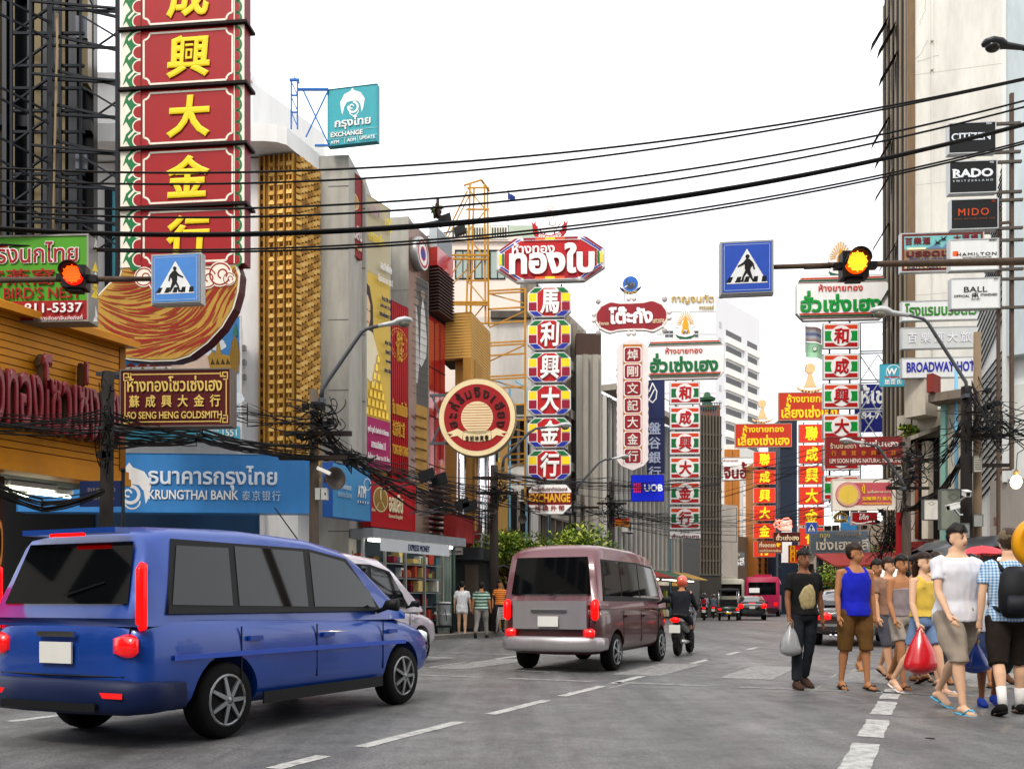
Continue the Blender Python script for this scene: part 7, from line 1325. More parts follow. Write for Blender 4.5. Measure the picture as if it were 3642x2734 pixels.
def umbrella(label, x, Z, zt, r, m, m2=None, tilt=0):
    q = G(x, Z, .0); t = thing('umbrella', label, 'umbrella', q); b = MB(); b.bar((0, 0, 0), (0, 0, zt), .025, ALU, n=8); b.build('pole', t); b = MB(); n = 8; vs = [(0, 0, zt)]
    for k, (rr, dz) in enumerate(((.35, -.1), (.7, -.25), (1, -.45))):
        for i in range(n*2): f = 1-.06*(i % 2); vs.append((cos(pi*i/n)*r*rr*f, sin(pi*i/n)*r*rr*f, zt+dz*r*.8+(.02 if i % 2 else 0)))
    fs = [(0, 1+i, 1+(i+1) % (2*n)) for i in range(2*n)]+[(1+k*2*n+i, 1+(k+1)*2*n+i, 1+(k+1)*2*n+(i+1) % (2*n), 1+k*2*n+(i+1) % (2*n)) for k in range(2) for i in range(2*n)]
    b.add(vs, fs, m, True); b.build('canopy', t); b = MB()
    for i in range(n): b.bar((0, 0, zt-.35), (cos(pi*i/n*2)*r*.7, sin(pi*i/n*2)*r*.7, zt-.25*r*.8-.02), .008, STEEL)
    b.build('rib', t)
umbrella('red stall umbrella in front of the seafood stall tarpaulin', 3492, 21.6, 2.42, .62, M('#c9404a', .6)); umbrella('white stall umbrella behind the shirtless crossing pedestrians', 3165, 25, 2.1, 1.0, M('#d9d6d0', .6)); umbrella('faded red stall umbrella far behind the seafood stall', 3330, 30, 2.4, 1.3, M('#b85058', .6))
q = G(3120, 33, .1); t = thing('market_awning', 'long red awning over market stalls beyond the small trees', 'awning', q, R(8)); b = MB(); b.add([(-1.6, 0, 2.3), (1.8, 0, 2.4), (1.8, 1.6, 2.9), (-1.6, 1.6, 2.8), (-1.6, 0, 2.24), (1.8, 0, 2.34), (1.8, 1.6, 2.84), (-1.6, 1.6, 2.74)], [(0,1,2,3), (7,6,5,4), (0,4,5,1), (1,5,6,2), (3,2,6,7), (0,3,7,4)], M('#8a2a24', .6, 0, .3)); b.build('canopy', t); b = MB()
for x in (-1.5, 1.7): b.bar((x, .05, 0), (x, .05, 2.3), .03, STEEL); b.bar((x, 1.5, 0), (x, 1.5, 2.75), .03, STEEL)
b.build('post', t); b = MB(); b.box((-1.4, .3, 0), (1.6, 1.2, .85), M('#5c2420', .6, 0, .3)); b.build('counter', t)
rc = (3196, 1800, 3215, 1990); t = thing('red_board', 'narrow red vertical board under the cable tangle on the right', 'board', P(3206, 1980, 31)); b = MB(); b.box((-.15, 0, 0), (.12, .1, 1.5), M('#9c1f24', .5, 0, .3)); b.build('panel', t); b = MB(); b.bar((.1, .15, -.8), (.2, .15, 1.5), .04, ALU); b.build('post', t)
q = G(430, 16.6, .13); t = thing('street_name_sign', 'dark blue street name sign with finials by the dark left pole', 'road sign', P(430, 1800, 16.2), -R(4)); b = MB(); b.box((-.75, 0, 0), (.0, .05, .45), M('#1c2c58', .5, 0, .3)); b.build('panel', t); b = MB(); text_into(b, 'ถนนผดุงด้าว', -.6, .23, -.1, .36, -.002, M('#8a8478', .5), .01, depth=.005); text_into(b, 'Thanon Phadung Dao', -.6, .1, -.12, .17, -.002, M('#8a8478', .5), .0, depth=.005); b.build('lettering', t); b = MB(); b.bar((.03, .02, -1.7), (.03, .02, .6), .03, DSTEEL, n=8); b.ball((.03, .02, .63), .045, DSTEEL); b.build('post', t)
# ================================================================ people
def remesh(b, name, parent, vox, smooth=3, wr=0, seed=0, wsc=7.):
    me = b.mesh(name); o = bpy.data.objects.new(name, me)
    r = o.modifiers.new('r', 'REMESH'); r.mode = 'VOXEL'; r.voxel_size = vox; r.use_smooth_shade = True
    s = o.modifiers.new('s', 'SMOOTH'); s.iterations = smooth; s.factor = .5
    m = finish(o); m.materials.clear()
    for x in b.mats: m.materials.append(x)
    if wr:
        m.update(); nr = [v.normal.copy() for v in m.vertices]
        for v, n in zip(m.vertices, nr):
            c = v.co; f = noise.noise(Vector((c.x*wsc+seed, c.y*wsc, c.z*wsc*.75)))+.6*noise.noise(Vector((c.x*wsc*2.2, c.y*wsc*2.2+seed, c.z*wsc*1.4+c.x*5)))
            v.co = c+n*f*wr
        m.update()
    for p in m.polygons: p.use_smooth = True
    o.name = name; COL.objects.link(o); o.parent = parent; return o
def fabric(kind, c1, c2, s=14):
    m = bpy.data.materials.new('fabric'); m.use_nodes = True; t = m.node_tree; b = t.nodes['Principled BSDF']; b.inputs['Roughness'].default_value = .85; b.inputs['Specular IOR Level'].default_value = .15
    tc = t.nodes.new('ShaderNodeTexCoord'); out = None
    for d in (('Z',) if kind == 'stripe' else ('Z', 'X')):
        w_ = t.nodes.new('ShaderNodeTexWave'); w_.bands_direction = d; w_.inputs['Scale'].default_value = s; w_.inputs['Distortion'].default_value = .8 if kind != 'print' else 9; w_.inputs['Detail'].default_value = 1 if kind != 'print' else 4
        t.links.new(tc.outputs['Object'], w_.inputs[0]); r = t.nodes.new('ShaderNodeValToRGB'); r.color_ramp.elements[0].position = .38; r.color_ramp.elements[1].position = .6
        r.color_ramp.elements[0].color = (*lin(c1), 1); r.color_ramp.elements[1].color = (*lin(c2), 1); t.links.new(w_.outputs[0], r.inputs[0])
        if out is None: out = r.outputs[0]
        else: x = t.nodes.new('ShaderNodeMix'); x.data_type = 'RGBA'; x.inputs[0].default_value = .5; t.links.new(out, x.inputs[6]); t.links.new(r.outputs[0], x.inputs[7]); out = x.outputs[2]
    t.links.new(out, b.inputs['Base Color']); return m
CL = lambda c: M(c, .88, 0, .14, 5, streak=False)
SKINS = [M(c, .55, 0, .08, 8, streak=False) for c in ('#c99a78', '#a8744f', '#7d5238', '#d9ae8e')]
HAIRS = [M(c, .5, 0, .1, 9) for c in ('#15110f', '#2a1c14', '#3b2a1e')]
def person(label, at, rz, H=1.7, skin=0, hair=0, legs=((8, 14), (-14, 18)), arms=((6, 8, 14), (-10, 8, 12)), top=None, bottom=None, shoes=None, long_hair=0, lean=0, wide=1., sit=False, helmet=None, cap=None, head_turn=0, socks=None, group=None):
    """legs: (thigh forward, knee bend) left then right; arms: (forward, outward, elbow bend); degrees. Faces -Y."""
    S = SKINS[skin]; k = H/1.7; t = thing('person', label, 'person', at, R(rz), group); J = {}
    def dirv(f, o, s): return Vector((s*sin(R(o))*cos(R(f)), -sin(R(f)), -cos(R(f))*cos(R(o))))
    tl = Matrix.Rotation(R(lean), 3, 'X')
    def T_(x, y, z): v = tl @ Vector((x, y, z-.9)); return Vector((v.x, v.y, v.z+.9))
    lowest = 9; G_ = []
    for i, s in ((0, -1), (1, 1)):
        a, kb = legs[i]; hip = Vector((s*.092*wide, 0, .9)); kn = hip+dirv(a, 2 if not sit else 10, s)*.43; an = kn+dirv(a-kb, 1, s)*.41
        fd = Vector((s*.12, -1, 0)).normalized(); pit = min(0, a-kb)*.6
        heel = an+Vector((0, .045, -.055)); toe = an+fd*.17*cos(R(pit))+Vector((0, 0, -.07+.17*sin(R(pit)))); G_.append((hip, kn, an, heel, toe, s)); lowest = min(lowest, an.z-.085, toe.z-.02)
    dz = -lowest if not sit else 0
    sh = lambda v: (v+Vector((0, 0, dz)))*k
    A_ = []
    for i, s in ((0, -1), (1, 1)):
        f, o_, e = arms[i]; sp = T_(s*.178*wide, 0, 1.39); el = sp+dirv(f-lean, o_, s)*.285; wr_ = el+dirv(f-lean+e, o_*.35, s)*.245; hd = dirv(f-lean+e+6, o_*.2, s); A_.append((sp, el, wr_, hd, s))
    TR = [(.84, .15, .11), (.93, .168, .122), (1.03, .142, .103), (1.17, .158, .112), (1.3, .178, .115), (1.38, .165, .098), (1.43, .1, .075), (1.47, .058, .058), (1.53, .052, .055)]
    if top and top[0] == 'dress': TR = TR
    b = MB(); tb = lambda pts, rs, m=S, n=12: b.tube([tuple(sh(p)) for p in pts], [(r[0]*k, r[1]*k) if isinstance(r, tuple) else r*k for r in rs], m, n)
    tb([T_(0, 0, z) for z, _, _ in TR], [(rx*wide, ry*wide) for _, rx, ry in TR], S, 16)
    for hip, kn, an, heel, toe, s in G_:
        tb([hip+Vector((0, 0, .03)), hip.lerp(kn, .3), hip.lerp(kn, .75), kn, kn.lerp(an, .3)+Vector((0, .012, 0)), kn.lerp(an, .75), an], [.088*wide, .084*wide, .062, .054, .056, .036, .034]); tb([heel, an+Vector((0, -.02, -.045)), toe.lerp(an, .25)+Vector((0, 0, -.03)), toe], [.032, .04, .036, .022])
    for sp, el, wr_, hd, s in A_:
        tb([sp+Vector((-s*.05, 0, .0)), sp, sp.lerp(el, .35), el, el.lerp(wr_, .3), wr_], [.05, .052, .044, .036, .038, .025]); tb([wr_, wr_+hd*.04, wr_+hd*.085], [(.024, .02), (.036, .018), (.034, .015)])
    hm = Matrix.Translation(sh(T_(0, -.02-.0, 1.605))) @ Matrix.Rotation(R(head_turn), 4, 'Z') @ Matrix.Scale(k, 4); b.T = hm
    b.ball((0, .012, .03), (.073, .092, .098), S, 18, 12); b.ball((0, -.018, -.035), (.06, .068, .075), S, 16, 10); b.ball((0, -.03, -.085), (.035, .038, .03), S)
    b.ball((0, -.092, -.022), (.013, .02, .02), S); b.ball((0, -.083, .0), (.01, .012, .03), S)
    for s in (-1, 1): b.ball((s*.074, .01, -.01), (.012, .022, .034), S)
    b.T = None; body = remesh(b, 'body', t, .0125*k, 2)
    fb = MB()                                                                  # fingers, five on each hand
    for sp, el, wr_, hd, s in A_:
        sd = hd.cross(Vector((0, 1, 0))); sd = sd.normalized() if sd.length > .1 else Vector((0, 1, 0)); cu = Vector((-s*.3, -.6, 0))
        for j in range(4):
            p0 = wr_+hd*.08+Vector((0, (j-1.5)*.016, 0)); L = (.06, .072, .068, .052)[j]; fb.tube([tuple(sh(q)) for q in (p0, p0+hd*L*.5, p0+hd*L+cu*.022)], [.009*k, .0085*k, .006*k], S, 6)
        p0 = wr_+hd*.03+Vector((0, -.03, 0)); fb.tube([tuple(sh(q)) for q in (p0, p0+hd*.03+Vector((-s*.012, -.022, 0)), p0+hd*.06+Vector((-s*.016, -.026, 0)))], [.012*k, .01*k, .007*k], S, 6)
    bm = bmesh.new(); bm.from_mesh(body.data); fm = fb.mesh('f'); bm.from_mesh(fm); bm.to_mesh(body.data); bm.free()
    for p in body.data.polygons: p.use_smooth = True
    b = MB(); b.T = hm                                                         # eyes, brows, mouth
    for s in (-1, 1): b.ball((s*.031, -.076, .008), (.013, .007, .0045), M('#b9aea4', .4)); b.ball((s*.031, -.0815, .008), (.0065, .004, .005), BLK, 8, 6); b.box((s*.031-.016, -.087, .026), (s*.031+.016, -.078, .031), HAIRS[hair])
    b.build('eyes', t); b = MB(); b.T = hm; b.ball((0, -.082, -.056), (.022, .006, .0065), M('#8c4a42', .5)); b.build('mouth', t)
    if helmet:
        b = MB(); b.T = hm; b.ball((0, .01, .03), (.122, .14, .135), helmet, 20, 12); h_ = b.build('helmet', t); b = MB(); b.T = hm; b.ball((0, -.03, -.0), (.112, .11, .06), GLASS, 16, 8); b.build('visor', h_)
    else:
        b = MB(); b.T = hm; b.ball((0, .014, .036), (.085, .106, .108), HAIRS[hair], 34, 24); iv = hm.inverted(); L_ = [iv @ Vector(v) for v in b.v]; keep = [f for f in b.f if all(L_[i].z > .05+.022*noise.noise(L_[i]*60) or (L_[i].y > .005+.02*noise.noise(L_[i]*50) and L_[i].z > -.06+.02*noise.noise(L_[i]*70)) for i in f)]; sd = len(label)
        b.f = keep; b.m = [0]*len(keep); b.sm = [True]*len(keep); b.v = [tuple(hm @ (q*(1+.1*noise.noise(Vector((q.x*22+sd, q.y*22, q.z*14)))+.07*noise.noise(Vector((q.x*70, q.y*70, q.z*30+sd)))+(.06 if q.z > .07 else 0)))) for q in L_]
        if long_hair:
            b.tube([(0, .05, .04), (0, .1, -.02), (0, .115, -.12), (0, .12, -.12-long_hair)], [(.07, .05), (.078, .05), (.07, .035), (.035, .015)], HAIRS[hair], 12)
        b.build('hair', t)
        if cap: b = MB(); b.T = hm; b.ball((0, .012, .06), (.092, .112, .085), cap, 18, 10); b.tube([(0, -.07, .05), (0, -.15, .035), (0, -.18, .025)], [(.07, .012), (.06, .008), (.03, .004)], cap, 10); b.build('cap', t)
    if bottom:
        kind, m = bottom[:2]; b = MB(); z0 = {'shorts': .72, 'knee': 1.08, 'long': 2.0, 'mini': .42}[kind]
        b.tube([tuple(sh(T_(0, 0, z))) for z in (1.0, .95, .88, .83)], [(.158*wide*k, .118*wide*k), (.178*wide*k, .132*wide*k), (.182*wide*k, .138*wide*k), (.15*wide*k, .11*k)], m, 18)
        for hip, kn, an, heel, toe, s in G_:
            f_ = min(z0, 1); fl = .1*wide if kind != 'long' else .09*wide; pts = [hip+Vector((0, 0, .02)), hip.lerp(kn, f_*.5), hip.lerp(kn, f_)]; rs = [.098*wide, fl, .094 if kind != 'long' else .07]
            if z0 > 1: e_ = min(z0-1, .96); pts += [kn.lerp(an, e_*.5), kn.lerp(an, e_)]; rs[2] = .086 if kind == 'knee' else .07; rs += [.085, .088] if kind == 'knee' else [.066, .06]
            b.tube([tuple(sh(p)) for p in pts], [r*k for r in rs], m, 14)
        remesh(b, {'shorts': 'shorts', 'knee': 'shorts', 'long': 'trousers', 'mini': 'shorts'}[kind], t, .014*k, 2, .009, len(label), 9)
    if top:
        kind, m = top[:2]; hem = top[2] if len(top) > 2 else .9; b = MB(); o_ = .023
        zs = [(z, rx, ry) for z, rx, ry in TR if hem-.02 <= z <= (1.44 if kind != 'strapless' else 1.33)]; zs = [(hem, zs[0][1]+.012, zs[0][2]+.014)]+zs[1:] if kind != 'strapless' else zs
        if kind in ('tank', 'strapless'): zs = [(z, rx*(1 if z < 1.33 else .86), ry) for z, rx, ry in zs if z < 1.42]
        b.tube([tuple(sh(T_(0, 0, z))) for z, _, _ in zs], [((rx*wide+o_)*k, (ry*wide+o_)*k) for _, rx, ry in zs], m, 20)
        if kind == 'tank':
            for s in (-1, 1): b.tube([tuple(sh(T_(s*.1*wide, y, z))) for y, z in ((-.1, 1.3), (-.085, 1.38), (-.02, 1.435), (.06, 1.4), (.1, 1.3))], .026*k, m, 8)
        if kind in ('tee', 'long', 'dress'):
            for sp, el, wr_, hd, s in A_:
                e_ = .62 if kind != 'long' else 1; pts = [sp+Vector((-s*.07, 0, .02)), sp+Vector((0, 0, .0)), sp.lerp(el, e_)]; rs = [.05, .061, .06 if kind != 'long' else .052]
                if kind == 'long': pts.append(el.lerp(wr_, .95)); rs.append(.042)
                b.tube([tuple(sh(p)) for p in pts], [r*k for r in rs], m, 14)
        remesh(b, 'shirt', t, .0135*k, 2, .011, len(label)*3, 8)
    if socks:
        for hip, kn, an, heel, toe, s in G_: b = MB(); b.tube([tuple(sh(p)) for p in (kn.lerp(an, .62), kn.lerp(an, .85), an+Vector((0, 0, -.03)))], [.046*k, .042*k, .044*k], socks, 12); b.build('sock', t)
    if shoes:
        kind, m = shoes
        for hip, kn, an, heel, toe, s in G_:
            b = MB(); d = toe-heel
            if kind == 'shoe':
                b.tube([tuple(sh(p)) for p in (heel+Vector((0, .02, .0)), heel+d*.2+Vector((0, 0, .03)), heel+d*.5+Vector((0, 0, .022)), heel+d*.85+Vector((0, 0, .008)), toe+d*.16)], [(.03*k, .035*k), (.047*k, .055*k), (.048*k, .045*k), (.048*k, .034*k), (.03*k, .02*k)], m, 12)
            z = Vector((0, 0, -.03 if kind == 'shoe' else -.028)); b.tube([tuple(sh(p+z)) for p in (heel-d*.12, heel+d*.1, heel+d*.6, toe+d*.05, toe+d*.2)], [(.03*k, .008*k), (.042*k, .011*k), (.048*k, .011*k), (.05*k, .01*k), (.03*k, .008*k)], m, 10)
            if kind == 'sandal':
                for q in (-1, 1): b.tube([tuple(sh(p)) for p in (heel+d*.45+Vector((q*.045, 0, -.02)), heel+d*.7+Vector((q*.02, 0, .03)), toe-d*.02+Vector((0, 0, .006)))], .008*k, m, 6)
            b.build('shoe' if kind == 'shoe' else 'sandal', t)
    t['hand'] = [list(sh(a[2]+a[3]*.1)) for a in A_]; return t
def gp(x, y): Z = F*CH/(y-HY); return G(x, Z, 0)
FL_ = CL('#1c1b1a')
walk1 = ((18, 10), (-16, 22)); walk2 = ((-14, 26), (20, 8))
p1 = person('man in black printed tee and dark jeans carrying a grey bag at the crossing', gp(2858, 2448), 8, 1.7, 2, 0, ((5, 4), (-8, 16)), ((4, 10, 16), (-6, 12, 10)), ('tee', CL('#141415')), ('long', CL('#20242b')), ('shoe', CL('#3d2c22')))
b = MB(); b.tube([(.02, -.118, .98), (0, -.132, 1.06), (-.02, -.14, 1.16), (.01, -.138, 1.25), (.03, -.126, 1.32)], [(.05, .012), (.1, .014), (.115, .014), (.085, .014), (.03, .01)], M('#b3a274', .8, 0, 1, 9, streak=False), 14); b.build('chest_print', p1)
person('man in bright blue tank top and brown shorts looking to his left', gp(3040, 2452), 10, 1.75, 1, 1, ((-4, 6), (8, 6)), ((2, 9, 12), (-4, 10, 10)), ('tank', CL('#1a24b4'), .86), ('knee', CL('#5e421f')), ('sandal', FL_), head_turn=35, wide=1.08)
person('man in dark tee and pale blue plaid shorts half hidden behind the blue tank top', gp(3118, 2392), 6, 1.72, 1, 0, walk2, ((8, 8, 14), (-10, 8, 10)), ('tee', CL('#5d4a3c')), ('knee', fabric('plaid', '#5d7886', '#aab9bf', 10)), ('sandal', CL('#8a6a4a')), wide=.98)
p4 = person('woman in grey strapless top and pale shorts right of the blue tank top', gp(3205, 2446), 14, 1.66, 1, 0, walk1, ((10, 10, 20), (-8, 10, 16)), ('strapless', CL('#8f8488'), .94), ('shorts', CL('#a39a90')), ('sandal', CL('#3a2c24')), long_hair=.0, wide=.93)
p5 = person('woman in yellow top with long brown hair holding a bulging red bag', gp(3282, 2466), 24, 1.66, 3, 1, walk2, ((8, 12, 14), (14, 8, 26)), ('tank', CL('#d8b84c'), .95), ('shorts', CL('#6d87ab')), ('sandal', CL('#e2d4cc')), long_hair=.16, wide=.9)
person('man with bare shoulders and beige shorts deep in the crossing crowd', gp(3258, 2425), 190, 1.7, 1, 0, walk1, ((4, 10, 14), (-6, 10, 12)), None, ('knee', CL('#6f6558')), ('sandal', FL_))
person('large man in white tee, khaki shorts and light blue sandals', gp(3402, 2528), 18, 1.84, 3, 0, ((22, 14), (-18, 20)), ((14, 10, 20), (-16, 10, 14)), ('tee', CL('#dfdfe6'), .84), ('knee', CL('#a09384')), ('sandal', CL('#58a6c8')), wide=1.28)
p8 = person('child in white tee and denim shorts with blue shoes carrying a yellow and blue bag', gp(3522, 2510), -6, 1.42, 2, 0, ((6, 8), (-8, 12)), ((4, 9, 20), (2, 9, 24)), ('tee', CL('#dcdde4')), ('knee', CL('#5a6c9c')), ('shoe', CL('#2440a0')), wide=1.05)
p9 = person('man seen from behind in blue plaid shirt with black backpack and cap', gp(3588, 2540), 168, 1.74, 3, 2, ((10, 6), (-10, 14)), ((4, 10, 12), (-6, 10, 10)), ('tee', fabric('plaid', '#4d86bd', '#cfe0ea', 11), .86), ('knee', CL('#241d18')), ('shoe', CL('#141414')), cap=CL('#6d604c'), socks=CL('#e2e0dc'), wide=1.1)
person('person in olive tee far in the crowd behind the white tee man', gp(3345, 2395), 170, 1.68, 1, 0, walk1, ((6, 8, 12), (-8, 8, 12)), ('tee', CL('#7a6a4c')), ('long', CL('#3a3a40')), ('shoe', CL('#222222')))
person('dark haired vendor in patterned shirt standing at the seafood stall', G(3478, 21.8, 0), 20, 1.6, 1, 0, ((0, 2), (0, 2)), ((30, 8, 50), (30, 8, 50)), ('tee', fabric('print', '#5a6a4a', '#b8b49a', 9)), ('long', CL('#2a2a30')), ('shoe', CL('#222222')))
for i, (x, y, r_, H_, sk, hr, tp, bt, lb, lh) in enumerate(((3160, 2410, 12, 1.7, 0, 1, ('tee', CL('#8a6a58')), ('knee', CL('#4a4a52')), 'man in rust brown tee between the blue tank top and the grey strapless top', 0), (3235, 2402, 186, 1.64, 1, 0, ('tank', CL('#3c3a40'), .92), ('shorts', CL('#7a8088')), 'woman in dark tank top walking away behind the yellow top', .14), (3325, 2432, 14, 1.72, 3, 1, ('tee', CL('#b09a80')), ('knee', CL('#5a5048')), 'man in sand coloured tee just left of the large man in white', 0), (3455, 2440, 8, 1.68, 1, 0, ('tee', CL('#4a3c34')), ('knee', CL('#2c2e36')), 'man in dark brown tee between the large man in white and the child', 0), (3620, 2440, 12, 1.66, 2, 0, ('tee', CL('#5f6f80')), ('long', CL('#24262c')), 'person in slate tee beyond the backpack at the right edge', 0), (3300, 2380, 176, 1.75, 0, 1, ('tee', CL('#97826e')), ('long', CL('#55504a')), 'tall man in taupe tee at the back of the crossing crowd', 0))):
    person(lb, gp(x, y), r_, H_, sk, hr, (walk1, walk2)[i % 2], ((6, 9, 14), (-8, 9, 12)), tp, bt, ('sandal', FL_), long_hair=lh, head_turn=(20, 0, -25, 10, 0, 0)[i], wide=.95 if lh else 1.02)
# left pavement
person('woman in loose white tunic and bare legs standing with her back turned', gp(1643, 2266), 176, 1.66, 3, 0, ((-6, 8), (8, 4)), ((4, 14, 14), (-2, 12, 10)), ('tee', CL('#e4e6ea'), .76), ('mini', CL('#d8dade')), ('sandal', CL('#b89a80')), wide=1.0)
person('man in green striped shirt and grey trousers walking away', gp(1712, 2268), 172, 1.66, 1, 0, walk1, ((8, 10, 14), (-8, 10, 10)), ('tee', fabric('stripe', '#2f5148', '#a8c0b2', 3.2), .9), ('long', CL('#85817c')), ('shoe', CL('#2a2420')), wide=1.15)
person('woman in orange striped tee with long black hair by the vendor stall', G(1778, 30.4, .13), 10, 1.6, 1, 0, ((2, 4), (-2, 4)), ((-4, 14, 20), (2, 10, 14)), ('tee', fabric('stripe', '#a84a1c', '#d88a3c', 5)), ('long', CL('#2c2a30')), ('shoe', CL('#333333')), long_hair=.12)
person('vendor in white tee behind the stall counter on the left', G(1845, 32.6, .13), 0, 1.55, 1, 0, ((0, 0), (0, 0)), ((20, 8, 40), (20, 8, 40)), ('tee', CL('#cfc4c8')), ('long', CL('#3a3a44')), ('shoe', CL('#222222')))
# things they carry
def bag(label, owner, hand, r, m, drop, seed, hm=None):
    mw = Matrix.Translation(owner.location) @ Matrix.Rotation(owner.rotation_euler.z, 4, 'Z'); c = mw @ Vector(owner['hand'][hand]); t = thing('carrier_bag', label, 'bag', c); b = MB(); n, kk = 18, 12; vs = []
    for i in range(kk):
        f = i/(kk-1); z = -drop*f; rr = (.12+.88*sin(min(1, f*1.15)*pi*.5))*(1 if f < .82 else sqrt(max(.02, 1-((f-.82)/.19)**2)))
        for j in range(n):
            a = 2*pi*j/n; q = 1+.13*noise.noise(Vector((cos(a)*2+seed, sin(a)*2, f*3)))+.06*sin(j*3+f*4)*(1-f); vs.append((cos(a)*rr*r[0]*q, sin(a)*rr*r[1]*q, z))
    b.add(vs, [(i*n+j, (i+1)*n+j, (i+1)*n+(j+1) % n, i*n+(j+1) % n) for i in range(kk-1) for j in range(n)]+[tuple(range((kk-1)*n, kk*n))[::-1]], m, True); b.build('body', t)
    b = MB()
    for s in (-1, 1): b.tube([(s*.03, 0, -.06), (s*.035, 0, .0), (0, 0, .03)], .01, hm or m, 6)
    b.build('handle', t)
PL = lambda c: M(c, .25, 0, .25, 5, streak=False, coat=.4)
bag('bulging red plastic bag held low by the woman in yellow', p5, 0, (.19, .16), PL('#c4101c'), .52, 1); bag('pale pink plastic bag held by the woman in grey strapless top', p4, 1, (.16, .12), PL('#dcc0cc'), .3, 2); bag('grey translucent plastic bag carried by the man in black', p1, 0, (.13, .1), PL('#8f9092'), .4, 3); bag('yellow and blue bag carried by the child in white', p8, 0, (.14, .09), PL('#1c3a8c'), .34, 4, PL('#d8c21c'))
bp_ = thing('backpack', 'black backpack worn over the blue plaid shirt', 'backpack', p9.location, p9.rotation_euler.z); b = MB(); BPM = M('#15161a', .6, 0, .2, 6); b.tube([(0, .2, .96), (0, .23, 1.05), (0, .235, 1.2), (0, .21, 1.36), (0, .17, 1.43)], [(.11, .05), (.16, .085), (.165, .09), (.14, .07), (.08, .03)], BPM, 16); b.build('body', bp_)
for s in (-1, 1): b = MB(); b.tube([(s*.1, .17, 1.4), (s*.11, .04, 1.485), (s*.12, -.11, 1.42), (s*.13, -.14, 1.25), (s*.17, -.02, 1.08), (s*.13, .16, 1.02)], (.02), BPM, 8); b.build('strap', bp_)
b = MB(); b.tube([(0, .3, 1.0), (0, .32, 1.08), (0, .3, 1.16)], [(.1, .03), (.11, .04), (.1, .02)], M('#24262c', .6), 12); b.build('pocket', bp_)
# ================================================================ vehicles
GL_ = M('#07090b', .03, 0, 0); TYRE = M('#0c0c0d', .85, 0, .2, 4); TAIL = M('#b80808', .2, emit=.7, dirt=0, coat=.5); BRK = M('#f00806', .2, emit=1.5, dirt=0); AMB = M('#e88a1c', .2, emit=.5, dirt=0); PLT = M('#d8d8d2', .5); TRIM = M('#131416', .5, 0, .1)
def wheel(t, x, y, r, w_=.2, nm='wheel'):
    s = 1 if x > 0 else -1; b = MB(); b.lathe([(r*.66, -w_/2), (r*.93, -w_/2), (r, -w_*.3), (r, w_*.3), (r*.93, w_/2), (r*.66, w_/2)], TYRE, (x, y, r), 28, 'x'); p = b.build(nm, t); b = MB(); xo = x+s*w_*.42
    b.lathe([(r*.66, -.02), (r*.6, -.01), (r*.1, .0)], M('#0e0e0f', .6, .2), (xo-.02*s, y, r), 24, 'x')
    for i in range(7): a = 2*pi*i/7; b.bar((xo+s*.025, y+cos(a)*r*.1, r+sin(a)*r*.1), (xo+s*.02, y+cos(a)*r*.62, r+sin(a)*r*.62), r*.085, M('#8d9093', .35, .8, .3, 6), r*.06, n=4)
    b.lathe([(r*.12, -.01), (r*.12, .03), (r*.02, .04)], M('#8d9093', .35, .8, .3, 6), (xo+.01*s, y, r), 14, 'x'); ring3(b, xo+.02*s, y, r, r*.6, r*.69) if False else b.tube([(xo+.012*s, y+cos(a*pi/12)*r*.65, r+sin(a*pi/12)*r*.65) for a in range(25)], r*.045, M('#8d9093', .35, .8, .3, 6), 6) if True else b.lathe([], ALU, (0, 0, 0)); b.build('rim', p)
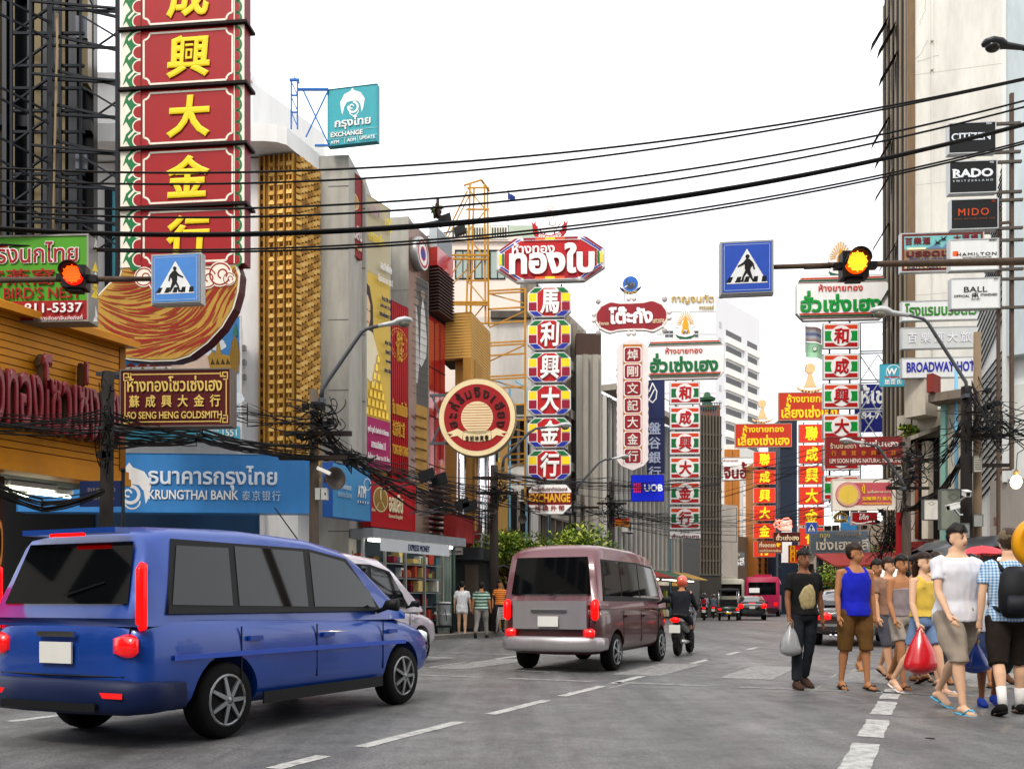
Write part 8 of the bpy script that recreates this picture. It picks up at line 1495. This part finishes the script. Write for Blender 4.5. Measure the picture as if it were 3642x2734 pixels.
def car(label, cat, u, s, L, Wd, st, gh, wins, rearw, paint, name='parked_car', wr=.31, wb=(-1.3, 1.3), lights=(), plate=None, rz=None, loc=None, roofm=None, extras=None, wedge=0, gw=(.93, .74)):
    loc = US(u, s) if loc is None else loc; t = thing(name, label, cat, loc, -TH if rz is None else rz); hw = Wd/2
    b = MB(); n = 28; vs = []
    for y, f, z0, z1 in st:
        for j in range(n):
            a = 2*pi*j/n; c_, s_ = cos(a), sin(a); vs.append((hw*f*abs(c_)**.32*(1 if c_ > 0 else -1)*(1-.035*max(0, s_)), y, (z0+z1)/2+(z1-z0)/2*abs(s_)**.42*(1 if s_ > 0 else -1)))
    m = len(st); b.add(vs, [(i*n+j, i*n+(j+1) % n, (i+1)*n+(j+1) % n, (i+1)*n+j) for i in range(m-1) for j in range(n)]+[tuple(range(n-1, -1, -1)), tuple(range((m-1)*n, m*n))], paint, True)
    me = b.mesh('body'); o = bpy.data.objects.new('body', me); sb = o.modifiers.new('s', 'SUBSURF'); sb.levels = 1; sb.render_levels = 1
    cut = MB()
    for y in wb:
        for sx in (-1, 1): cut.lathe([(wr+.07, -.34), (wr+.07, .3)], TRIM, (sx*hw, y, wr), 26, 'x')
    cm = cut.mesh('c'); co = bpy.data.objects.new('c', cm); TMP.collection.objects.link(co); co.hide_render = True; bo = o.modifiers.new('b', 'BOOLEAN'); bo.object = co; bo.operation = 'DIFFERENCE'; bo.solver = 'EXACT'
    mm = finish(o); bpy.data.objects.remove(co); COL.objects.link(o); o.parent = t
    if len(mm.materials) < 2: mm.materials.append(TRIM)
    for p in mm.polygons: p.use_smooth = True
    try: mm.set_sharp_from_angle(angle=R(38))
    except Exception: pass
    zb = gh[0][1]; fb, ft = gw; ztm = max(g_[1] for g_ in gh); b = MB(); vs = []
    for y, z in gh:
        f = (z-zb)/(ztm-zb); wb_ = hw*fb; wt = hw*(fb+(ft-fb)*f); e = min(.07, (z-zb)*.3)
        vs += [(-wb_, y, zb-.06), (-wt-.012*(f > .1), y, z-e), (-wt+.07*f, y, z-e*.15), (-wt*.5, y, z+.012*f), (0, y, z+.02*f), (wt*.5, y, z+.012*f), (wt-.07*f, y, z-e*.15), (wt+.012*(f > .1), y, z-e), (wb_, y, zb-.06)]
    m = len(gh); b.add(vs, [(i*9+j, (i+1)*9+j, (i+1)*9+j+1, i*9+j+1) for i in range(m-1) for j in range(8)]+[tuple(range(8, -1, -1)), tuple(range((m-1)*9, m*9))], roofm or paint, True); b.build('roof', t)
    sx_ = lambda z: hw*(fb+(ft-fb)*(z-zb)/(ztm-zb))
    y0_, y1_ = min(q[0] for q in wins[0]), max(q[0] for q in wins[-1]); zl = min(q[1] for w_ in wins for q in w_); zh = max(q[1] for w_ in wins for q in w_); tp = wins[-1]
    for s_ in (-1, 1):
        o_ = [(wins[0][0][0]-.05, zl-.04), (tp[1][0]+.1, zl-.04), (max(tp, key=lambda q: (q[1] > (zl+zh)/2, q[0]))[0]+.05, max(tp, key=lambda q: (q[1] > (zl+zh)/2, q[0]))[1]+.03), (tp[-1][0], zh+.03), (wins[0][-1][0]-.03, zh+.02)]; b = MB(); q = [(s_*(sx_(z)+.014), y, z) for y, z in o_]; k_ = len(q); q2 = [(x-s_*.03, y, z) for x, y, z in q]; b.add(q+q2, [tuple(range(k_)) if s_ < 0 else tuple(range(k_-1, -1, -1))]+[(i, i+k_, (i+1) % k_+k_, (i+1) % k_) for i in range(k_)], TRIM); b.build('window_trim', t)
    for poly in wins:                                                          # side glass, both sides
        for s_ in (-1, 1):
            b = MB(); q = [(s_*(sx_(z)+.02), y, z) for y, z in poly]; k_ = len(q); q2 = [(x-s_*.03, y, z) for x, y, z in q]; b.add(q+q2, [tuple(range(k_)) if s_ < 0 else tuple(range(k_-1, -1, -1))]+[(i, i+k_, (i+1) % k_+k_, (i+1) % k_) for i in range(k_)], GL_); b.build('window', t)
    for (y0, z0, y1, z1), nm in zip(rearw, ('rear_window', 'windscreen')):
        d = -1 if nm == 'rear_window' else 1; b = MB(); nx, nz = -(z1-z0)*1, (y1-y0); Ln = math.hypot(nx, nz); ox, oz = (nx/Ln*.022*1, nz/Ln*.022) if d < 0 else (-nx/Ln*.022, -nz/Ln*.022); w0, w1 = sx_(z0)*.86, sx_(z1)*.84
        b.add([(-w0, y0+ox, z0+oz), (w0, y0+ox, z0+oz), (w1, y1+ox, z1+oz), (-w1, y1+ox, z1+oz)], [(0, 1, 2, 3) if d < 0 else (3, 2, 1, 0)], GL_); b.build(nm, t)
    for y in wb:
        for s_ in (-1, 1): wheel(t, s_*(hw-.11), y, wr)
    for (x, y, z, a_, c_, e_, m_, nm) in lights:
        for s_ in (-1, 1): b = MB(); b.tube([(s_*x, y-c_*.5, z-e_), (s_*x, y-c_, z-e_*.8), (s_*x, y-c_, z+e_*.8), (s_*x, y-c_*.4, z+e_)], [(a_*.7, .03), (a_, .045), (a_, .045), (a_*.7, .03)], m_, 12); b.build(nm, t)
    if plate: b = MB(); x, y, z = plate; b.box((x-.17, y-.015, z-.08), (x+.17, y, z+.08), PLT); p = b.build('license_plate', t)
    for s_ in (-1, 1): b = MB(); yy = wins[-1][1][0] if False else gh[-1][0]-.55; b.tube([(s_*(hw-.06), yy, zb+.02), (s_*(hw+.02), yy, zb+.05), (s_*(hw+.06), yy, zb+.09), (s_*(hw+.19), yy, zb+.09), (s_*(hw+.2), yy, zb+.09)], [.02, .025, (.03, .05), (.045, .065), (.02, .04)], TRIM, 12); b.build('mirror', t)
    b = MB()                                                                   # shut lines and handles
    for y in (extras or {}).get('doors', ()):
        for s_ in (-1, 1): b.box((s_*hw*.992-.004, y-.005, .42), (s_*hw*.992+.006, y+.005, zb-.08), TRIM); b.box((s_*hw-.006, y+.08, zb-.2), (s_*hw+.022, y+.24, zb-.16), (extras or {}).get('handle', paint))
    b.build('door_trim', t); return t
BLUE = M('#06409a', .32, .2, .3, .8, coat=.45); MRN = M('#45191b', .3, .1, .25, .7, coat=.6); DKR = M('#2a1a18', .25, .1, .15, .6, coat=1); BLKP = M('#0e0f12', .2, .1, .08, .6, coat=1)
# blue people carrier, nearest
t = car('blue people carrier nearest the camera with lit red tail lights', 'car', -6.05, 7.15, 4.45, 1.7,
    [(-2.22, .86, .42, .85), (-2.17, .95, .3, 1.0), (-1.95, 1, .24, 1.06), (-1.2, 1, .22, 1.05), (0, 1, .22, 1.03), (1.0, 1, .22, 1.0), (1.5, .985, .24, .95), (1.95, .93, .28, .84), (2.16, .82, .34, .74), (2.21, .7, .42, .66)],
    [(-2.19, .98), (-2.12, 1.2), (-1.98, 1.6), (-1.7, 1.685), (-.9, 1.72), (0, 1.7), (.55, 1.62), (.8, 1.5), (1.2, 1.2), (1.5, .97)],
    [[(-1.86, 1.08), (-1.2, 1.07), (-1.14, 1.55), (-1.72, 1.54)], [(-1.12, 1.07), (-.2, 1.06), (-.14, 1.57), (-1.06, 1.57)], [(-.1, 1.06), (.92, 1.05), (.86, 1.2), (.5, 1.5), (-.04, 1.57)]],
    [(-2.15, 1.08, -2.0, 1.55), (1.38, 1.05, .72, 1.53)], BLUE, 'parked_car', .31, (-1.32, 1.4), [(.78, -2.12, 1.14, .036, .035, .24, BRK, 'tail_light'), (.68, -2.16, .78, .12, .045, .06, TAIL, 'tail_light'), (.6, 2.08, .7, .12, -.02, .06, M('#d8dde0', .1, coat=1), 'headlight')], (0, -2.235, .72), extras={'doors': (-1.16, -.14, .98)})
b = MB(); b.tube([(-.86, -1.8, .4), (-.82, -2.1, .4), (-.7, -2.21, .4), (-.3, -2.26, .4), (.3, -2.26, .4), (.7, -2.21, .4), (.82, -2.1, .4), (.86, -1.8, .4)], [(.02, .1), (.05, .12), (.06, .13), (.06, .13), (.06, .13), (.06, .13), (.05, .12), (.02, .1)], M('#0a1a40', .5, 0, .3), 14); b.build('bumper', t); b = MB(); b.box((-.5, -2.325, .3), (.5, -2.3, .36), TRIM); b.box((-.72, -2.29, .4), (-.5, -2.275, .44), TAIL); b.box((.5, -2.29, .4), (.72, -2.275, .44), TAIL); b.build('reflector', t); b = MB(); b.tube([(-.66, -2.16, .56), (-.69, -2.19, .8), (-.7, -2.17, 1.0)], .006, TRIM, 5); b.tube([(.66, -2.16, .56), (.69, -2.19, .8), (.7, -2.17, 1.0)], .006, TRIM, 5); b.tube([(-.66, -2.2, .55), (0, -2.235, .55), (.66, -2.2, .55)], .007, TRIM, 5); b.box((-.2, -2.25, .84), (.2, -2.225, .88), CHROME); b.build('tailgate_seam', t); b = MB(); b.bar((.3, .3, 1.7), (.32, -.1, 2.0), .006, TRIM); b.build('antenna', t); b = MB(); b.box((-.86, -.9, .24), (-.845, .95, .34), TRIM); b.box((.845, -.9, .24), (.862, .95, .34), TRIM); b.box((.851, -1.9, .66), (.866, 1.4, .7), M('#3a5ac0', .3)); b.build('side_trim', t)
b = MB(); b.box((-.5, -2.14, 1.62), (.5, -2.0, 1.66), BLUE); b.box((-.18, -2.15, 1.6), (.18, -2.13, 1.625), BRK); b.build('spoiler', t); b = MB(); b.bar((0, -2.17, 1.15), (.38, -2.13, 1.25), .008, TRIM); b.build('wiper', t)
# pale carrier in the next lane
car('pale lilac white people carrier half hidden behind the blue one', 'car', -9.3, 13.1, 4.4, 1.7,
    [(-2.2, .86, .42, .85), (-2.15, .95, .3, 1.0), (-1.95, 1, .24, 1.06), (0, 1, .22, 1.03), (1.0, 1, .22, 1.0), (1.5, .985, .24, .95), (1.95, .93, .28, .84), (2.16, .82, .34, .74), (2.2, .7, .42, .66)],
    [(-2.17, .98), (-2.1, 1.3), (-1.98, 1.75), (-1.6, 1.86), (-.6, 1.9), (.3, 1.84), (.7, 1.66), (1.2, 1.25), (1.5, .97)],
    [[(-1.86, 1.1), (-1.2, 1.1), (-1.14, 1.68), (-1.72, 1.66)], [(-1.12, 1.1), (-.2, 1.08), (-.14, 1.7), (-1.06, 1.7)], [(-.1, 1.08), (.92, 1.06), (.86, 1.25), (.5, 1.6), (-.04, 1.68)]],
    [(-2.13, 1.1, -2.02, 1.66), (1.38, 1.05, .72, 1.6)], M('#c9c2cc', .25, .1, .15, .7, coat=.8), 'parked_car', .31, (-1.32, 1.4), [(.76, -2.12, 1.0, .05, .04, .2, BRK, 'tail_light')], (0, -2.235, .72), extras={'doors': (-1.16, -.14, .98)})
# maroon van with silver hatch
t = car('maroon van with silver rear panel ahead of the blue people carrier', 'van', -5.5, 15.5, 4.3, 1.68,
    [(-2.12, .88, .4, 1.0), (-2.06, .97, .28, 1.1), (-1.8, 1, .25, 1.14), (0, 1, .25, 1.12), (1.2, 1, .25, 1.08), (1.8, .95, .28, .95), (2.1, .82, .36, .8), (2.16, .7, .45, .7)],
    [(-2.1, 1.05), (-2.06, 1.5), (-1.98, 1.9), (-1.6, 2.0), (0, 2.0), (.9, 1.93), (1.2, 1.7), (1.75, 1.1)],
    [[(-1.8, 1.2), (-1.0, 1.2), (-1.0, 1.75), (-1.78, 1.74)], [(-.94, 1.2), (0, 1.18), (0, 1.75), (-.94, 1.75)], [(.06, 1.18), (1.25, 1.16), (.95, 1.7), (.06, 1.75)]],
    [(-2.09, 1.22, -2.02, 1.8), (1.66, 1.2, 1.24, 1.68)], MRN, 'parked_van', .3, (-1.3, 1.35), [(.74, -2.06, .98, .06, .07, .14, BRK, 'tail_light'), (.66, -2.1, .62, .1, .06, .05, TAIL, 'tail_light')], (0, -2.2, .8), extras={'doors': (-.97, .03, 1.1)}, roofm=M('#6b3f46', .3, .1, .2, .7, coat=.6), gw=(.95, .82))
b = MB(); SVP = M('#a9a4a6', .3, .6, .2, 2); b.box((-.62, -2.165, .68), (.62, -2.09, 1.12), SVP)
b.box((-.3, -2.19, .94), (.3, -2.166, .98), CHROME); b.build('rear_panel', t); b = MB(); b.tube([(-.84, -1.8, .45), (-.8, -2.05, .45), (-.66, -2.17, .45), (0, -2.2, .45), (.66, -2.17, .45), (.8, -2.05, .45), (.84, -1.8, .45)], [(.02, .09), (.05, .11), (.06, .12), (.06, .12), (.06, .12), (.05, .11), (.02, .09)], SVP, 14); b.build('bumper', t); b = MB(); b.tube([(-.63, -2.1, .6), (-.66, -2.13, .9), (-.66, -2.11, 1.12)], .006, TRIM, 5); b.tube([(.63, -2.1, .6), (.66, -2.13, .9), (.66, -2.11, 1.12)], .006, TRIM, 5); b.bar((0, -2.14, 1.2), (.3, -2.1, 1.32), .009, TRIM); b.build('tailgate_seam', t)
# dark saloon with S 500 lettering
t = car('dark brown saloon with lit tail lights behind the man in blue tank top', 'car', -2.15, 26.6, 4.9, 1.85,
    [(-2.45, .86, .4, .8), (-2.4, .96, .3, .92), (-2.1, 1, .26, .97), (-1.3, 1, .25, .98), (0, 1, .25, .98), (1.2, 1, .25, .95), (2.1, .94, .28, .84), (2.4, .84, .36, .72)],
    [(-1.75, .95), (-1.3, 1.25), (-.95, 1.4), (-.2, 1.45), (.4, 1.4), (.8, 1.2), (1.25, .95)],
    [[(-1.25, 1.0), (-.3, 1.0), (-.3, 1.33), (-.95, 1.32)], [(-.24, 1.0), (.85, 1.0), (.4, 1.3), (-.24, 1.33)]],
    [(-1.68, 1.0, -1.02, 1.36), (1.15, 1.0, .5, 1.36)], DKR, 'parked_car', .32, (-1.45, 1.5), [(.68, -2.4, .74, .2, .05, .08, TAIL, 'tail_light')], (0, -2.48, .5), rz=-R(19), extras={'doors': (-.27,)})
b = MB(); text_into(b, 'S 500', -.62, .84, -.34, .9, -2.44, ALU, .03, depth=.012); b.build('lettering', t); b = MB(); b.box((-.9, -2.52, .5), (.9, -2.44, .56), CHROME); b.build('bumper', t)
b = MB(); 
for x in (-.5, -.38): b.bar((x, -2.54, .27), (x, -2.4, .27), .045, CHROME, n=10)
b.build('exhaust', t)
t = car('black saloon taxi seen from behind before the crimson bus', 'car', 0, 0, 4.4, 1.72,
    [(-2.2, .88, .4, .9), (-2.12, .97, .28, 1.02), (-1.6, 1, .24, 1.04), (0, 1, .24, 1.0), (1.2, 1, .25, .92), (2.0, .9, .3, .8), (2.18, .75, .4, .68)],
    [(-1.9, 1.0), (-1.5, 1.3), (-1.1, 1.45), (-.2, 1.49), (.4, 1.42), (.9, 1.2), (1.4, .95)],
    [[(-1.3, 1.05), (-.3, 1.05), (-.3, 1.37), (-1.0, 1.36)], [(-.24, 1.05), (.95, 1.04), (.45, 1.34), (-.24, 1.37)]],
    [(-1.84, 1.05, -1.18, 1.4), (1.28, 1.02, .52, 1.38)], BLKP, 'parked_car', .31, (-1.3, 1.3), [(.68, -2.14, .86, .16, .06, .12, BRK, 'tail_light')], (0, -2.22, .78), rz=-R(13), loc=G(2672, 58), extras={'doors': (-.27,)})
b = MB(); b.box((-.2, -1.9, 1.02), (.2, -1.86, 1.05), BRK); b.build('brake_light', t)
def bus(label, x, Z, W, H, L, pm, lower, rz, num=None, winm=GL_, sign_=None, roofm=None):
    t = thing('city_bus', label, 'bus', G(x, Z), rz); b = MB(); hw = W/2; n = 24; vs = []
    for y, f in ((-L/2, .93), (-L/2+.12, 1), (L/2-.2, 1), (L/2, .9)):
        for j in range(n): a = 2*pi*j/n; c_, s_ = cos(a), sin(a); vs.append((hw*f*abs(c_)**.2*(1 if c_ > 0 else -1), y, (H+.35)/2+(H-.35)/2*f*abs(s_)**.22*(1 if s_ > 0 else -1)))
    b.add(vs, [(i*n+j, i*n+(j+1) % n, (i+1)*n+(j+1) % n, (i+1)*n+j) for i in range(3) for j in range(n)]+[tuple(range(n-1, -1, -1)), tuple(range(3*n, 4*n))], pm, True); b.build('body', t)
    b = MB(); b.box((-hw*.8, -L/2-.03, H*.55), (hw*.8, -L/2-.005, H*.86), winm); b.build('rear_window', t)
    for i in range(6):
        y = -L/2+.5+(L-1.2)*i/6
        for s in (-1, 1): b = MB(); b.box((s*hw-.01, y, H*.55), (s*hw+.015, y+(L-1.6)/6.6, H*.84), winm); b.build('window', t)
    b = MB(); b.box((-hw*.93, -L/2-.02, .5), (hw*.93, -L/2-.006, H*.36), lower); b.box((-hw*.95, -L/2-.1, .42), (hw*.95, -L/2-.005, .66), TRIM); b.build('bumper', t)
    for s in (-1, 1): b = MB(); b.box((s*hw*.8-.12, -L/2-.05, .85), (s*hw*.8+.12, -L/2-.021, 1.05), BRK); b.build('tail_light', t)
    for y in (-L/2+1.8, L/2-2):
        for s in (-1, 1): wheel(t, s*(hw-.14), y, .46, .26)
    b = MB(); b.box((-hw*.5, -L/2+.6, H), (hw*.5, -L/2+2.6, H+.18), roofm or pm); b.build('roof_unit', t)
    if num: b = MB(); b.box((-hw*.9, -L/2-.05, H*.89), (hw*.55, -L/2-.004, H*.96), WHT); s_ = b.build('route_board', t); b = MB(); text_into(b, num, -hw*.85, H*.9, -hw*.45, H*.95, -L/2-.052, BLK, .03, depth=.01); b.build('lettering', s_)
    if sign_: b = MB(); b.box((-hw*.75, -L/2-.05, H*.6), (-hw*.15, -L/2-.031, H*.72), WHT); b.build('notice', t)
    return t
bus('crimson city bus with a white notice in its rear window', 2718, 74, 2.5, 3.0, 10, M('#a81c48', .4, 0, .3, .6), M('#8c1c40', .4, 0, .3), -R(17), None, GL_, True)
bus('yellow city bus with route board 542', 2502, 82, 2.4, 3.1, 9, M('#c9a81c', .4, 0, .3, .6), M('#8a741c', .4, 0, .3), -R(10), '542')
bus('cream and green city bus right of the yellow one', 2590, 76, 2.3, 2.9, 9, M('#c9c7b4', .4, 0, .3, .6), M('#3f6a4a', .5), -R(12))
def tuk(label, x, Z, rz, pm):
    t = thing('motor_rickshaw', label, 'motor rickshaw', G(x, Z), rz); b = MB(); b.tube([(0, -1.2, .55), (0, -1.1, .6), (0, 0, .55), (0, .9, .5), (0, 1.2, .5)], [(.6, .25), (.66, .3), (.62, .22), (.4, .25), (.2, .15)], pm, 16); b.build('body', t); b = MB(); b.tube([(0, -1.2, 1.78), (0, -1.1, 1.83), (0, .3, 1.85), (0, .8, 1.78)], [(.55, .05), (.66, .09), (.62, .08), (.45, .04)], M('#26282c', .5, 0, .2), 16); b.build('roof', t); b = MB()
    for sx in (-1, 1): b.bar((sx*.58, -1.1, .7), (sx*.58, -1.1, 1.8), .025, CHROME, n=8); b.bar((sx*.52, .5, .6), (sx*.5, .3, 1.8), .025, CHROME, n=8)
    b.bar((-.62, -1.25, .5), (.62, -1.25, .5), .04, CHROME, n=8); b.build('frame', t); b = MB(); b.box((-.5, -.9, .7), (.5, -.3, .85), TRIM); b.box((-.5, -1.0, .7), (.5, -.9, 1.25), TRIM); b.build('seat', t)
    for sx in (-1, 1): wheel(t, sx*.52, -.75, .24, .14); b = MB(); b.box((sx*.5-.08, -1.27, .62), (sx*.5+.08, -1.2, .72), BRK); b.build('tail_light', t)
    wheel(t, .06, 1.0, .24, .12); b = MB(); b.box((-.15, -1.29, .4), (.15, -1.26, .5), M('#d8a01c', .5)); b.build('license_plate', t); return t
tuk('dark motor rickshaw with chrome frame left of the black saloon taxi', 2590, 56, -R(12), M('#22342c', .3, .2, .2, coat=.6))
def moto(label, x, y, rz, rider, jm, hm, pm=BLKP, back=None):
    loc = gp(x, y); t = thing('motor_scooter', label, 'motorcycle', loc, rz)
    for yy, nm in ((-.6, 'wheel'), (.62, 'wheel')):
        b = MB(); b.lathe([(.2, -.05), (.26, -.05), (.28, 0), (.26, .05), (.2, .05)], TYRE, (0, yy, .28), 22, 'x'); p = b.build(nm, t); b = MB(); b.lathe([(.19, -.02), (.19, .02), (.03, .04)], ALU, (0, yy, .28), 16, 'x'); b.build('rim', p)
    b = MB(); b.tube([(0, -.82, .74), (0, -.6, .7), (0, -.2, .6), (0, .1, .42), (0, .35, .5), (0, .5, .85), (0, .48, 1.0)], [(.06, .05), (.12, .12), (.15, .16), (.13, .12), (.15, .1), (.18, .08), (.1, .05)], pm, 14); b.tube([(0, .5, .3), (0, .5, .9)], .05, DSTEEL, 8); b.tube([(0, -.78, .6), (0, -.86, .4), (0, -.84, .3)], [(.08, .04), (.08, .02), (.06, .01)], TRIM, 10); b.build('body', t)
    b = MB(); b.tube([(0, -.78, .84), (0, -.4, .82), (0, .02, .78)], [(.1, .04), (.15, .05), (.1, .03)], TRIM, 12); b.build('seat', t); b = MB(); b.tube([(-.36, .38, 1.06), (-.15, .46, 1.02), (.15, .46, 1.02), (.36, .38, 1.06)], .018, TRIM, 8)
    for sx in (-1, 1): b.bar((sx*.25, .44, 1.03), (sx*.3, .42, 1.18), .008, TRIM); b.ball((sx*.31, .42, 1.2), (.06, .02, .04), TRIM, 10, 6)
    b.build('handlebar', t); b = MB(); b.ball((0, -.84, .74), (.1, .04, .05), BRK, 12, 8); b.build('tail_light', t); b = MB(); b.box((-.11, -.9, .48), (.11, -.885, .64), PLT); b.build('license_plate', t); b = MB(); b.bar((.14, -.8, .3), (.13, -.2, .28), .05, ALU, .03, n=10); b.build('exhaust', t)
    q = Vector(loc)+Matrix.Rotation(rz, 3, 'Z') @ Vector((0, -.28, -.1)); p = person(rider, q, 180+math.degrees(rz), 1.7, 1, 0, ((72, 86), (72, 86)), ((42, 14, 30), (42, 14, 30)), ('long', jm, .88), ('long', CL('#1c1d22')), ('shoe', CL('#161616')), lean=-8 if False else 8, sit=True, helmet=hm)
    if back: bt = thing('backpack', back, 'backpack', q, R(180)+rz); b = MB(); b.tube([(0, .19, .98), (0, .22, 1.08), (0, .2, 1.3), (0, .15, 1.38)], [(.1, .05), (.15, .08), (.14, .07), (.07, .03)], CL('#a01828'), 14); b.build('body', bt); b = MB(); b.tube([(.1, .12, 1.36), (.12, -.0, 1.44), (.14, -.1, 1.3)], .02, CL('#701018'), 6); b.tube([(-.1, .12, 1.36), (-.12, -.0, 1.44), (-.14, -.1, 1.3)], .02, CL('#701018'), 6); b.build('strap', bt)
moto('dark scooter with lit tail lamp right of the maroon van', 2432, 2326, -TH*.9, 'rider in dark jacket and orange red helmet on the nearest scooter', CL('#1a1c22'), M('#c44a2c', .2, coat=1))
moto('distant scooter whose rider wears a red backpack', 2505, 2205, -R(14), 'rider in white shirt on the distant scooter below the yellow bus', CL('#c9c9d2'), M('#2a2c34', .2, coat=1), back='red backpack worn by the rider on the distant scooter')
moto('distant dark scooter beside the motor rickshaw', 2538, 2198, -R(14), 'rider in grey blue jacket beside the red backpack rider', CL('#55606e'), M('#1a1a1c', .2, coat=1))
bpy.data.scenes.remove(TMP)
